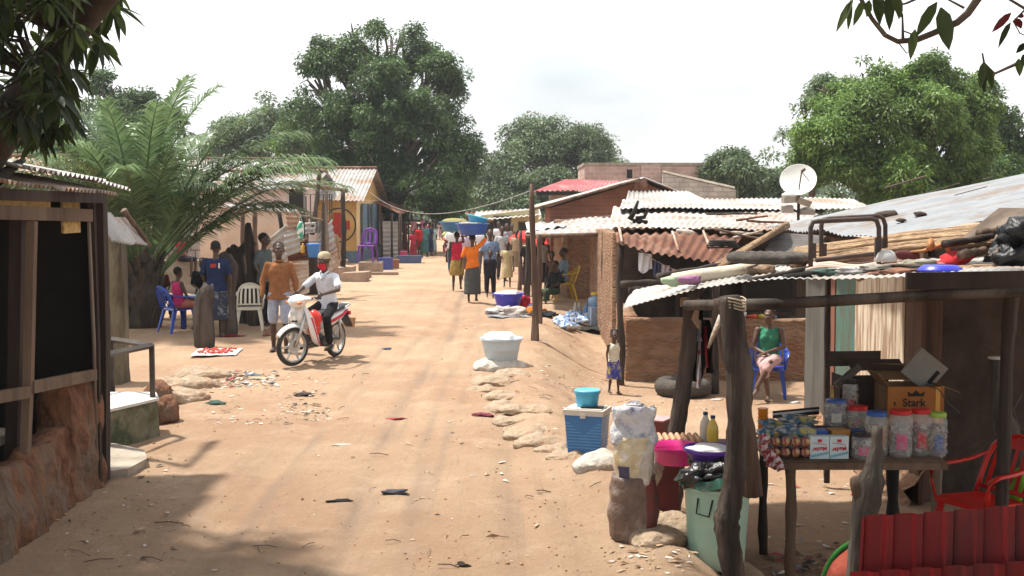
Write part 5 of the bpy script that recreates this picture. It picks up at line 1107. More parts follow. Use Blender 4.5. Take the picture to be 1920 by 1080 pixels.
# man in navy with red patch, back to us
nav = cloth('navy_shirt', (.018, .028, .075))
pat = mat('dark_floral_cloth', (.03, .035, .06), .9, (.02, .022, .03), 9, c3=(.30, .32, .34), bumpy=.3)
def patch(t, P, h): o = MB(); o.box((.03, .118, 1.27), (.10, .01, .07)); o.build('red_print', M['redpaint'], t); o = MB(); o.box((-.07, .118, 1.27), (.025, .01, .09)); o.build('white_print', M['tile'], t)
person('person in navy top with a red back print and dark floral skirt, seen from behind', gp(407, 632), math.pi+.1, 1.72, stand(elL=(.24, -.02, 1.12), elR=(-.24, .02, 1.12), wrL=(.2, -.12, .9)), (nav, .9, .1), (pat, 'skirt', .62), near=True, extra=patch)
# group at left under the palm
pk = cloth('pink_top', (.50, .035, .14)); coral = cloth('coral_skirt', (.50, .17, .12)); redb = cloth('red_shirt', (.36, .02, .035))
# ---------------------------------------------------------------- plastic chairs
def plastic_chair(name, label, loc, rz, m, arms=True, group=None, slats=5):
    """monobloc chair, faces -Y"""
    t = thing(name, label, 'chair', loc, rz, group)
    o = MB(); n = 10
    def seatf(u, v): x = (u-.5)*.46*(1-.08*v); y = -.23+.44*v; return V3((x, y, .43-.02*math.sin(math.pi*u)*math.sin(math.pi*v)+.012*(1-v)-.03*max(0, .12-v)*6))
    o.sheet(seatf, 12, 12, .022); o.build('seat', m, t, True, ang=40)
    bk = lambda u, z: V3(((u-.5)*(.46-.10*((z-.43)/.42)**3), .215+.16*((z-.43)/.42)+.03*(1-(2*u-1)**2)-.02, z))
    o = MB(); arch = [bk(0, .42), bk(0, .55), bk(0, .68), bk(.03, .77), bk(.12, .82), bk(.3, .85), bk(.5, .86), bk(.7, .85), bk(.88, .82), bk(.97, .77), bk(1, .68), bk(1, .55), bk(1, .42)]
    o.tube(arch, .024, 8, flat=.7); o.tube([bk(.03, .47), bk(.5, .47), bk(.97, .47)], .018, 8); 
    o.sheet(lambda u, v: bk(.08+.84*u, .765+.075*v*(1-.6*abs(2*u-1)**3)), 12, 3, .0); o.build('backrest', m, t, True)
    for k in range(slats):
        u = .14+.72*k/(slats-1); o = MB(); w = .27/slats
        o.sheet(lambda a, b_: bk(u+(a-.5)*w*1.6*(1-.1*b_)+(u-.5)*.12*b_*0, .47+.31*b_)+V3((0, .004, 0)), 2, 8); o.build('slat', m, t, True)
    for sx in (-1, 1):
        for sy in (-1, 1):
            o = MB(); a = V3((sx*.21, -.205 if sy < 0 else .20, .42)); b_ = V3((sx*.255, -.27 if sy < 0 else .30, 0))
            w = V3((sx*-.055, 0, 0)); w2 = V3((0, .055*(1 if sy < 0 else -1), 0))
            for ww in (w, w2):
                q = .008; nn_ = ww.cross(V3((0, 0, 1))).normalized()*q
                o.rings([[a+nn_, a+ww*1.1+nn_, a+ww*1.1-nn_, a-nn_], [b_+nn_, b_+ww*.55+nn_, b_+ww*.55-nn_, b_-nn_]])
            o.build('leg', m, t)
        if arms:
            o = MB(); pts = [V3((sx*.235, -.215, .42)), V3((sx*.262, -.24, .55)), V3((sx*.27, -.23, .625)), V3((sx*.27, -.15, .655)), V3((sx*.265, 0, .66)), V3((sx*.25, .16, .675)), V3((sx*.215, .29, .72))]
            o.tube(pts, [.022, .022, .026, .03, .032, .03, .022], 8, flat=.45, up=(0, .3, 1)); o.build('armrest', m, t, True)
    return t
BLUEP = plastic('royal_blue_plastic', (.025, .07, .38)); WHITEP = plastic('cream_plastic', (.66, .60, .48)); REDP = plastic('red_plastic', (.50, .012, .008), .3); PURP = plastic('purple_plastic', (.14, .02, .24)); YELP = plastic('yellow_chair_plastic', (.55, .36, .02))
A_ = G(1449, 752)
ch = plastic_chair('plastic_chair', 'blue plastic armchair under the woman in the green top', A_+V3((0, .32, 0)), -.22, BLUEP)
wch = plastic_chair('plastic_chair', 'empty cream white plastic armchair behind the brown jumper man', G(464, 622)+V3((0, .2, 0)), .18, WHITEP)
bch = plastic_chair('plastic_chair', 'blue plastic armchair with the girl in pink, by the stump post', G(328, 626)+V3((0, .25, 0)), 2.35, BLUEP)
rch = plastic_chair('plastic_chair', 'red plastic armchair behind the red zinc sheet', V3((3.42, 8.8, -.215)), -1.1, REDP)
o = MB(); o.box((3.5, 8.85, -.36), (1.1, 1.0, .285), jit=.03); x = o.build('earth_ledge', M['mudtan'], origin=(3.5, 8.85, -.4)); tag(x, 'low earth ledge under the red plastic chair', 'ledge')
pch = plastic_chair('plastic_chair', 'purple plastic chair standing on the concrete plinth', V3((W(686, 490, 42).x, G(693, 514).y+.5, .39)), -.15, PURP, arms=False, slats=3); pch.scale = (1.2, 1.2, 1.35)
ych = plastic_chair('plastic_chair', 'yellow plastic chair in the mud house doorway', V3((W(1058, 500, 30).x, 30.2, HG(1.3, 30))), -1.4, YELP)
# seated woman, green top
grn = cloth('green_vest', (.045, .20, .12)); pkl = cloth('pale_pink_skirt', (.52, .34, .32), (.42, .25, .25), 9)
person('seated woman in green vest and pale pink skirt on the blue chair', A_+V3((0, .30, 0)), -.22+.0, 1.66,
       sit(.44, knL=(.03, -.45, .58), anL=(-.16, -.58, .22), knR=(-.06, -.42, .50), anR=(.0, -.40, .08), wrL=(-.06, -.24, .68), wrR=(.02, -.27, .64), elL=(.22, -.02, .76), elR=(-.24, -.04, .74), fdL=(-.5, -1, -.5), yaw=-.5, hiL=(.09, -.02, .56)),
       (grn, 0, .02), (pkl, 'lap', .28), SKIN2, 'bun', near=True, female=True, shoes=None)
# toddler
blz = mat('blue_yellow_print', (.04, .045, .25), .9, (.03, .035, .2), 10, c3=(.55, .42, .05)); crm = cloth('cream_top', (.60, .54, .42))
person('small child in cream vest and blue yellow print wrap standing in the yard', G(1151, 741), .35, .92, walk(.35, yaw=-.3), (crm, .0, .02), (blz, 'skirt', .50), SKIN, 'tufts', near=True, child=1.)
# ---------------------------------------------------------------- left seated group
person('girl in pink top and coral skirt seated on the blue chair by the stump', G(328, 626)+V3((.02, .26, .0)), 2.35, 1.5, sit(.48, yaw=.3), (pk, 0, .02), (coral, 'lap', .1), SKIN, 'short', near=False, female=True)
tb = thing('wooden_bench', 'dark low bench of the seated group under the palm', 'bench', G(318, 600)); 
o = MB(); q = G(318, 600); o.box(q+V3((0, .3, .40)), (1.5, .3, .05)); o.build('seat', M['plankdk'], tb, world=True)
for sx in (-.6, .6): o = MB(); o.box(q+V3((sx, .3, .19)), (.06, .25, .37)); o.build('leg', M['plankdk'], tb, world=True)
person('boy in dark brown shirt seated at the far left of the palm group', G(303, 600)+V3((-.1, .3, 0)), .6, 1.45, sit(.45, yaw=.6), (cloth('brown_red_shirt', (.10, .025, .02)), .8, .05), (cloth('dark_trousers', (.025, .022, .022)), 'trousers', 1.9), SKIN)
person('person in black with crossed arms seated at the right end of the bench', G(350, 600)+V3((.25, .35, 0)), .3, 1.6, sit(.45, yaw=-.4), (cloth('black_shirt', (.02, .02, .022)), .9, .05), (cloth('dark_trousers', (.02, .02, .02)), 'trousers', 1.9), SKIN)
person('child in red and black football shirt sitting on the wall behind the palm group', V3((W(341, 500, 33).x, 33, .42)), 1.2, 1.55, sit(.45, yaw=.3), (redb, .85, .05), (cloth('black_shorts', (.015, .015, .02)), 'shorts', .9), SKIN)
o = MB(); q = V3((W(341, 500, 33).x, 33.2, 0)); o.box(q+V3((0, 0, .42)), (1.8, .5, .9), jit=.02); x = o.build('low_block', M['concrete'], origin=q); tag(x, 'low concrete block under the child in red and black', 'block')
t = thing('small_table', 'small pale blue topped table beside the girl in pink', 'table', G(352, 620)+V3((0, .25, 0))); o = MB(); o.box((0, 0, .62), (.35, .35, .03)); o.build('table_top', plastic('pale_blue_top', (.28, .50, .55)), t)
for sx in (-.14, .14):
    for sy in (-.14, .14): o = MB(); o.box((sx, sy, .3), (.03, .03, .6)); o.build('leg', M['plankdk'], t)
# ---------------------------------------------------------------- the walking crowd
def basin(name, label, loc, r, h, m, fill=None, fh=.08, group=None, tilt=0, taper=.72):
    t = thing(name, label, 'basin', loc, 0, group); o = MB()
    o.lathe([(r*taper, 0), (r*taper+.01, .01), (r*.95, h*.96), (r, h), (r*1.04, h+.008), (r*1.05, h-.012), (r*1.02, h-.02), (r*.97, h-.005), (r*(taper+.03), .03), (.01, .025)], (0, 0, 0), 32, True); o.build('tub', m, t, True, ang=50)
    if fill:
        o = MB(); o.ell((0, 0, h*.93), (r*.86, r*.86, h*.10+abs(fh)), 22, 12, noise=.3, seed=int(loc[0]*10)); o.build('contents', fill, t, True)
    if tilt: t.rotation_euler = (0, tilt, 0)
    return t
BASB = plastic('blue_basin_plastic', (.03, .10, .40)); BASLB = plastic('sky_blue_plastic', (.06, .40, .62)); GRNP = plastic('green_basin_plastic', (.04, .30, .06)); PURB = plastic('violet_plastic', (.09, .03, .28))
orange = cloth('orange_shirt', (.78, .19, .02)); grsk = cloth('dark_grey_skirt', (.085, .085, .082), (.06, .06, .06), 20); mustard = cloth('mustard_skirt', (.34, .23, .06), (.22, .13, .04), 14); redt = cloth('crimson_vest', (.50, .02, .05))
a = G(886, 568)
person('woman in orange shirt and long dark grey skirt carrying a blue basin on her head', a, math.pi-.1, 1.66, walk(.25, shR=(-.19, 0, 1.42), elR=(-.34, -.02, 1.60), wrR=(-.27, -.02, 1.82), elL=(.26, .02, 1.12), wrL=(.30, -.03, .88), handR=(.3, 0, 1)), (orange, .85, .06), (grsk, 'skirt', .74), SKIN, 'short', female=True, near=False)
basin('head_basin', 'blue basin of goods on the head of the woman in orange', a+V3((0, 0, 1.64)), .40, .27, BASB, mat('mixed_goods', (.35, .38, .34), .8, (.08, .07, .09), 18, c3=(.42, .22, .12)), .05)
t_ = basin('head_basin', 'small sky blue bowl tilted on top of the blue basin', a+V3((.10, 0, 1.93)), .26, .15, BASLB, tilt=.25)
b_ = G(857, 546)
person('woman in crimson vest and mustard skirt carrying a basin, left of the orange shirt', b_, math.pi-.05, 1.62, walk(-.3, shR=(-.18, 0, 1.42), elR=(-.16, 0, 1.66), wrR=(-.10, 0, 1.88), shL=(.18, 0, 1.38), handR=(0, 0, 1)), (redt, .0, .03), (mustard, 'skirt', .48), SKIN, 'short', female=True)
basin('head_basin', 'darker blue basin with greens on the head of the woman in crimson', b_+V3((-.08, 0, 1.63)), .40, .26, plastic('steel_blue_plastic', (.03, .16, .34)), mat('green_goods', (.12, .30, .08), .8, (.30, .10, .05), 14), .09)
c_ = V3(G(866, 540)); 
far = [
 ('man in blue plaid shirt walking towards the camera right of the orange shirt', (919, 552), 0, 1.75, walk(.4), (mat('blue_plaid', (.22, .30, .42), .9, (.10, .14, .25), 24, detail=1), .8, .08), (cloth('dark_jeans', (.03, .035, .06)), 'trousers', 1.95), 'short', 0),
 ('child in black top with pink waistband and black leggings, holding a hand', (919, 558), .1, 1.22, walk(.2, elL=(.24, 0, 1.12), wrL=(.30, -.03, .9)), (cloth('black_crop_top', (.025, .022, .03)), .6, .0), (cloth('black_leggings', (.02, .018, .02)), 'trousers', 1.7), 'short', .5),
 ('child in pale yellow dress walking hand in hand, right of the black top', (951, 540), -.1, 1.30, walk(-.25, elR=(-.24, 0, 1.12), wrR=(-.32, -.03, .9)), (cloth('pale_yellow_dress', (.56, .46, .26)), .6, .1), (cloth('pale_yellow_dress', (.56, .46, .26)), 'skirt', .55), 'short', .4),
 ('person in pale grey shirt behind the child in the yellow dress', (941, 528), .3, 1.72, walk(.3), (cloth('pale_grey_shirt', (.45, .46, .46)), .9, .08), (cloth('dark_jeans2', (.04, .04, .05)), 'trousers', 1.9), 'short', 0),
 ('man in white shirt behind the basin carriers', (905, 520), math.pi, 1.75, walk(.3), (cloth('white_shirt', (.66, .66, .68)), .8, .08), (cloth('grey_trousers', (.15, .15, .16)), 'trousers', 1.9), 'short', 0),
 ('woman in pale lilac shirt between the two basin carriers', (873, 525), math.pi, 1.66, walk(-.3), (cloth('lilac_shirt', (.50, .40, .48)), .8, .08), (cloth('brown_skirt', (.14, .08, .05)), 'skirt', .6), 'short', 0),
 ('person in white T-shirt just behind the woman in crimson', (848, 512), math.pi, 1.72, walk(.3), (cloth('white_tee', (.7, .7, .7)), .8, .08), (cloth('blue_jeans', (.06, .09, .16)), 'trousers', 1.9), 'short', 0),
]
for lb, px, rz, ht, po, tp, bt, hr, ch_ in far: person(lb, G(*px), rz, ht, po, tp, bt, SKIN, hr, child=ch_, female='woman' in lb)
# distant people
rp = random.Random(21)
dist = [((822, 441), 1.7, 'white', 'distant person in white shirt under the turquoise parasol', .0), ((842, 437), 1.65, 'crimson', 'distant person in red below the turquoise parasol', 1), ((827, 444), 1.6, 'pink', 'distant person in pale pink in the middle of the street', 0), ((815, 443), 1.7, 'grey', 'distant person in grey at the left of the street', 1), ((833, 434), 1.7, 'navy', 'most distant person in navy on the street', 0), ((810, 447), 1.6, 'brown', 'distant person in brown left of the grey one', 2),
        ((788, 484), 1.55, 'red', 'woman in red skirt with her back to us by the left market', 3), ((796, 484), 1.6, 'teal', 'woman in teal print dress at the left market', 3), ((806, 482), 1.6, 'navy', 'woman in navy print dress at the left market', 2.5), ((812, 480), 1.5, 'mint', 'person in pale mint shirt at the right end of the market group', 2.8), ((783, 478), 1.5, 'black', 'person in black among the hung clothes', 3),
        ((950, 505), 1.7, 'grey', 'person in grey standing in front of the red parasol', .3), ((968, 512), 1.5, 'tan', 'person in tan near the red parasol pole', 0), ((935, 492), 1.7, 'white', 'man in white farther behind the plaid shirt', 0), ((960, 498), 1.65, 'brown', 'person in brown under the red parasol', 0), ((800, 470), 1.6, 'crimson', 'person in crimson deep in the left market', 1), ((775, 486), 1.3, 'crimson', 'seated looking child in crimson beside the blue crate', 0)]
colr = dict(white=(.66, .66, .68), crimson=(.42, .03, .06), pink=(.55, .36, .38), grey=(.30, .31, .33), navy=(.04, .05, .12), brown=(.14, .08, .05), red=(.50, .02, .02), teal=(.07, .20, .20), mint=(.42, .55, .50), black=(.02, .02, .02), tan=(.42, .32, .20))
for (px, py), ht, c, lb, rz in dist:
    p = G(px, py) if py > 450 else W(px, py, 0.0001+ (2300*2.1/(py-385)))
    p.z = HG(p.x, p.y)
    person(lb, p, rz, ht, walk(rp.choice((.3, -.3)), yaw=rp.uniform(-.4, .4)), (cloth('cloth_'+c, colr[c]), .8, .06), (cloth('cloth2_'+c, tuple(v*.55+.01 for v in colr[c])), rp.choice(('skirt', 'trousers')), rp.choice((.55,)) if 0 else .7), SKIN, 'short', group='distant people on the street')
# sellers under the awning
person('seated seller in blue grey shirt on the yellow chair', V3((W(1056, 500, 30).x, 30.2, HG(1.3, 30))), -1.4, 1.65, sit(.46), (cloth('blue_grey_shirt', (.15, .22, .28)), .8, .05), (cloth('dark_cloth', (.03, .03, .035)), 'lap', .8), SKIN, female=True)
person('bare chested small child standing behind the seller', V3((W(1035, 500, 31.5).x, 31.5, 0)), 0, 1.15, stand(), None, (cloth('brown_skirt2', (.12, .08, .06)), 'shorts', .8), SKIN2, 'short', child=.6)
person('standing person in white vest under the awning', V3((W(1018, 500, 32.5).x, 32.5, 0)), .4, 1.6, stand(), (cloth('off_white_vest', (.50, .48, .44)), .0, .05), (cloth('dark_skirt', (.04, .035, .04)), 'skirt', .6), SKIN, female=True)
person('standing person in dark clothes at the left post of the awning', V3((W(992, 500, 31.5).x, 31.5, 0)), .2, 1.6, stand(), (cloth('black_top3', (.03, .025, .03)), .8, .05), (cloth('dark_skirt3', (.05, .03, .04)), 'skirt', .6), SKIN)
person('seated person in black cloth low beside the seller', V3((W(1040, 530, 29.5).x, 29.5, HG(1, 29.5)-.05)), -.9, 1.55, sit(.28), (cloth('black_top4', (.02, .02, .022)), .8, .05), (cloth('dark_green_cloth', (.05, .07, .04)), 'lap', .7), SKIN)
# ---------------------------------------------------------------- motorbike and rider
WHT = mat('white_fairing', (.72, .71, .68), .3, (.62, .60, .56), 5, spec=.5, coat=.3); TYRE = mat('tyre_rubber', (.028, .026, .025), .85, (.05, .045, .04), 6, bumpy=.4, bscale=40); ALU = mat('brushed_alloy', (.50, .50, .48), .4, (.36, .35, .33), 8, metal=.7)
DKM = mat('dark_engine', (.05, .047, .045), .5, (.09, .085, .08), 8, metal=.4); SEATM = mat('black_seat', (.03, .03, .035), .55); STRIPE = mat('red_stripe', (.55, .03, .08), .4); AMB = mat('amber_lens', (.75, .16, .02), .2, spec=.6); GLASSM = mat('lamp_glass', (.55, .57, .58), .12, (.4, .42, .44), 12, spec=.8)
def motorbike(label, F, B, steer=.35, small=False, body=None, z=0., simple=False):
    """F front contact, B rear contact on the ground (world). local: +X forward from the rear axle"""
    d = (F-B); L = math.hypot(d.x, d.y); rz = math.atan2(d.y, d.x); body = body or WHT
    t = thing('motorbike', label, 'motorbike', (B.x, B.y, B.z), rz); Rw = .285; o = None
    def wheel(cx, st, nm):
        e = bpy.data.objects.new(nm, None); C.objects.link(e); e.parent = t; e.location = (cx, 0, Rw); e.rotation_euler = (0, 0, st)
        o = MB(); n = 40; rs = []
        for k in range(n):
            a = 2*math.pi*k/n; c_ = V3((math.cos(a), 0, math.sin(a))); rs.append([c_*(Rw-.040+.040*math.cos(b*math.pi/5))+V3((0, .036*math.sin(b*math.pi/5), 0)) for b in range(10)])
        o.rings(rs, cap=False, close=True); o.build('tyre', TYRE, e, True)
        o = MB(); rs = []
        for k in range(n):
            a = 2*math.pi*k/n; c_ = V3((math.cos(a), 0, math.sin(a))); rs.append([c_*r+V3((0, y, 0)) for r, y in ((.222, -.03), (.235, -.03), (.235, .03), (.222, .03), (.205, .012), (.205, -.012))])
        o.rings(rs, cap=False, close=True); o.build('rim', ALU, e, True, ang=40)
        o = MB()
        for k in range(6):
            a = 2*math.pi*k/6; o.tube([V3((math.cos(a)*.05, 0, math.sin(a)*.05)), V3((math.cos(a)*.21, 0, math.sin(a)*.21))], .014, 6, flat=1.4, up=(0, 0, 1) if abs(math.cos(a)) > .5 else (1, 0, 0))
        o.tube([(0, -.05, 0), (0, .05, 0)], .055, 16); o.tube([(0, .04, 0), (0, .048, 0)], .10, 24); o.build('spoke', ALU, e, True, ang=40)
        return e
    wheel(0, 0, 'rear_wheel'); wf = wheel(L, steer, 'front_wheel')
    # steering part: fender, fork, handlebar, head (all parts in front-wheel space)
    ca, sa = math.cos(steer), math.sin(steer)
    S = lambda x, y, z_: V3((L+x*ca-y*sa, x*sa+y*ca, z_))
    o = MB()
    for i in range(13):
        pass
    fr = []
    for i in range(15):
        a = R(34+i*7); c_ = (math.cos(a)*(Rw+.035), math.sin(a)*(Rw+.035)+Rw); w = .062-.014*abs(i-8)/8
        fr.append([S(c_[0]*1, -w, c_[1]-.03), S(c_[0], -w*.8, c_[1]), S(c_[0]*1.02, 0, c_[1]+.018), S(c_[0], w*.8, c_[1]), S(c_[0], w, c_[1]-.03), S(c_[0]*.98, w*.7, c_[1]-.012), S(c_[0]*.98, 0, c_[1]-.0), S(c_[0]*.98, -w*.7, c_[1]-.012)])
    o.rings(fr); o.build('front_fender', body, t, True, ang=50)
    for s in (-1, 1):
        o = MB(); o.tube([S(0, s*.07, Rw), S(-.10, s*.075, Rw+.24), S(-.17, s*.075, Rw+.46)], [.022, .024, .026], 8); o.build('fork', ALU, t, True)
    o = MB(); o.tube([S(-.26, -.33, 1.0), S(-.2, -.24, 1.0), S(-.17, -.08, .93), S(-.17, .08, .93), S(-.2, .24, 1.0), S(-.26, .33, 1.0)], .012, 8); o.tube([S(-.26, -.34, 1.0), S(-.215, -.24, 1.0)], .02, 8); o.tube([S(-.26, .34, 1.0), S(-.215, .24, 1.0)], .02, 8); o.build('handlebar', SEATM, t, True)
    o = MB()
    for s in (-1, 1): o.tube([S(-.2, s*.25, 1.0), S(-.15, s*.34, .99)], .006, 6)
    o.build('brake_lever', ALU, t, True)
    # headlamp cowl
    o = MB(); o.ell(S(-.10, 0, .95), (.13, .17, .095), 18, 12, (0, .25, steer)); o.ell(S(-.16, .14, .98), (.08, .09, .04), 12, 8, (0, 0, steer)); o.ell(S(-.16, -.14, .98), (.08, .09, .04), 12, 8, (0, 0, steer)); o.blob('headlight_cowl', body, t, .012, 3)
    o = MB(); o.ell(S(-.015, 0, .935), (.04, .085, .055), 16, 10, (0, .25, steer)); o.build('headlight', GLASSM, t, True)
    for s in (-1, 1): o = MB(); o.ell(S(-.035, s*.13, .93), (.045, .05, .025), 12, 8, (0, 0, steer-s*.5)); o.build('indicator', AMB, t, True)
    if True:  # front panel and leg shields
        o = MB(); o.rings([[V3((L-.13, -.09, .88)), V3((L-.10, 0, .90)), V3((L-.13, .09, .88)), V3((L-.22, .09, .88)), V3((L-.22, -.09, .88))], [V3((L-.07, -.11, .72)), V3((L-.03, 0, .72)), V3((L-.07, .11, .72)), V3((L-.22, .13, .72)), V3((L-.22, -.13, .72))], [V3((L-.13, -.09, .60)), V3((L-.08, 0, .60)), V3((L-.13, .09, .60)), V3((L-.26, .12, .58)), V3((L-.26, -.12, .58))]]); o.build('front_panel', body, t, True, ang=35)
        o = MB(); o.box((L-.045, 0, .745), (.02, .10, .10), (0, .25, 0)); o.build('badge_plate', GLASSM, t); o = MB(); o.box((L-.06, 0, .65), (.02, .09, .025), (0, -.3, 0)); o.build('number_plate', SEATM, t)
        for s in (-1, 1):
            o = MB(); pts = [(L-.20, .13, .84), (L-.22, .19, .70), (L-.28, .21, .50), (L-.36, .20, .34), (L-.44, .18, .27)]; rs = []
            for i, (x, y, z_) in enumerate(pts):
                w = (.05, .09, .10, .09, .05)[i]; rs.append([V3((x+w, s*(y-.03), z_+.02)), V3((x, s*y, z_)), V3((x-w, s*(y-.015), z_-.02)), V3((x-w*.9, s*(y-.03), z_-.02)), V3((x, s*(y-.016), z_)), V3((x+w*.9, s*(y-.045), z_+.02))])
            o.rings(rs); o.build('leg_shield', body, t, True, ang=50)
            o = MB(); o.rings([[V3((x+.012-.05*i/4, s*(y+.004), z_)), V3((x-.028-.03*i/4, s*(y+.004), z_-.004)), V3((x-.028-.03*i/4, s*(y-.004), z_-.004)), V3((x+.012-.05*i/4, s*(y-.004), z_))] for i, (x, y, z_) in enumerate(pts[1:])]); o.build('red_stripe', STRIPE, t)
    # spine, side panels, seat
    o = MB(); o.tube([(L-.22, 0, .66), (L-.42, 0, .48), (.48, 0, .46), (.25, 0, .58), (-.05, 0, .68)], [.07, .06, .06, .08, .05], 10); o.build('frame_spine', body, t, True)
    o = MB(); rs = []
    for x, w, h, zc in ((.62, .06, .08, .52), (.45, .10, .11, .56), (.2, .12, .11, .60), (-.05, .11, .09, .65), (-.28, .07, .05, .71), (-.36, .03, .02, .73)): rs.append([V3((x, w*math.cos(a*math.pi/6), zc+h*math.sin(a*math.pi/6))) for a in range(12)])
    o.rings(rs); o.build('side_panel', body, t, True)
    for s in (-1, 1): o = MB(); o.rings([[V3((x, s*(w+.004), zc+.035)), V3((x, s*(w+.006), zc-.01)), V3((x, s*(w-.01), zc-.01)), V3((x, s*(w-.01), zc+.035))] for x, w, zc in ((.42, .10, .545), (.2, .12, .59), (-.05, .112, .645), (-.25, .078, .70))]); o.build('red_stripe', STRIPE, t)
    o = MB(); rs = []
    for x, w, zc, h in ((.60, .05, .66, .03), (.52, .09, .70, .04), (.35, .12, .725, .045), (.15, .125, .735, .045), (-.1, .115, .775, .045), (-.25, .08, .79, .03)): rs.append([V3((x, w*math.cos(a*math.pi/6), zc+h*math.sin(a*math.pi/6))) for a in range(12)])
    o.rings(rs); o.build('seat', SEATM, t, True)
    o = MB(); o.tube([(-.1, -.11, .76), (-.3, -.10, .80), (-.40, 0, .81), (-.3, .10, .80), (-.1, .11, .76)], .013, 8); o.build('grab_rail', ALU, t, True)
    o = MB(); o.box((-.34, 0, .66), (.05, .14, .06)); o.build('tail_light', STRIPE, t)
    o = MB(); o.rings([[V3((-.26, -.07, .66)), V3((-.26, .07, .66)), V3((-.24, .07, .60)), V3((-.24, -.07, .60))], [V3((-.42, -.06, .47)), V3((-.42, .06, .47)), V3((-.40, .06, .45)), V3((-.40, -.06, .45))]]); o.build('rear_fender', SEATM, t)
    o = MB(); o.box((-.43, 0, .50), (.02, .20, .15), (0, -.35, 0)); o.build('number_plate', mat('plate_orange_brown', (.25, .12, .05), .6), t)
    o = MB(); o.ell((.55, 0, .32), (.17, .11, .11), 14, 9); o.tube([(.62, 0, .34), (.80, 0, .38)], [.075, .065], 12); o.tube([(.5, -.13, .30), (.5, .13, .30)], .085, 16); o.build('engine', DKM, t, True, ang=50)
    o = MB(); o.tube([(.5, .125, .30), (.5, .14, .30)], .075, 20); o.tube([(.5, -.125, .30), (.5, -.14, .30)], .075, 20); o.build('engine_cover', ALU, t, True, ang=40)
    for s in (-1, 1): o = MB(); o.tube([(.42, s*.08, .34), (0, s*.075, Rw)], .018, 6); o.build('swing_arm', DKM, t, True); o = MB(); o.tube([(0, s*.09, Rw+.02), (.04, s*.10, .62)], .022, 8); o.build('shock', ALU, t, True)
    o = MB(); o.tube([(.75, -.06, .28), (.6, -.10, .20), (.3, -.12, .22), (-.1, -.13, .27), (-.28, -.13, .30)], [.02, .02, .03, .045, .04], 10); o.build('exhaust', ALU, t, True)
    for s in (-1, 1): o = MB(); o.tube([(.50, s*.10, .24), (.50, s*.26, .24)], .014, 8); o.build('foot_peg', SEATM, t, True)
    o = MB(); o.tube([(.40, .10, .22), (.34, .2, .05)], .009, 6); o.build('stand', DKM, t, True)
    return t, L, rz
F_ = G(549, 687); B_ = G(621, 671); F_.z = B_.z = HG(B_.x, B_.y)
B_ = F_+(B_-F_).normalized()*1.22; B_.z = F_.z
bike, BL, brz = motorbike('white motorbike with red stripes ridden towards the camera', F_, B_, -.36)
# rider: person space faces -Y, bike faces +X
RM = Matrix.LocRotScale(V3(B_), Euler((0, 0, brz)), None)
ws = cloth('white_blue_shirt', (.60, .64, .68), (.52, .56, .61), 7); blk = cloth('black_pants', (.018, .017, .018))
def bikept(x, y, z): return (y, -x, z)     # bike x forward -> person -Y; bike y (left) -> person +X
hx, hy = BL-.26, .30
st = -.36; hb = lambda s: (BL-.26*math.cos(st)-s*.30*math.sin(st), -.26*math.sin(st)+s*.30*math.cos(st), 1.03)
def mask(t, P, h):
    o = MB(); o.ell(h(0, -.045, -.058), (.066, .058, .05), 14, 10); o.ell(h(.02, -.04, -.10), (.045, .05, .04), 12, 8); o.blob('face_mask', mat('red_mask', (.52, .015, .03), .8, bumpy=.3), t, .01, 2)
    o = MB(); o.tube([P['neck']+V3((-.06, -.02, .0)), P['neck']+V3((-.05, -.085, -.03)), P['neck']+V3((0, -.115, -.12)), P['neck']+V3((.05, -.085, -.03)), P['neck']+V3((.06, -.02, .0)), P['neck']+V3((0, .06, .02))], .016, 7, close=True); o.build('collar', ws, t, True)
    o = MB(); 
    for k in range(3): o.ell(P['chest'].lerp(P['pel'], k*.42-.1)+V3((0, -.125, 0)), (.008, .004, .008), 8, 5)
    o.build('button', M['tile'], t)
sc_ = 1.70/1.7
person('rider in white short sleeved shirt, black trousers and a pulled down red face mask', V3(B_), brz+math.pi/2, 1.70,
       stand(pel=(0, -.22, .86), chest=(0, -.25, 1.17), neck=(0, -.29, 1.34), head=(0, -.33, 1.49), shL=(.165, -.26, 1.265), shR=(-.165, -.26, 1.265), elL=(.33, -.46, 1.08), elR=(-.30, -.48, 1.08), wrL=bikept(hb(1)[0]-.09, hb(1)[1], 1.045), wrR=bikept(hb(-1)[0]-.09, hb(-1)[1], 1.045),
             handL=(0, -1, -.25), handR=(0, -1, -.25), hiL=(.10, -.24, .82), hiR=(-.10, -.24, .82), knL=(.22, -.62, .66), knR=(-.22, -.62, .66), anL=(.20, -.50, .28), anR=(-.20, -.50, .28), fdL=(.15, -1, -.1), fdR=(-.15, -1, -.1), yaw=-.15, nod=.05),
       (ws, .72, .10), (blk, 'trousers', 1.93), SKIN, 'cap', near=True, shoes=SEATM, hatm=cloth('beige_cap', (.42, .36, .24)), extra=mask)
# red bag hanging behind the leg shield
o = MB(); o.ell((BL-.40, .13, .66), (.11, .11, .14), 16, 12, noise=.12); o.ell((BL-.40, .12, .52), (.09, .10, .14), 14, 10, noise=.1)
x = o.build('red_bag', mat('shiny_red_bag', (.62, .03, .02), .3, (.5, .02, .015), 4, coat=.3), None, True); x.location = B_; x.rotation_euler = (0, 0, brz); tag(x, 'shiny red bag hanging between the rider and the leg shield', 'bag')
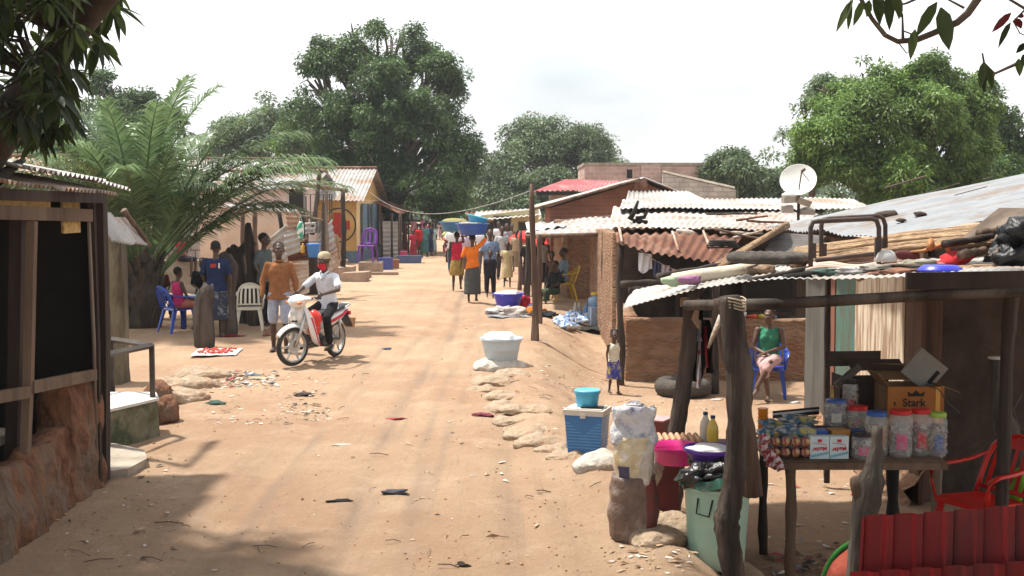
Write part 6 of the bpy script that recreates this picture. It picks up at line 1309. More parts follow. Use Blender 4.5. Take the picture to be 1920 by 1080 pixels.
# far motorbike with rider in yellow green
f2 = G(838, 492); b2 = f2+V3((.12, 1.25, 0)); b2.z = HG(b2.x, b2.y)
mb2, L2, r2 = motorbike('dark red motorbike far down the street coming towards us', f2, b2, .05, body=mat('dark_red_fairing', (.30, .03, .04), .4))
person('far rider in yellow green vest on the dark red motorbike', b2, r2+math.pi/2, 1.68, stand(pel=(0, -.22, .86), chest=(0, -.25, 1.17), neck=(0, -.29, 1.34), head=(0, -.33, 1.49), shL=(.165, -.26, 1.265), shR=(-.165, -.26, 1.265), elL=(.33, -.46, 1.08), elR=(-.33, -.48, 1.08), wrL=(.30, -.80, 1.03), wrR=(-.30, -.8, 1.03), hiL=(.10, -.24, .82), hiR=(-.10, -.24, .82), knL=(.22, -.62, .66), knR=(-.22, -.62, .66), anL=(.20, -.50, .28), anR=(-.20, -.50, .28)),
       (cloth('yellow_green_vest', (.50, .56, .22)), .8, .05), (cloth('grey_pants', (.09, .09, .1)), 'trousers', 1.93), SKIN, 'short')
# ---------------------------------------------------------------- foreground stall
def single(name, lb, cat, mm, fn, og, group=None, smooth=True, ang=None):
    o = MB(); fn(o); x = o.build(name, mm, None, smooth, origin=og, ang=ang); return tag(x, lb, cat, group)
def canopy():
    t = thing('stall_canopy', 'low zinc canopy on crooked dark posts in the right foreground, clutter on top', 'market stall', (1.4, 7.5, HG(1.4, 7.5)))
    gz = mat('canopy_zinc', (.40, .39, .37), .55, (.28, .26, .24), 2.5, c3=(.34, .27, .2), metal=.1)
    A, B, C_, D_ = W(1166, 576, 8.7), W(1310, 537, 8.1), W(1480, 519, 7.6), W(1990, 507, 7.3)
    A2, B2, C2, D2 = W(1192, 540, 11.6), W(1340, 508, 11.8), W(1500, 490, 11.9), W(2150, 470, 12.2)
    front = [A, B, C_, D_]; back = [A2, B2, C2, D2]; us = [0, .22, .45, 1]
    def pl(P, u):
        for i in range(3):
            if u <= us[i+1]: return P[i].lerp(P[i+1], (u-us[i])/(us[i+1]-us[i]))
        return P[-1]
    def f(u, v):
        p = pl(front, u).lerp(pl(back, u), v); return p+V3((0, 0, .0045*math.sin(u*2*math.pi*62)+.035*mnoise.noise(p*1.3)))
    o = MB(); o.sheet(f, 260, 12); o.build('roof_sheet', gz, t, True, world=True)
    top = lambda x, y: None
    # main crooked post, its twin and the others
    def poly_post(pts, Y, rs, m, nm='post', lb=None):
        w = [W(x, y, Y) for x, y in pts]; q = []; r = []
        for j in range(len(w)-1):
            for s in range(7): k = s/7; q.append(w[j].lerp(w[j+1], k)); r.append((rs[j]+(rs[j+1]-rs[j])*k)*random.uniform(.93, 1.07))
        q.append(w[-1]); r.append(rs[-1]); o = MB(); o.tube(q, r, 28, ridge=.13); o.build(nm, m, t, True, world=True, label=lb)
    pk_ = mat('weathered_post', (.075, .056, .044), .9, (.02, .015, .012), 9, stretch=(1, 1, .13), bumpy=1., bscale=22, bdist=.05, c3=(.13, .105, .085))
    poly_post([(1368, 555), (1376, 640), (1388, 700), (1384, 780), (1380, 850), (1376, 910), (1362, 975), (1368, 1035), (1382, 1120), (1384, 1230)], 7.35, [.062, .072, .080, .070, .064, .068, .076, .072, .062, .07], pk_, lb='thick crooked main post')
    poly_post([(1352, 560), (1362, 650), (1385, 720), (1398, 800), (1412, 930)], 7.6, [.05, .05, .05, .055, .06], M['polebrown'])
    poly_post([(1296, 560), (1290, 660), (1278, 750), (1264, 830), (1258, 990)], 10.2, [.062, .066, .066, .066, .07], M['poledk'])
    poly_post([(1900, 500), (1896, 560), (1888, 660), (1880, 900), (1878, 1020)], 8.6, [.05, .05, .045, .045, .045], M['poledk'])
    poly_post([(1552, 500), (1551, 640), (1550, 760), (1550, 905)], 12.0, [.03, .03, .03, .03], M['poledk'])
    for pts, r in [([W(1285, 572, 8.15), W(1450, 570, 7.7), W(1600, 562, 7.55), W(1760, 552, 7.45), W(1990, 543, 7.3)], .034), ([W(1180, 545, 11.5), W(1500, 505, 11.8), W(2100, 480, 12.1)], .05), ([W(1300, 552, 8.2), W(1330, 520, 11.6)], .04)]:
        o = MB(); o.tube(pts, r, 8, jit=.08); o.build('beam', M['poledk'], t, True, world=True)
    rp_ = mat('pale_rope', (.38, .31, .22), .9)
    for px, py, Y, r in ((1374, 578, 7.36, .078), (1293, 572, 10.0, .075), (1896, 546, 8.2, .058)):
        c = W(px, py, Y); o = MB()
        for k in range(4): o.tube([c+V3((r*math.cos(a*.524), r*math.sin(a*.524), .018*k+.012*math.sin(a))) for a in range(12)], .006, 5, close=True)
        o.build('rope_lashing', rp_, t, True, world=True)
    # board along the front right edge
    o = MB(); a, b = W(1700, 527, 7.42), W(2000, 522, 7.3); o.rings([[a+V3((0, 0, .05)), a-V3((0, 0, .05)), a+V3((0, .03, -.05)), a+V3((0, .03, .05))], [b+V3((0, 0, .05)), b-V3((0, 0, .05)), b+V3((0, .03, -.05)), b+V3((0, .03, .05))]]); o.build('fascia_board', M['plankdk'], t, world=True)
    return f
cf = canopy()
def rooftop():
    R_ = lambda px, py, Y: W(px, py, Y)
    # big straw / reed bundle
    straw = mat('dry_reed', (.48, .33, .20), .85, (.22, .13, .07), 6, stretch=(.35, 6, 8), bumpy=.8, lo=.4, hi=.6)
    def bundle(o):
        for k in range(70):
            v = k/70; a = R_(1488+20*v+random.uniform(-20, 20), 497-28*v+random.uniform(-6, 6), 8.6+2*v); b = R_(1905, 452-34*v+random.uniform(-5, 5), 8.3+2*v)
            o.tube([a, a.lerp(b, .5)+V3((0, 0, random.uniform(.0, .04))), b], random.uniform(.012, .022), 5)
    single('reed_bundle', 'long bundle of split reeds lying across the canopy', 'reeds', straw, bundle, R_(1600, 480, 9))
    def bundle2(o):
        for k in range(26):
            v = k/26; a = R_(1345+random.uniform(-8, 8)+6*v, 500-8*v, 9.6+v); b = R_(1468+12*v, 425-4*v+random.uniform(-4, 4), 11.5+v); o.tube([a, b], random.uniform(.012, .022), 5)
    single('reed_bundle', 'slanting splayed bundle of pale reeds at the left of the canopy', 'reeds', straw, bundle2, R_(1400, 470, 10))
    # bent dark zinc piece
    def bent(o): corr(o, R_(1425, 480, 11), R_(1452, 432, 12), R_(1545, 440, 12), R_(1508, 478, 11), .09, .012, .06, 3, .03)
    single('bent_sheet', 'dark bent zinc sheet leaning between the reeds and the bed frame', 'metal sheet', mat('dark_zinc', (.13, .12, .11), .6, (.08, .07, .06), 4), bent, R_(1480, 470, 11.2))
    # old tyre
    def tyre(o):
        c = R_(1440, 489, 8.7)+V3((0, 0, -.01)); n = 44
        o.rings([[c+V3((math.cos(2*math.pi*k/n)*(.23+.065*math.cos(b*math.pi/5)), math.sin(2*math.pi*k/n)*(.23+.065*math.cos(b*math.pi/5))*1.1, .036*math.sin(b*math.pi/5)+.03+.008*(k % 2)*(math.sin(b*math.pi/5) > .3))) for b in range(10)] for k in range(n)], cap=False, close=True)
    single('worn_out_wheel', 'worn grey tyre lying flat on the canopy', 'tyre', mat('dusty_tyre', (.085, .072, .06), .9, (.045, .038, .032), 6, bumpy=.6), tyre, R_(1440, 489, 8.7))
    # bed frame: two tubular hoops
    t = thing('bed_frame', 'rusty tubular metal bed ends standing on the canopy', 'bed frame', R_(1590, 500, 8.4)); fm = mat('rusty_tube', (.075, .05, .04), .6, (.04, .03, .025), 12)
    for (xl, xr, yt, yb, Y, lb) in ((1520, 1648, 413, 503, 8.2, 0), (1540, 1660, 408, 500, 8.8, 1)):
        a, b = R_(xl, yb, Y), R_(xl, yt+14, Y); c, d = R_(xr, yt+14, Y), R_(xr, yb, Y); m1, m2 = R_(xl+14, yt+2, Y), R_(xr-14, yt-3, Y)
        o = MB(); o.tube([a, a.lerp(b, .5), b, b.lerp(m1, .55)+V3((-.012, 0, .014)), m1, m1.lerp(m2, .5), m2, m2.lerp(c, .45)+V3((.012, 0, .014)), c, c.lerp(d, .5), d], .0165, 10); o.build('hoop', fm, t, True, world=True)
        o = MB(); o.box(R_(xl+4, 470, Y), (.04, .03, .10)); o.build('bracket', fm, t, world=True); o = MB(); o.box(R_(xr-2, 465, Y), (.04, .03, .14)); o.build('bracket', fm, t, world=True)
    o = MB(); a, b = R_(1530, 488, 8.3), R_(1655, 475, 8.4); o.tube([a, b], .016, 8); o.build('crossbar', fm, t, True, world=True)
    # logs and poles
    for i, (p, q, Y, r, mm, lb) in enumerate([((1232, 520), (1352, 498), 9.5, .03, 'poledk', 'dark pole behind the cream roll, left on the canopy'), ((1405, 527), (1515, 503), 8.0, .02, 'poledk', 'thin grey pole end at the front edge of the canopy'), ((1165, 533), (1270, 527), 10.5, .03, 'poledk', 'dark beam end at the far left corner of the canopy'),
            ((1836, 437), (1882, 432), 8.4, .028, 'polebrown', 'short thick brown log near the canopy right end'), ((1770, 458), (1860, 443), 8.2, .026, 'poledk', 'grey brown log lying right of the straw'), ((1800, 478), (1845, 470), 8.0, .03, 'polebrown', 'reddish log stub under the grey brown one'), ((1610, 523), (1655, 508), 7.8, .018, 'rustpale', 'tan stick end at the middle of the front edge')]):
        a, b = R_(p[0], p[1], Y), R_(q[0], q[1], Y+.2); single('log', lb, 'log', M[mm], lambda o: o.pole(a, b, r, r*.9, .005), a, 'poles and logs on the canopy')
    # cream roll
    a, b = R_(1262, 524, 8.9), R_(1420, 505, 9.1); single('fabric_roll', 'long cream rolled mat with green and mauve end on the canopy', 'roll', mat('cream_roll', (.62, .55, .44), .8, (.52, .44, .33), 4, bumpy=.3), lambda o: o.tube([a, a.lerp(b, .3), a.lerp(b, .7), b], [.045, .055, .055, .06], 14), a)
    p = R_(1262, 526, 8.85); single('cloth_lump', 'crumpled pale green cloth at the end of the cream roll', 'cloth', cloth('pale_green_cloth', (.40, .50, .34)), lambda o: o.ell(p, (.08, .06, .035), 12, 8, None, .6), p)
    p = R_(1296, 524, 8.75); single('cloth_lump', 'mauve cloth tucked beside the cream roll', 'cloth', cloth('mauve_cloth', (.36, .18, .30)), lambda o: o.ell(p, (.09, .05, .03), 12, 8, None, .6), p)
    p = R_(1430, 506, 8.9); single('straw_hat', 'tan crushed sack lump at the right end of the cream roll', 'sack', M['bag'], lambda o: o.ell(p, (.11, .10, .045), 14, 8, None, .4), p)
    # rack with slots
    t = thing('wire_rack', 'small dark slotted rack at the canopy edge', 'rack', R_(1492, 522, 7.9))
    for k in range(11): o = MB(); a = R_(1474+4.6*k, 524-.6*k, 7.75); o.box(a+V3((0, .03, .012)), (.006, .10, .035), (.0, .25, 0)); o.build('slat', M['black'], t, world=True)
    o = MB(); o.tube([R_(1470, 527, 7.75), R_(1524, 519, 7.75)], .006, 5); o.build('bar', M['steel'], t, world=True)
    # cloths and papers under the frame, pinkish board
    a, b, c, d = R_(1510, 505, 8.1), R_(1700, 497, 8.1), R_(1690, 478, 9.0), R_(1515, 484, 9.0); single('faded_board', 'faded pinkish board under the bed frame', 'board', mat('pinkish_board', (.58, .36, .28), .8, (.5, .38, .32), 3), lambda o: o.sheet(lambda u, v: a.lerp(b, u).lerp(d.lerp(c, u), v)+V3((0, 0, .015*math.sin(u*9))), 14, 4, .01), a)
    for i, (px, py, Y, s, c, lb) in enumerate([(1545, 508, 7.9, (.10, .06, .02), (.08, .12, .10), 'dark greenish rag lump below the bed frame'), (1590, 505, 8.0, (.14, .07, .018), (.55, .52, .50), 'whitish crumpled plastic below the bed frame'), (1640, 500, 8.0, (.12, .06, .02), (.45, .42, .36), 'grey crumpled paper right of the bed frame foot'), (1700, 507, 7.8, (.12, .06, .02), (.30, .15, .10), 'brown rag at the front edge right of the middle'), (1725, 493, 8.1, (.16, .07, .022), (.40, .36, .28), 'beige rag left of the blue plate'), (1665, 511, 7.75, (.10, .04, .02), (.20, .10, .07), 'dark reddish rag hanging at the front edge'), (1828, 500, 8.0, (.18, .08, .02), (.50, .33, .22), 'tan flattened cardboard right of the blue plate'), (1862, 505, 7.8, (.12, .06, .02), (.42, .25, .14), 'brown flattened cardboard near the canopy right end')]):
        p = R_(px, py, Y); p.z = p.z-.005; single('rag', lb, 'rag', cloth('rag_%d' % i, c), lambda o: o.ell(p, s, 16, 9, None, .9, i*3), p, 'rags and papers on the canopy')
    p = R_(1660, 488, 8.2); single('cracked_bowl', 'whitish upturned plastic bowl beside the bed frame', 'bowl', mat('cloudy_plastic', (.55, .54, .52), .3, (.46, .45, .43), 6), lambda o: o.lathe([(.075, -.01), (.072, .02), (.06, .05), (.035, .068), (.001, .072)], p, 20), p)
    p = R_(1763, 507, 7.7); single('blue_plate', 'bright blue shallow basin upside down on the canopy', 'basin', plastic('cobalt_plastic', (.04, .05, .48)), lambda o: o.lathe([(.145, -.005), (.14, .008), (.11, .03), (.105, .033), (.001, .034)], p, 28, sy=.9), p)
    p = R_(1700, 484, 8.3); single('sandal', 'dark reddish shoe on the canopy beside the bed frame', 'shoe', mat('wine_plastic', (.14, .03, .03), .5), lambda o: o.ell(p+V3((0, 0, .02)), (.10, .035, .032), 14, 8, (0, .1, .2)), p)
    p = R_(1745, 473, 8.3); t = thing('sandal', 'orange brown high heeled sandal lying on the canopy', 'shoe', p); o = MB(); o.tube([(-.15, 0, .0), (-.05, 0, .01), (.06, 0, .05), (.12, 0, .06)], [.02, .03, .03, .028], 10, flat=.4, up=(0, 0, 1)); o.build('sole', mat('tan_leather', (.40, .17, .06), .6), t, True)
    o = MB(); o.tube([(-.02, -.035, .02), (0, 0, .075), (.02, .035, .03)], .022, 8); o.tube([(.10, 0, .05), (.13, 0, -.01)], [.02, .012], 8); o.build('strap', mat('tan_leather', (0, 0, 0)), t, True)
    p = R_(1790, 486, 8.2); single('red_cloth', 'bright red crumpled cloth on the canopy above the blue basin', 'cloth', cloth('bright_red_cloth', (.60, .05, .06)), lambda o: (o.ell(p, (.12, .08, .04), 18, 10, (0, -.25, .1), .8, 4), o.ell(p+V3((.07, 0, .02)), (.09, .05, .03), 12, 8, (0, -.4, 0), .6, 6)), p)
    # cardboard boards and black heap at the right
    a = R_(1868, 460, 8.3); t = thing('cardboard_stack', 'stack of grey brown boards leaning at the right end of the canopy', 'boards', a); cb = mat('grey_cardboard', (.19, .145, .11), .9, (.11, .08, .06), 5)
    for k in range(4): o = MB(); o.box(a+V3((.08+.02*k, .1*k, .05+.025*k)), (.42, .5, .014), (0, -.62, .08*k)); o.build('board', cb, t, world=True)
    p = R_(1910, 462, 8.1); single('black_heap', 'heap of black plastic and cloth at the right edge of the canopy', 'heap', mat('black_plastic', (.018, .018, .02), .35, bumpy=.8, bscale=16), lambda o: [o.ell(p+V3((random.uniform(-.10, .2), random.uniform(-.1, .2), random.uniform(-.08, .12))), (.12, .1, .08), 14, 9, None, .7, k) for k in range(8)], p)
rooftop()
# ---------------------------------------------------------------- goods table
def goods_table():
    zt = .50; t = thing('market_table', 'rough wooden stall table with rows of goods on it', 'table', (2.5, 9.2, HG(2.5, 9.2)))
    x0, x1, y0, y1 = W(1452, 868, 8.8).x, W(1772, 868, 8.8).x, 8.8, 9.75
    for k in range(4): o = MB(); o.box(((x0+x1)/2, y0+.12+k*.24, zt-.02), (x1-x0, .225, .04), jit=.006); o.build('table_top', M['plank'], t, world=True)
    o = MB(); o.box(((x0+x1)/2, y0-.02, zt-.035), (x1-x0+.02, .03, .05)); o.build('front_rail', M['plank'], t, world=True)
    for px, py, Y, r, mm in ((1430, 870, 9.75, .038, 'poledk'), (1482, 870, 8.85, .042, 'plank'), (1673, 870, 9.75, .05, 'black'), (1757, 870, 9.3, .045, 'polebrown')):
        a = W(px, py, Y); a.z = zt-.02; b = V3((a.x+.02, Y, HG(a.x, Y)-.06)); o = MB(); o.pole(b, a, r, r*.95, .006); o.build('leg', M[mm], t, True, world=True)
    # foreground stump trunk before the table
    w = [W(x, y, 6.9) for x, y in [(1645, 800), (1642, 850), (1632, 900), (1622, 960), (1612, 1040), (1600, 1130), (1596, 1260)]]
    t2 = thing('forked_post', 'rough leaning trunk post in front of the goods table', 'post', w[-1]); o = MB(); q = []; r = []
    for j in range(6):
        for s in range(3): q.append(w[j].lerp(w[j+1], s/3)); r.append([.028, .05, .075, .065, .06, .055][j]*random.uniform(.9, 1.1))
    o.tube(q, r, 26, ridge=.16); o.build('shaft', mat('grey_old_wood', (.12, .10, .08), .9, (.04, .032, .026), 10, stretch=(1, 1, .15), bumpy=1., bscale=24, bdist=.05, c3=(.06, .05, .04)), t2, True, world=True)
    o = MB(); o.tube([W(1620, 950, 6.9), W(1606, 905, 6.9), W(1600, 895, 6.9)], [.05, .04, .02], 9, jit=.1); o.build('stub', M['polebrown'], t2, True, world=True)
    T = lambda px, Y: V3((W(px, 600, Y).x, Y, zt))
    # sugar boxes
    wm = mat('pale_blue_box', (.56, .66, .68), .6, (.46, .58, .62), 12)
    for i, px in enumerate((1541, 1578)):
        p = T(px, 8.86); t = thing('sugar_box', 'pale blue white sugar box with upside down red lettering, %s one' % ('left' if i == 0 else 'right'), 'box', p, -.03+.04*i); o = MB(); o.box((0, .04, .083), (.138, .08, .166)); o.build('carton', wm, t)
        text(t, 'Madar', (0, -.003, .075), .042, mat('red_ink', (.55, .02, .04), .6), math.pi, -.12, tilt=.12)
        o = MB(); o.tube([(-.05, -.002, .12), (.05, -.002, .105)], .002, 4); o.box((0, -.001, .135), (.03, .004, .022)); o.build('print', mat('red_ink', (0, 0, 0)), t)
        o = MB(); o.sheet(lambda u, v: V3(((u-.5)*.13, -.0015, .028+.1*u*.3-.02*v)), 6, 2); o.build('print', plastic('blue_print', (.18, .40, .50)), t)
    # jars
    gl = bpy.data.materials.new('clear_plastic'); gl.use_nodes = True; gb = gl.node_tree.nodes['Principled BSDF']; gb.inputs['Base Color'].default_value = (.80, .82, .80, 1); gb.inputs['Roughness'].default_value = .12; gb.inputs['Transmission Weight'].default_value = .0; gb.inputs['Alpha'].default_value = .22
    def jar(px, Y, r, h, lid, cont, lb, lift=0):
        p = T(px, Y)+V3((0, 0, lift)); t = thing('jar', lb, 'jar', p, 0, 'jars of sweets on the goods table'); o = MB(); o.lathe([(r*.9, 0), (r, .02), (r, h*.8), (r*.86, h*.9), (r*.8, h*.93)], (0, 0, 0), 22, False); o.build('glass', gl, t, True)
        o = MB(); o.lathe([(r*.86, h*.90), (r*.9, h*.91), (r*.9, h*.99), (r*.84, h), (.01, h)], (0, 0, 0), 22); o.build('lid', lid, t, True, ang=40)
        la = rlab.choice([(.5, .48, .42), (.2, .4, .06), (.5, .05, .06), (.5, .1, .2), (.08, .15, .35)]); o = MB(); o.sheet(lambda u, v: V3((math.cos(R(-125+50*u))*(r+.002), math.sin(R(-125+50*u))*(r+.002), h*(.18+.34*v))), 8, 4); o.build('label', mat('jar_label_%d%d' % (int(px), int(la[0]*100)), la, .5, tuple(v*.5+.15 for v in la), 30, detail=1, lo=.46, hi=.54), t, True)
        if cont:
            k = 0; rr = random.Random(int(px)); by = {}
            for j in range(70):
                a = rr.random()*6.28; q = rr.random()**.5*r*.72; z = .02+rr.random()*h*.62; c = rr.choice(cont); by.setdefault(c, []).append((V3((q*math.cos(a), q*math.sin(a), z)), rr))
            for c, L in by.items():
                o = MB()
                for q, _ in L: o.box(q, (.035, .02, .05), (rr.random()*3, rr.random()*3, rr.random()*3))
                o.build('sweets', mat('sweet_%s' % c, colr2[c], .4), t)
    rlab = random.Random(12); colr2 = dict(pink=(.34, .05, .09), green=(.13, .26, .04), white=(.34, .31, .27), red=(.3, .025, .025), yellow=(.35, .22, .04), violet=(.09, .06, .11), brown=(.12, .07, .04))
    redl, bluel, limel, blackl = plastic('red_lid', (.55, .015, .02)), plastic('blue_lid', (.02, .10, .40)), plastic('lime_lid', (.35, .55, .10)), plastic('black_lid', (.02, .02, .02))
    jar(1693, 8.98, .088, .345, redl, ['white'], 'tall clear jar with red lid, nearly empty, third from the right')
    jar(1731, 9.02, .075, .345, redl, ['pink', 'green', 'white', 'red'], 'clear jar with red lid full of pink and green sweets')
    jar(1763, 8.98, .068, .325, limel, ['white', 'violet', 'brown'], 'clear jar with lime green lid at the right end')
    jar(1648, 9.0, .085, .33, bluel, ['pink', 'white', 'yellow'], 'clear jar with blue lid left of the red lids')
    jar(1612, 9.25, .08, .33, redl, ['red', 'yellow', 'brown'], 'jar with dark red lid behind the blue lidded one')
    jar(1622, 8.9, .085, .18, blackl, ['white', 'brown', 'violet'], 'short squat jar right of the sugar boxes')
    jar(1570, 9.3, .085, .20, bluel, ['white', 'violet'], 'square looking jar with blue lid standing on the small boxes', .17)
    jar(1597, 9.45, .06, .30, blackl, ['brown'], 'smoky dark flask standing on the small boxes', .20)
    # packs in the left front
    pkm = mat('red_white_packs', (.42, .33, .28), .5, (.30, .05, .045), 34, detail=2, lo=.46, hi=.54, c3=(.50, .38, .16), bumpy=.4)
    for r_ in range(2):
        for c_ in range(5):
            px = 1438+c_*19; p = T(px, 8.90-.005*c_)+V3((0, 0, .045+r_*.078)); o = MB(); o.ell((0, 0, 0), (.036, .04, .036), 12, 8, None, .25, c_+r_); x = o.build('biscuit_pack', pkm, None, True); x.location = p; x.rotation_euler = (0, 0, random.uniform(-.2, .2)); tag(x, 'small red and white wrapped pack stacked at the left front of the goods table', 'pack', 'red and white packs on the goods table')
    o = MB(); p = T(1560, 9.15)
    for i, (px, Y, d, c, lb) in enumerate([(1541, 9.08, (.10, .12, .09), (.02, .09, .36), 'dark blue packet behind the sugar boxes'), (1575, 9.1, (.14, .12, .085), (.50, .25, .06), 'orange brown packet behind the sugar boxes'), (1608, 9.12, (.10, .10, .07), (.03, .08, .25), 'navy packet right of the orange brown one')]):
        p = T(px, Y)+V3((0, 0, .135)); single('packet', lb, 'packet', plastic('packet_%d' % i, c), lambda o: o.box(p, d, (0, 0, .1*i), jit=.004), p, smooth=False)
    p = T(1585, 9.25); single('shelf_crate', 'low dark crate raising the back row of goods', 'crate', M['plankdk'], lambda o: o.box(p+V3((0, .05, .075)), (.50, .22, .15)), p, smooth=False)
    fl = mat('mixed_packets', (.36, .38, .40), .35, (.05, .12, .2), 17, detail=2, lo=.44, hi=.56, c3=(.50, .42, .08), bumpy=.6, bscale=22)
    for i, (px, Y, z, s, lb) in enumerate([(1450, 9.1, .15, (.10, .08, .035), 'blue and white packet heap at the left of the goods table'), (1500, 9.05, .17, (.14, .09, .045), 'shiny packet heap with yellow parts in the middle left'), (1500, 9.3, .22, (.15, .09, .03), 'silvery packet heap behind the yellow one'), (1455, 9.3, .18, (.10, .08, .03), 'flat silver blue packet heap behind the orange cups')]):
        p = T(px, Y)+V3((0, 0, z)); single('packet_heap', lb, 'packets', fl, lambda o: (o.ell(p-V3((0, 0, z*.5)), (s[0], s[1], z*.5), 16, 9, None, .5, i), o.ell(p, s, 18, 9, (0, .1, 0), .8, i+4)), p)
    for i in range(5):
        a, b = T(1452, 9.35+.03*i)+V3((0, 0, .225+.012*(i % 3))), T(1538, 9.4+.03*i)+V3((0, 0, .25+.012*(i % 3))); single('stick_pack', 'long black and white striped packet lying along the back left of the table', 'packet', mat('stick_%d' % (i % 2), (.55, .55, .56) if i % 2 else (.02, .02, .025), .3), lambda o: o.tube([a, b], .013, 6), a, 'long packets at the back left of the table')
    # knotted red white bags hanging at the left edge
    p = T(1440, 8.9); rw = mat('red_white_bags', (.55, .50, .50), .5, (.35, .03, .05), 26, detail=1, lo=.46, hi=.54, bumpy=.5)
    for i, (px, py) in enumerate([(1433, 838), (1444, 852), (1455, 862), (1462, 874), (1447, 870), (1434, 822), (1441, 858)]):
        q = W(px, py, 8.74+.01*i); o = MB(); o.ell((0, 0, 0), (.035, .03, .032), 12, 8, None, .7, i); x = o.build('knotted_bag', rw, None, True); x.location = q; tag(x, 'small knotted red and white bag spilling over the left table edge', 'bag', 'small knotted bags at the table edge')
    # orange cups
    t = thing('cup_stack', 'stack of orange plastic cups at the left end of the goods table', 'cups', T(1433, 9.35)+V3((0, 0, 0)))
    for k in range(7): o = MB(); z = .03+k*.034; o.lathe([(.030, z), (.039, z+.055), (.041, z+.056), (.041, z+.06), (.036, z+.06)], (0, 0, 0), 18); o.build('cup', plastic('orange_plastic', (.70, .25, .02)), t, True)
    # orange carton with writing
    p = V3((W(1700, 740, 9.55).x, 9.5, zt)); t = thing('open_carton', 'open orange brown carton lettered Stark on the goods table', 'carton', p, .04); cb = mat('brown_carton', (.22, .13, .065), .85, (.15, .09, .045), 5); orc = mat('orange_carton', (.34, .13, .03), .8, (.28, .10, .025), 4)
    w_, d_, h_ = .44, .30, .46
    for c, d, m_, nm in [((0, -d_/2, h_/2), (w_, .008, h_), orc, 'front_panel'), ((0, d_/2, h_/2), (w_, .008, h_), cb, 'back_panel'), ((-w_/2, 0, h_/2), (.008, d_-.02, h_), cb, 'side_panel'), ((w_/2, 0, h_/2), (.008, d_-.02, h_), orc, 'side_panel')]: o = MB(); o.box(c, d); o.build(nm, m_, t)
    for c, d, rt in [((-.25, -.0, h_+.05), (.13, d_, .006), (0, .9, 0)), ((.27, 0, h_-.02), (.16, d_, .006), (0, .35, 0)), ((0, .20, h_+.07), (w_, .15, .006), (.9, 0, 0))]: o = MB(); o.box(c, d, rt); o.build('flap', cb, t)
    ik = mat('black_ink', (.015, .012, .012), .7); text(t, 'Stark', (-.015, -d_/2-.006, h_-.125), .085, ik)
    o = MB(); o.add([(-.06, -d_/2-.006, h_-.075), (.06, -d_/2-.006, h_-.075), (.07, -d_/2-.006, h_-.035), (.03, -d_/2-.006, h_-.055), (0, -d_/2-.006, h_-.025), (-.03, -d_/2-.006, h_-.055), (-.07, -d_/2-.006, h_-.035)], [(0, 1, 2, 3, 4, 5, 6)]); o.box((-.165, -d_/2-.004, h_-.13), (.012, .004, .03)); o.build('crown_print', ik, t)
    o = MB(); o.box((.17, -d_/2-.005, h_/2), (.035, .004, h_-.01)); o.build('print_stripe', plastic('amber_print', (.58, .30, .05)), t)
    # dark open box behind and white plastic panel, metal pieces
    p = V3((W(1625, 740, 9.62).x, 9.72, zt)); t = thing('dark_box', 'open dark brown box with raised flaps left of the orange carton', 'box', p, .1); db = mat('dark_card', (.06, .04, .035), .8, (.035, .025, .02), 6)
    for c, d, rt in [((0, -.02, .25), (.40, .01, .5), None), ((-.19, .08, .25), (.01, .2, .5), None), ((.1, .0, .58), (.44, .14, .01), (.5, 0, 0)), ((-.05, .1, .62), (.46, .01, .12), None)]: o = MB(); o.box(c, d, rt); o.build('panel', db, t)
    p = W(1733, 694, 9.55); t = thing('drawer_front', 'tilted pale grey plastic panel with a slot handle above the carton', 'panel', p, .05); gm = mat('pale_grey_plastic', (.24, .23, .205), .5, (.18, .17, .15), 4)
    rot = Euler((.15, -.62, 0)).to_matrix(); o = MB(); o.box((0, 0, 0), (.27, .02, .25), (.15, R(38), 0)); o.build('panel_board', gm, t); o = MB(); q = Euler((.15, R(38), 0)).to_matrix() @ V3((.09, -.013, .0)); o.box(q, (.03, .006, .12), (.15, R(38), 0)); o.build('slot', M['black'], t)
    p = W(1590, 705, 9.5); single('metal_chute', 'grey angled metal piece leaning on the dark box', 'metal piece', M['steel'], lambda o: o.box(p, (.24, .05, .05), (0, -.72, 0)), p, smooth=False)
    p = W(1560, 742, 9.45); single('brush', 'tan wooden brush handle standing behind the blue lidded jar', 'brush', M['osb'], lambda o: o.tube([p-V3((0, 0, .1)), p+V3((0, 0, .08))], [.022, .012], 8), p)
    a, b = W(1750, 735, 9.3), W(1800, 775, 9.2); single('wire', 'thin bent wire sticking out right of the carton', 'wire', M['steel'], lambda o: o.tube([W(1735, 722, 9.3), W(1760, 730, 9.3), a.lerp(b, .6), b], .005, 5), a)
def text(parent, s, loc, size, m, rz=0., spin=0., tilt=0.):
    """lettering as real mesh on a face that looks towards -Y"""
    cu = bpy.data.curves.new('lettering', 'FONT'); cu.body = s; cu.size = size; cu.extrude = .0008; cu.align_x = 'CENTER'; cu.align_y = 'CENTER'; cu.offset = size*.018
    tmp = bpy.data.objects.new('tmp', cu); C.objects.link(tmp); dg = bpy.context.evaluated_depsgraph_get(); me = bpy.data.meshes.new_from_object(tmp.evaluated_get(dg)); bpy.data.objects.remove(tmp)
    o = bpy.data.objects.new('lettering', me); me.materials.clear(); me.materials.append(m); o.parent = parent; o.location = loc; o.rotation_euler = (math.pi/2, rz if rz else 0, 0)
    if rz: o.rotation_euler = (math.pi/2, math.pi+spin, 0)
    C.objects.link(o); return o
goods_table()
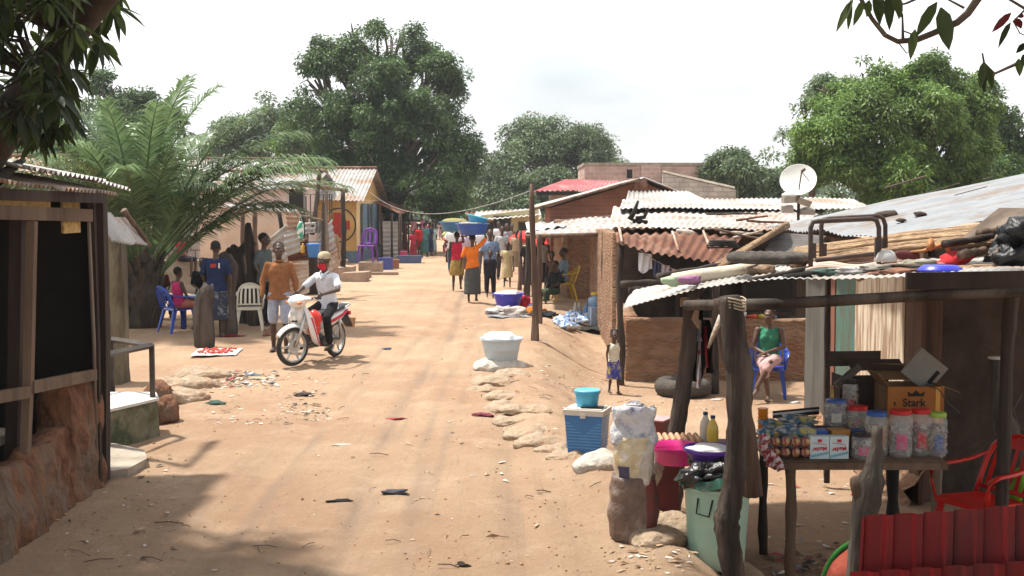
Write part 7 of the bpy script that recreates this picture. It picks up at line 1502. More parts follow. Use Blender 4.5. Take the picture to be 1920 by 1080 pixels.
# ---------------------------------------------------------------- red sheet, striped cloth, right hand stump
def right_front():
    t = thing('red_zinc_sheet', 'red painted ribbed zinc sheets standing upright in the right foreground', 'metal sheets', W(1760, 1080, 6.2)); rm = mat('dark_red_zinc', (.20, .007, .008), .55, (.10, .005, .006), 5, c3=(.075, .012, .012), spec=.22, stretch=(1, 1, .12))
    def rib(u, n):
        k = (u*n) % 1.; return .030*max(0, min(1, (abs(k-.5)-.30)*12)) 
    a, b, c, d = W(1598, 1250, 6.2), W(2010, 1250, 5.9), W(2010, 940, 5.95), W(1612, 968, 6.25)
    def f(u, v):
        p = a.lerp(b, u).lerp(d.lerp(c, u), v); e = .012*mnoise.noise(V3((u*5, 0, 3))) if v > .95 else 0
        return p+V3((0, -rib(u, 7)-.010*mnoise.noise(V3((u*6, v*3, 0))), e))
    o = MB(); o.sheet(f, 200, 14); o.build('sheet', rm, t, True, world=True, ang=35)
    a2, b2, c2, d2 = W(1592, 1250, 6.12), W(2010, 1250, 5.82), W(2010, 1046, 5.82), W(1594, 1072, 6.12)
    def f2(u, v): p = a2.lerp(b2, u).lerp(d2.lerp(c2, u), v); return p+V3((0, -rib(u+.03, 7), 0))
    o = MB(); o.sheet(f2, 200, 4); o.build('sheet', rm, t, True, world=True, ang=35)
    # striped round cloth / parasol half hidden
    p = W(1600, 1090, 7.3); single('folded_parasol', 'rust red and green domed cloth behind the red sheet', 'cloth', mat('rust_red_canvas', (.30, .06, .035), .85, bumpy=.4), lambda o: o.ell(p-V3((-.05, 0, .06)), (.24, .3, .30), 22, 14, None, .08), p)
    single('green_cloth', 'green edge of a cloth showing over the rust red dome', 'cloth', cloth('dark_green_band', (.03, .14, .03)), lambda o: o.tube([p-V3((-.05, 0, .06))+V3((.245*math.cos(R(a_)), -.02, .315*math.sin(R(a_)))) for a_ in range(60, 200, 10)], .018, 7), p)
    # forked trunk at the right edge with pale top
    w = [W(x, y, 10.1) for x, y in [(1868, 672), (1866, 720), (1872, 760), (1885, 800), (1905, 850), (1930, 920), (1945, 1100)]]
    t = thing('twisted_trunk', 'twisted grey trunk post with a painted highlight on its metal top at the right edge', 'post', w[-1]); o = MB(); q = []; r = []
    for j in range(6):
        for s in range(3): q.append(w[j].lerp(w[j+1], s/3)); r.append([.062, .07, .085, .095, .095, .095][j]*random.uniform(.9, 1.12))
    o.tube(q, r, 26, ridge=.12); o.build('shaft', mat('grey_old_wood', (0, 0, 0)), t, True, world=True); o = MB(); o.tube([w[0]+V3((0, 0, -.004)), w[0]+V3((0, 0, .012))], .066, 14); o.build('pale_metal_top', M['tile'], t, True, world=True)  # pale disc colour stands in for the highlight on the metal top
    a = W(1915, 740, 9.9); single('cable', 'thin grey cable running down the twisted trunk', 'cable', M['steel'], lambda o: o.tube([a, W(1900, 770, 9.9), W(1912, 800, 9.85), W(1935, 820, 9.8)], .006, 6), a)
    p = W(1912, 905, 9.1); single('green_bag', 'bright green cloth hanging at the right edge behind the red chair', 'cloth', cloth('lime_cloth', (.14, .36, .03)), lambda o: o.ell(p, (.05, .07, .16), 14, 10, (0, .2, 0), .5), p)
right_front()
# ---------------------------------------------------------------- barrel, bags, eggs and so on
def front_items():
    mint = mat('mint_plastic', (.34, .50, .40), .4, (.28, .43, .34), 3, c3=(.36, .47, .36), bumpy=.05); p = W(1343, 1058, 8.3)
    t = thing('mint_barrel', 'tall mint green plastic barrel beside the crooked post', 'barrel', p); o = MB(); o.lathe([(.175, 0), (.188, .02), (.192, .06), (.214, .40), (.222, .53), (.236, .535), (.238, .56), (.222, .565)], (0, 0, 0), 40); o.build('tub', mint, t, True, ang=45)
    o = MB(); o.tube([(-.155, -.165, .50), (-.168, -.178, .40), (-.09, -.215, .385), (-.065, -.215, .50)], .006, 6); o.build('handle', M['black'], t, True)
    q = p+V3((0, 0, .59)); single('lid_board', 'round brown board lid on the mint barrel', 'lid', wood('reddish_lid', (.20, .08, .05), (.12, .05, .035)), lambda o: o.lathe([(.255, -.02), (.262, -.015), (.262, .018), (.25, .022)], q, 36), q, ang=40)
    bl = mat('black_bag_plastic', (.012, .012, .014), .28, (.02, .02, .022), 6, bumpy=1., bscale=14, spec=.6)
    def bags(o):
        rr = random.Random(4)
        for k in range(30):
            a = k*.7+rr.random(); rad = rr.uniform(.02, .235); o.ell(q+V3((math.cos(a)*rad, math.sin(a)*rad, .075+rr.uniform(-.04, .05)-.12*max(0, rad-.16))), (rr.uniform(.06, .11), rr.uniform(.06, .1), rr.uniform(.035, .06)), 16, 10, (rr.uniform(-.4, .4), rr.uniform(-.4, .4), a), .9, k)
    single('black_bags', 'heap of shiny black plastic bags on the barrel lid', 'plastic bags', bl, bags, q)
    def frill(o):
        rr = random.Random(8); n = 60
        o.sheet(lambda u, v: q+V3((math.cos(2*math.pi*u)*(.25+.03*v+.014*math.sin(u*70)*v), math.sin(2*math.pi*u)*(.25+.03*v+.014*math.sin(u*70)*v), .05-.06*v+.012*math.sin(u*44)+.03*mnoise.noise(V3((u*20, v, 0))))), 160, 4)
    single('green_plastic_sheet', 'frilled dark green plastic sheet between the lid and the black bags', 'plastic sheet', mat('bottle_green_film', (.03, .11, .07), .35, (.012, .045, .03), 10, c3=(.16, .22, .18)), frill, q)
    basin('purple_basin', 'deep violet basin resting on the black bags', q+V3((-.05, .02, .135)), .175, .08, PURB, mat('white_lump', (.6, .6, .58), .6), -.02)
    basin('pink_basin', 'hot pink basin left of the purple one', W(1268, 868, 8.9), .19, .125, plastic('hot_pink_plastic', (.62, .03, .22)))
    # little egg table
    zt = W(1275, 842, 9.5).z; t = thing('egg_table', 'dark red cabinet like stand under the eggs and basins', 'stand', (1.25, 9.6, HG(1.25, 9.6))); dr = mat('dark_red_board', (.15, .028, .022), .6, (.10, .02, .018), 3)
    x0, x1 = W(1222, 850, 9.3).x, W(1400, 850, 9.3).x; o = MB(); o.box(((x0+x1)/2, 9.55, zt-.015), (x1-x0, .75, .03)); o.build('top', dr, t, world=True)
    o = MB(); o.box((x0+.10, 9.22, zt/2-.15), (.20, .03, zt+.28)); o.build('front_panel', dr, t, world=True); o = MB(); o.box((x0+.02, 9.58, zt/2-.15), (.03, .68, zt+.28)); o.build('side_panel', dr, t, world=True); o = MB(); o.box((x1-.03, 9.6, zt/2-.2), (.05, .6, zt+.36)); o.build('side_panel', M['black'], t, world=True)
    eggm = mat('egg_shell', (.60, .36, .22), .5, (.54, .31, .19), 6)
    e = V3((W(1272, 842, 9.45).x, 9.45, zt)); t = thing('egg_tray', 'two stacked trays of brown eggs beside the black post', 'egg tray', e)
    for lvl in range(2): o = MB(); o.box((0, 0, .012+lvl*.055), (.34, .27, .012)); [o.box((0, -.13+.045*k+.02, .022+lvl*.055), (.34, .006, .02)) for k in range(6)]; o.build('tray', mat('pulp_grey', (.36, .31, .26), .9), t)
    for lvl in range(2):
        for i in range(7):
            for j in range(5 if lvl else 1): o = MB(); o.ell((-.145+.048*i, -.11+.05*j, .042+lvl*.055), (.0215, .0215, .028), 10, 8); o.build('egg', eggm, t, True)
    e = V3((W(1337, 842, 9.4).x-.06, 9.4, zt)); single('grey_tray', 'stack of empty grey pulp trays right of the eggs', 'trays', mat('pulp_dark', (.22, .18, .14), .95, bumpy=.6), lambda o: [o.box(e+V3((0, 0, .012+.022*k)), (.17, .24, .014), (0, 0, .04*k), jit=.004) for k in range(4)], e, smooth=False)
    for px, c, h, lb in ((1336, (.62, .46, .07), .30, 'tall bottle of yellow oil with dark cap'), (1326, (.60, .56, .48), .31, 'clear pale bottle behind the yellow oil bottle')):
        b = V3((W(px, 842, 9.3).x, 9.3+(px < 1330)*.1, zt)); t = thing('bottle', lb, 'bottle', b); o = MB(); o.lathe([(.040, 0), (.044, .01), (.044, .08), (.042, .10), (.044, .12), (.044, h*.62), (.038, h*.74), (.018, h*.88), (.016, h*.93)], (0, 0, 0), 22); o.build('liquid', plastic('bottle_%d' % px, c, .15), t, True); o = MB(); o.lathe([(.019, h*.93), (.019, h), (.001, h)], (0, 0, 0), 16); o.build('cap', plastic('navy_cap', (.02, .04, .14)), t, True, ang=40)
    p = W(1312, 858, 8.7); 
    # white cloth bag in front of pink basin, red-brown box behind
    p = W(1226, 890, 9.0); single('white_bag', 'limp white plastic bag beside the tall sacks', 'bag', M['bagwhite'], lambda o: (o.ell(p+V3((.0, 0, .04)), (.085, .10, .14), 18, 12, (0, .3, 0), .5), ), p)
    b = V3((W(1232, 846, 10.7).x, 10.7, W(1232, 846, 10.7).z)); t = thing('maroon_box', 'maroon wooden box with pale rim behind the white sack', 'box', b, -.5); mr_ = mat('maroon_board', (.20, .035, .03), .5, (.15, .028, .025), 3); o = MB(); o.box((0, 0, .135), (.20, .24, .30)); o.build('body', mr_, t); o = MB(); o.box((0, 0, .291), (.21, .25, .012)); o.build('rim', mat('pinkish_rim', (.55, .30, .30), .5), t)
    o = MB(); o.box((0, 0, -.30), (.16, .18, .57)); o.build('stand', M['plankdk'], t)
    # tall sacks
    g = G(1187, 1008); t = thing('snack_sacks', 'upright worn brown sack topped by a clear bag of snacks and a white sack', 'sacks', g); ang_ = .0
    def upright(mb, z0, z1, rx, ry, prof, seed, tw=.12):
        n = 30; rs = []
        for i in range(15):
            v = i/14; k = prof(v); rs.append([V3((math.copysign(abs(math.cos(a))**.7, math.cos(a))*rx*k*(1+tw*mnoise.noise(V3((math.cos(a)*2, math.sin(a)*2, v*4+seed)))), math.copysign(abs(math.sin(a))**.7, math.sin(a))*ry*k*(1+tw*mnoise.noise(V3((math.cos(a)*2, math.sin(a)*2, v*4+seed+9)))), z0+(z1-z0)*v)) for a in [2*math.pi*j/n for j in range(n)]])
        mb.rings(rs)
    o = MB(); upright(o, 0, .44, .165, .13, lambda v: .92+.14*math.sin(v*math.pi), 1); o.build('lower_sack', mat('brown_print_sack', (.19, .13, .10), .5, (.10, .065, .05), 6, bumpy=.9, bscale=12, c3=(.27, .22, .19)), t, True)
    def skin(z0, z1, rx, ry, prof, seed, tw, a0, a1, v0, v1, g=.004):
        def f(u, w):
            a = a0+(a1-a0)*u; v = v0+(v1-v0)*w; k = prof(v); c_, s_ = math.cos(a), math.sin(a)
            return V3((math.copysign(abs(c_)**.7, c_)*(rx*k*(1+tw*mnoise.noise(V3((c_*2, s_*2, v*4+seed))))+g), math.copysign(abs(s_)**.7, s_)*(ry*k*(1+tw*mnoise.noise(V3((c_*2, s_*2, v*4+seed+9))))+g), z0+(z1-z0)*v))
        return f
    o = MB(); o.sheet(skin(0, .44, .165, .13, lambda v: .92+.14*math.sin(v*math.pi), 1, .12, R(-72), R(-20), .12, .97), 10, 14); o.build('red_print', mat('faded_red_print', (.15, .025, .025), .6, (.10, .04, .035), 9), t, True)
    o = MB(); upright(o, .40, .72, .135, .115, lambda v: .85+.2*math.sin(v*math.pi*.8), 5); o.build('snack_bag', mat('snack_bag', (.56, .48, .32), .25, (.46, .36, .20), 20, c3=(.62, .60, .56), spec=.6, bumpy=.4), t, True)
    o = MB(); o.ell((.08, -.10, .52), (.05, .03, .17), 14, 10, (0, .1, 0), .3); o.build('white_roll', M['bagwhite'], t, True)
    o = MB(); o.sheet(skin(.40, .72, .135, .115, lambda v: .85+.2*math.sin(v*math.pi*.8), 5, .12, R(-140), R(-100), .1, .38, .006), 6, 6); o.build('dark_label', plastic('navy_label', (.05, .05, .12)), t)
    o = MB(); upright(o, .66, .92, .15, .10, lambda v: 1.04-.10*v+.05*math.sin(v*9), 8, .16); o.v = [(x*(1+.07*abs(mnoise.noise(V3((x*30, y*30, z*9))))), y, z+(.05*mnoise.noise(V3((x*14, y*14, 0))) if z > .88 else 0)) for x, y, z in o.v]
    o.build('white_sack', mat('white_blue_sack', (.58, .58, .59), .45, (.44, .44, .46), 11, c3=(.14, .16, .30), bumpy=1., bscale=15), t, True)
    p = G(1262, 960); single('pale_bottle', 'pinkish clear sack of bottles standing left of the barrel', 'sack', mat('pinkish_clear', (.52, .40, .32), .4, (.40, .28, .2), 9, bumpy=.5), lambda o: (o.ell(p+V3((.02, 0, .20)), (.075, .07, .16), 16, 10, None, .3), o.ell(p+V3((.02, 0, .40)), (.085, .07, .12), 16, 10, None, .4)), p)
    # sacks holding the bank under the barrel
    for i, (px, py, d, rz, m_, lb) in enumerate([(1340, 1085, (.75, .5, .26), .1, 'bag', 'pale sack directly under the mint barrel'), (1270, 1010, (.42, .32, .26), 1.2, 'bag', 'dusty sack lump left of the barrel foot'), (1235, 1050, (.40, .3, .16), .6, 'bag', 'torn flat sack on the bank, bottom middle')]):
        q_ = W(px, py, 8.3+.3*(i == 1)); q_.z = -.32 if i == 0 else HG(q_.x, q_.y)-.04; sack('sandbag', lb, q_, d, rz, M[m_], 'sandbags of the bank under the stall', 20+i)
    # cooler
    g = G(1101, 852); t = thing('cool_box', 'blue ribbed cool box with white lid at the road edge', 'cool box', g, -.32); bm_ = plastic('cooler_blue', (.035, .17, .42)); wm_ = mat('cooler_white', (.60, .56, .50), .5, (.5, .45, .38), 5)
    o = MB(); o.rings([[V3((x*s, y*s, z)) for x, y in ((-.16, -.13), (0, -.135), (.16, -.13), (.165, 0), (.16, .13), (0, .135), (-.16, .13), (-.165, 0))] for z, s in ((0, .90), (.02, .95), (.30, 1.08), (.36, 1.12), (.37, 1.12))]); o.build('body', bm_, t)
    for k in range(9):
        z = .07+.028*k; s = .96+.17*z; o = MB(); o.box((0, 0, z), (.33*s*1.0+.010, .268*s+.012, .012)); o.build('rib', plastic('cooler_rib_blue', (.08, .26, .55)), t)
    o = MB(); o.box((0, 0, .395), (.38, .32, .05)); o.box((0, 0, .424), (.33, .27, .012)); o.build('lid', wm_, t); o = MB(); o.box((0, -.163, .365), (.05, .012, .035)); o.build('latch', wm_, t)
    o = MB(); o.box((.06, -.05, .434), (.20, .10, .012), (0, 0, .1)); o.build('dark_label', M['black'], t)
    p = g+V3((0, .03, .435)); t = thing('plastic_tub', 'sky blue lidded plastic tub on the cool box', 'tub', p); sb = plastic('light_blue_tub', (.07, .42, .66)); o = MB(); o.lathe([(.095, 0), (.10, .01), (.112, .12)], (0, 0, 0), 28); o.build('tub', sb, t, True, ang=50); o = MB(); o.lathe([(.122, .118), (.125, .125), (.125, .145), (.118, .152), (.10, .150), (.09, .143), (.001, .143)], (0, 0, 0), 28); o.build('lid', sb, t, True, ang=40)
    # basins by the road
    basin('white_basin', 'large pale grey blue basin of white cassava on a sandbag', G(940, 690)+V3((0, .1, .10)), .30, .36, mat('pale_basin', (.46, .54, .58), .4, (.42, .50, .55), 3), mat('white_cassava', (.74, .74, .74), .7, bumpy=.6, bscale=9), .09, taper=.70)
    basin('blue_basin', 'violet blue basin of white goods standing among the laid out clothes', V3((W(953, 560, 27.2).x, 27.2, HG(-.1, 27.2))), .34, .38, plastic('violet_blue_plastic', (.05, .05, .50)), mat('white_cassava', (0, 0, 0)), .06, taper=.65)
front_items()
def goods_on_ground():
    # clothes heap on plastic
    c0 = G(975, 592); t = thing('plastic_mat', 'grey plastic mat under the clothes heap', 'mat', c0); o = MB(); o.sheet(lambda u, v: V3(((u-.5)*1.35, (v-.5)*1.1, .02+.03*mnoise.noise(V3((u*7, v*5, 0))))), 18, 12); o.build('sheet', mat('grey_sheet', (.30, .31, .32), .5, (.10, .10, .11), 4), t, True)
    for i, (px, py, s, c, lb) in enumerate([(938, 590, (.28, .25, .12), (.48, .45, .42), 'grey white clothes heap left on the plastic mat'), (965, 576, (.26, .25, .16), (.09, .10, .10), 'dark grey clothes lump behind the red cloth'), (976, 580, (.24, .2, .22), (.58, .03, .06), 'bright red cloth in the clothes heap'), (960, 592, (.35, .2, .10), (.60, .52, .46), 'whitish clothes in the front of the heap'), (1000, 588, (.22, .16, .08), (.60, .20, .04), 'orange patterned cloth at the right of the heap'), (1020, 594, (.26, .15, .07), (.03, .03, .035), 'black cloth at the far right of the heap'), (995, 585, (.10, .10, .09), (.10, .16, .30), 'small blue cloth in the clothes heap')]):
        p = G(px, py); p.z += .03; single('clothes_heap', lb, 'clothes', cloth('heap_cloth_%d' % i, c, tuple(v*.6 for v in c), 7), lambda o: o.ell(p+V3((0, 0, s[2]*.3)), s, 22, 12, None, .8, i), p, 'clothes laid out by the tall pole')
    # packed goods on a black sheet
    a = G(1098, 618); t = thing('plastic_mat', 'black plastic sheet under the blue white packets', 'mat', a); o = MB(); o.sheet(lambda u, v: V3(((u-.55)*1.15, (v-.3)*1.2, .03+.04*mnoise.noise(V3((u*7, v*5, 4))))), 18, 12); o.build('sheet', M['black'], t, True)
    bw = mat('blue_white_packets', (.66, .72, .78), .3, (.14, .26, .50), 10, detail=2, lo=.42, hi=.56, bumpy=.7, bscale=14)
    rr = random.Random(2)
    for i in range(22):
        p = G(1048+i*3.4+rr.uniform(-4, 4), 622-rr.uniform(0, 18)-.9*i); s = rr.uniform(.12, .20); o = MB(); o.ell((0, 0, s*.5), (s, s*.8, s*.5), 14, 9, (0, 0, rr.random()*3), .8, i); x = o.build('packet', bw, None, True); x.location = p; tag(x, 'crumpled blue and white packet in the heap on the black sheet', 'packet', 'blue and white packets on the black sheet')
    for i, (px, py, s, c, lb) in enumerate([(1116, 606, (.27, .30, .42), (.30, .38, .50), 'square grey blue plastic container by the packets'), (1117, 573, (.26, .26, .20), (.20, .38, .56), 'blue and white bag on top of the square container')]):
        p = G(1116, 612); p.z += 0 if i == 0 else .44; single('container', lb, 'container', mat('cont_%d' % i, c, .35, tuple(v*.7+.1 for v in c), 6), lambda o: (o.box(p+V3((0, 0, s[2]/2)), s, (0, 0, .2), .9, .01) if i == 0 else o.ell(p+V3((0, 0, .09)), (.14, .12, .13), 14, 10, None, .4)), p, smooth=i > 0)
    p = G(1116, 612)+V3((.0, 0, .66)); single('yellow_bowl', 'yellow lid on top of the blue and white bag', 'lid', plastic('yellow_lid', (.60, .42, .03)), lambda o: o.lathe([(.09, 0), (.10, .02), (.09, .06), (.01, .07)], p, 16), p, ang=40)
    for i, (px, c, lb) in enumerate([(1079, (.45, .42, .36), 'clear water bottle left behind the packets'), (1086, (.50, .48, .42), 'second clear bottle right beside the first'), (1100, (.10, .30, .55), 'blue capped bottle left of the square container')]):
        p = G(px, 598); single('bottle', lb, 'bottle', plastic('gbottle_%d' % i, c, .2), lambda o: o.lathe([(.05, 0), (.055, .02), (.055, .24), (.02, .33), (.02, .37)], p, 14), p)
    basin('green_basin', 'grass green basin behind the twisted posts', G(1150, 616)+V3((0, .2, 0)), .30, .34, GRNP, taper=.7)
    p = G(1133, 588); single('leaning_board', 'reddish brown board leaning behind the container', 'board', mat('red_brown_panel', (.26, .09, .06), .7), lambda o: o.box(p+V3((.05, .3, .3)), (.5, .03, .62), (-.3, .5, 0)), p, smooth=False)
    # big tyre by the wall with hanging cloths above
    p = G(1288, 748)+V3((0, .42, 0)); n = 56
    single('tractor_tyre', 'large grey tyre lying flat by the low wall', 'tyre', mat('dusty_tyre', (0, 0, 0)), lambda o: o.rings([[p+V3((math.cos(2*math.pi*k/n)*(.30+.125*math.cos(b*math.pi/6)), math.sin(2*math.pi*k/n)*(.30+.125*math.cos(b*math.pi/6)), .13*math.sin(b*math.pi/6)+.12+(.01 if k % 2 else 0))) for b in range(12)] for k in range(n)], cap=False, close=True), p)
    def strip(px0, y0, px1, y1, Y, w, m_, lb, ph=0):
        a, b = W(px0, y0, Y), W(px1, y1, Y); single('hanging_cloth', lb, 'cloth', m_, lambda o: o.sheet(lambda u, v: a.lerp(b, v)+V3(((u-.5)*w*(.6+.5*math.sin(v*2.5+ph)**2), .03*math.sin(u*9+v*5+ph), 0)), 12, 16), a, 'cloths hanging under the canopy')
    strip(1305, 580, 1300, 715, 10.6, .20, cloth('black_hanging', (.012, .012, .013)), 'long black cloth hanging left under the canopy')
    strip(1318, 600, 1332, 700, 10.7, .12, cloth('black_hanging', (0, 0, 0)), 'shorter black cloth hanging behind the ribbon', 1)
    strip(1303, 565, 1308, 640, 10.3, .07, mat('blue_white_film', (.50, .52, .56), .4, (.12, .22, .4), 14, lo=.42, hi=.55), 'blue and white plastic strips tied to the second post', 2)
    strip(1312, 600, 1310, 728, 10.3, .035, mat('ribbon', (.62, .60, .62), .5, (.5, .1, .14), 9, detail=1, lo=.35, hi=.42), 'thin white ribbon with red marks hanging low', 3)
    strip(1322, 612, 1327, 690, 10.35, .03, cloth('dark_red_strip', (.26, .03, .04)), 'dark red strip right of the ribbon', 4)
    a = W(1300, 570, 10.0); single('knotted_rag', 'pale tan rag knotted round the top of the second post', 'rag', M['bag'], lambda o: o.tube([a, a+V3((.03, 0, -.05)), a+V3((.015, 0, -.12)), a+V3((.05, 0, -.2))], [.03, .022, .03, .012], 8), a)
    a = W(1353, 592, 7.5); single('white_rag', 'small white rag tucked behind the main post', 'rag', M['bagwhite'], lambda o: o.tube([a, a-V3((.05, 0, .12)), a-V3((.08, 0, .2))], [.02, .014, .008], 8), a)
    # bank of sandbags
    sb = [((902, 735), (.40, .34, .14), .4, 'bag', 'small sandbag on the street side of the flat one'), ((960, 706), (.5, .36, .16), -.4, 'bag', 'brownish sandbag on the yard side of the white sack'), ((965, 790), (.5, .36, .14), .2, 'bag', 'flat sandbag between the long one and the torn pair'), ((1038, 848), (.36, .26, .12), -.3, 'bag', 'small frayed sandbag between the torn one and the cool box'), ((938, 692), (.80, .50, .30), .0, 'bagwhite', 'white sack under the pale basin'), ((925, 722), (.60, .42, .18), .1, 'bag', 'flat pale sandbag just in front of the white sack'), ((948, 745), (.62, .42, .16), -.3, 'bag', 'half buried pale sandbag, second in front of the white sack'), ((948, 765), (.55, .40, .16), .5, 'bag', 'rounded sandbag left of the long flat one'), ((985, 775), (.62, .36, .16), -.1, 'bag', 'long flat sandbag in the middle of the bank'), ((992, 812), (.50, .4, .14), .4, 'bag', 'buried sandbag behind the torn pair'), ((985, 822), (.45, .36, .16), -.2, 'bag', 'torn grey sandbag left of the cool box row'), ((1018, 838), (.55, .36, .16), -.35, 'bag', 'torn sandbag with frayed edge before the cool box'), ((1068, 862), (.42, .3, .12), -.5, 'bag', 'small flat sandbag at the foot of the cool box'), ((1118, 882), (.42, .34, .24), .1, 'bagwhite', 'bright pale sack between the cool box and the tall sacks')]
    for i, (px, d, rz, m_, lb) in enumerate(sb):
        q = G(*px); q.z = max(HG(q.x, q.y), HG(q.x-.1, q.y))-.05; sack('sandbag', lb, q+V3((0, .1, 0)), d, rz, M[m_], 'sandbags along the street bank', 40+i)
    # mat with red goods on the left
    p = G(407, 663); t = thing('printed_sheet', 'white sheet with red peppers spread on the ground at left', 'sheet', p, .1); o = MB(); o.sheet(lambda u, v: V3(((u-.5)*.70, (v-.5)*.95, .03+.012*mnoise.noise(V3((u*6, v*6, 2))))), 12, 12); o.build('cloth', M['tile'], t, True)
    o = MB(); rr = random.Random(6)
    for k in range(60): x, y = rr.uniform(-.28, .28), rr.uniform(-.32, .32); o.ell((x, y, .05), (.035, .02, .015), 7, 5, (0, 0, rr.random()*3))
    o.build('pepper', mat('red_pepper', (.48, .05, .03), .5), t, True); t.children[-1]['kind'] = 'stuff'
    # left market stall far away
    Y = 58; t = thing('clothes_stall', 'market stall hung with pink and red clothes under the big tree', 'market stall', (W(762, 480, Y).x, Y, 0))
    for px in (756, 772, 790): o = MB(); a = W(px, 400, Y); o.pole((a.x, Y, -.1), (a.x, Y, 2.0), .05); o.build('post', M['poledk'], t, True, world=True)
    o = MB(); o.tube([W(752, 412, Y), W(794, 414, Y)], .04, 6); o.build('beam', M['poledk'], t, True, world=True)
    o = MB(); corr(o, W(762, 408, Y), W(782, 408, Y), W(780, 405, Y+2), W(766, 405, Y+2), .2, .02); o.build('roof_sheet', M['roofw'], t, True, world=True)
    for i, (px, y0, y1, w, c, lb) in enumerate([(776, 415, 448, .35, (.50, .25, .26), 'faded pink garment hung at the market stall'), (778, 430, 450, .42, (.58, .04, .04), 'bright red garment hung at the market stall'), (793, 414, 434, .30, (.62, .20, .32), 'pink garment hung at the right of the market stall'), (799, 424, 436, .2, (.60, .35, .38), 'pale pink garment near the pink one'), (760, 418, 470, .2, (.16, .05, .05), 'dark red long garment at the left of the market stall'), (750, 425, 475, .18, (.36, .40, .36), 'pale green grey cloth at the market stall left end')]):
        a, b = W(px, y0, Y-.4), W(px, y1, Y-.4); single('hung_garment', lb, 'garment', cloth('garm_%d' % i, c), lambda o: o.sheet(lambda u, v: a.lerp(b, v)+V3(((u-.5)*w*(.7+.5*v), .06*math.sin(u*9+v*4), 0)), 10, 10), a, 'garments hung at the market stall')
    for i, (px, py, d, c, lb) in enumerate([(768, 493, (.95, .6, .28), (.06, .09, .20), 'long navy crate in front of the market stall'), (757, 490, (.3, .3, .4), (.42, .05, .12), 'crimson bundle at the left end of the navy crate'), (779, 468, (.45, .4, .35), (.65, .10, .05), 'orange red basin goods at the stall'), (752, 482, (.2, .2, .3), (.5, .55, .5), 'white jar at the market stall'), (737, 503, (.45, .4, .30), (.30, .12, .06), 'brown red crate right of the plinth'), (722, 505, (.55, .5, .40), (.05, .07, .28), 'blue rimmed box right of the plinth')]):
        p = G(px, py); single('market_crate', lb, 'crate', plastic('crate_%d' % i, c), lambda o: (o.box(p+V3((0, 0, d[2]/2)), d, (0, 0, .1), 1.05, .015), o.box(p+V3((0, 0, d[2]+.012)), (d[0]*1.08, d[1]*1.08, .03), (0, 0, .1))), p, smooth=False)
goods_on_ground()
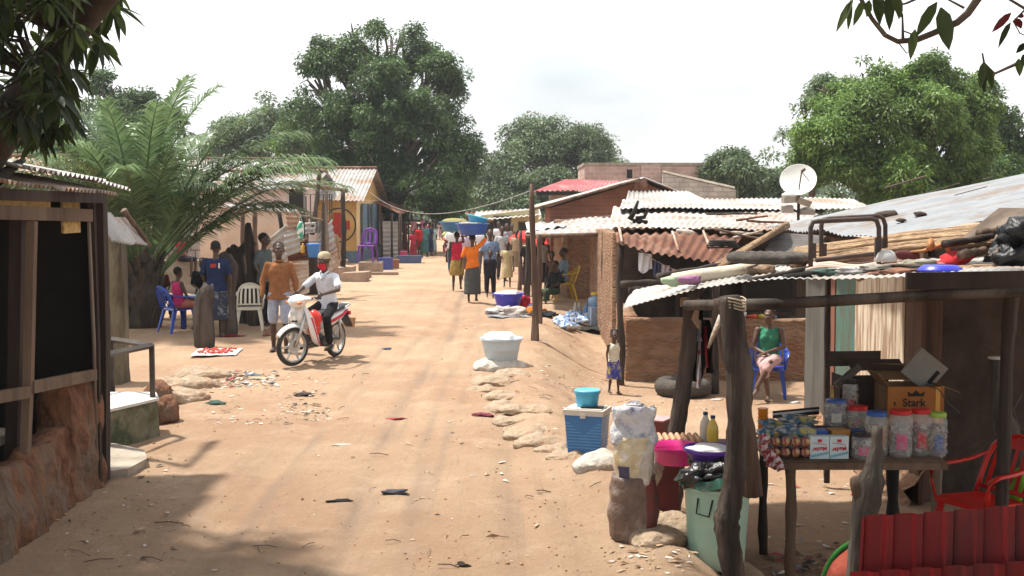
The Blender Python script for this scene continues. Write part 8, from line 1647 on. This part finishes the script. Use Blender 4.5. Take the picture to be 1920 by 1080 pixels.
# ---------------------------------------------------------------- litter, sticks, stones
def litter():
    rr = random.Random(33)
    lm = {'pale': mat('litter_paper', (.62, .58, .52), .8, (.45, .40, .34), 9), 'dark': mat('litter_dark', (.05, .045, .04), .7), 'brown': mat('litter_leaf', (.22, .13, .07), .9, (.12, .07, .04), 9), 'tan': mat('litter_tan', (.44, .31, .20), .9), 'color': mat('litter_color', (.10, .20, .30), .6, (.40, .06, .06), 3, lo=.48, hi=.52)}
    ob = {k: MB() for k in lm}
    def piece(x, y, s, k):
        z = HG(x, y)+.006; a = rr.random()*6.28; c, s_ = math.cos(a), math.sin(a); o = ob[k]; n = 5 if k != 'brown' else 4; el = rr.uniform(.10, .6); s *= rr.choice((.6, .8, 1, 1, 1.5)); s_, c = s_, c
        pts = []
        for j in range(n):
            t_ = 6.283*j/n+rr.uniform(-.3, .3); px, py = math.cos(t_)*s*rr.uniform(.6, 1), math.sin(t_)*s*el*rr.uniform(.6, 1); pts.append(V3((x+px*c-py*s_, y+px*s_+py*c, z+rr.uniform(0, s*.22))))
        m_ = sum(pts, V3())/n+V3((0, 0, s*rr.uniform(.0, .3))); o.add(pts+[m_], [(j, (j+1) % n, n) for j in range(n)])
    def zone(px0, px1, py0, py1, n, smin, smax, ks, clump=None):
        for _ in range(n):
            px, py = rr.uniform(px0, px1), rr.uniform(py0, py1)
            if clump and mnoise.noise(V3((px*.02, py*.05, 1))) < clump: continue
            p = G(px, py); piece(p.x, p.y, rr.uniform(smin, smax), rr.choice(ks))
    zone(200, 1240, 690, 1078, 300, .005, .022, ['brown', 'dark', 'tan', 'pale', 'brown'])
    zone(380, 620, 695, 800, 330, .01, .05, ['pale', 'brown', 'tan', 'dark', 'pale', 'tan'], -.05)
    zone(400, 520, 695, 728, 170, .015, .07, ['pale', 'brown', 'dark', 'tan', 'pale', 'color'])
    zone(405, 520, 698, 724, 55, .04, .10, ['pale', 'tan', 'brown', 'dark', 'color'])
    zone(540, 610, 735, 780, 25, .03, .07, ['dark', 'brown', 'tan'])
    zone(640, 1150, 800, 1070, 26, .025, .06, ['pale', 'tan', 'brown', 'tan'])
    zone(520, 620, 755, 790, 90, .012, .05, ['pale', 'brown', 'dark', 'tan'])
    zone(620, 900, 520, 700, 130, .01, .035, ['pale', 'brown', 'dark', 'tan'])
    zone(1000, 1190, 640, 740, 170, .012, .045, ['pale', 'brown', 'tan', 'brown'], .0)
    zone(1160, 1520, 700, 780, 90, .01, .035, ['pale', 'brown', 'dark', 'tan'])
    zone(1440, 1600, 900, 1040, 90, .012, .055, ['pale', 'pale', 'brown', 'tan', 'color'])
    zone(1160, 1300, 960, 1078, 150, .012, .05, ['tan', 'brown', 'pale', 'tan'])
    zone(1430, 1600, 1035, 1078, 80, .02, .07, ['dark', 'color', 'pale', 'brown', 'dark'])
    zone(80, 330, 850, 1070, 130, .01, .04, ['brown', 'dark', 'tan', 'pale'])
    zone(840, 1060, 740, 850, 110, .01, .035, ['tan', 'brown', 'pale'])
    for k, o in ob.items(): x = o.build('ground_litter', lm[k], None, False, origin=(0, 12, 0)); tag(x, 'scattered small litter on the ground', kind='stuff')
    st = MB()
    for _ in range(60):
        z_ = rr.random()
        p = G(rr.uniform(380, 700), rr.uniform(700, 800)) if z_ < .45 else (G(rr.uniform(950, 1180), rr.uniform(700, 760)) if z_ < .7 else G(rr.uniform(120, 1250), rr.uniform(820, 1070)))
        a = rr.random()*6.28; L = rr.uniform(.05, .22); q = p+V3((math.cos(a)*L, math.sin(a)*L, 0)); q.z = HG(q.x, q.y)+rr.uniform(.005, .03); p.z += .008; st.tube([p, p.lerp(q, .5)+V3((rr.uniform(-.02, .02), 0, .01)), q], rr.uniform(.002, .005), 4)
    x = st.build('twig_litter', M['polebrown'], None, False, origin=(0, 12, 0)); tag(x, 'scattered twigs', kind='stuff')
    pb = MB()
    for _ in range(420):
        px, py = (rr.uniform(100, 1240), rr.uniform(700, 1078)) if rr.random() < .6 else (rr.uniform(930, 1300), rr.uniform(650, 1078)); p = G(px, py); s = rr.uniform(.003, .012)*(1.7 if rr.random() < .06 else 1); pb.ell(p+V3((0, 0, s*.3)), (s, s*rr.uniform(.6, 1), s*.6), 6, 4, (0, 0, rr.random()*3), .5, rr.random()*9)
    x = pb.build('pebbles', mat('earth_clod', (.36, .20, .12), .95, (.22, .12, .07), 20), None, True, origin=(0, 12, 0)); tag(x, 'scattered pebbles and clods', kind='stuff')
    # larger single pieces the photo shows
    for i, (px, py, s, c, lb) in enumerate([(745, 926, (.11, .05, .02), (.10, .10, .12), 'crumpled grey white rag in the lower middle of the street'), (633, 942, (.10, .03, .012), (.03, .03, .03), 'dark flat scrap left of the grey rag'), (735, 784, (.16, .05, .012), (.42, .08, .08), 'faded red plastic strip on the street'), (725, 656, (.09, .05, .015), (.10, .13, .22), 'small dark blue scrap beyond the red strip'), (403, 760, (.11, .05, .03), (.08, .13, .11), 'dark green rag near the left sandbags'), (487, 712, (.14, .07, .02), (.50, .40, .28), 'tan board piece in the rubbish heap'), (570, 741, (.13, .06, .025), (.07, .055, .05), 'dark scrap heap right of the rubbish'), (905, 780, (.10, .06, .025), (.22, .06, .08), 'dark red rag left of the middle sandbags'), (640, 833, (.12, .05, .008), (.52, .42, .34), 'pale flat paper in the middle of the street'), (868, 1063, (.05, .03, .02), (.05, .04, .03), 'small dark clod at the bottom middle'), (505, 630, (.10, .10, .10), (.30, .16, .12), 'small brown brick by the white chair'), (1342, 750, (.10, .06, .01), (.55, .5, .45), 'white scrap right of the big tyre'), (1490, 757, (.09, .07, .012), (.55, .52, .5), 'white scrap right of the seated woman'), (430, 631, (.22, .08, .015), (.35, .03, .05), 'thin red cloth strip in front of the white chair')]):
        p = G(px, py); single('scrap', lb, 'scrap', cloth('scrapg_%d' % i, c, tuple(v*.5 for v in c)), lambda o: o.ell(p+V3((0, 0, s[2]*.5)), s, 14, 8, (0, 0, rr.uniform(-.4, .4)), .9, i), p, 'single scraps lying on the ground')
litter()

# ---------------------------------------------------------------- dusty air
def haze():
    m = bpy.data.materials.new('dusty_air'); m.use_nodes = True; n = m.node_tree.nodes; n.remove(n['Principled BSDF']); v = n.new('ShaderNodeVolumePrincipled')
    v.inputs['Color'].default_value = (.86, .90, .94, 1); v.inputs['Density'].default_value = .0005; v.inputs['Anisotropy'].default_value = .2
    m.node_tree.links.new(v.outputs[0], n['Material Output'].inputs['Volume'])
    o = MB(); o.box((0, 788, 7.0), (1240, 1660, 19.0)); x = o.build('haze', m); tag(x, 'thin dusty air over the settlement', kind='stuff')
haze()
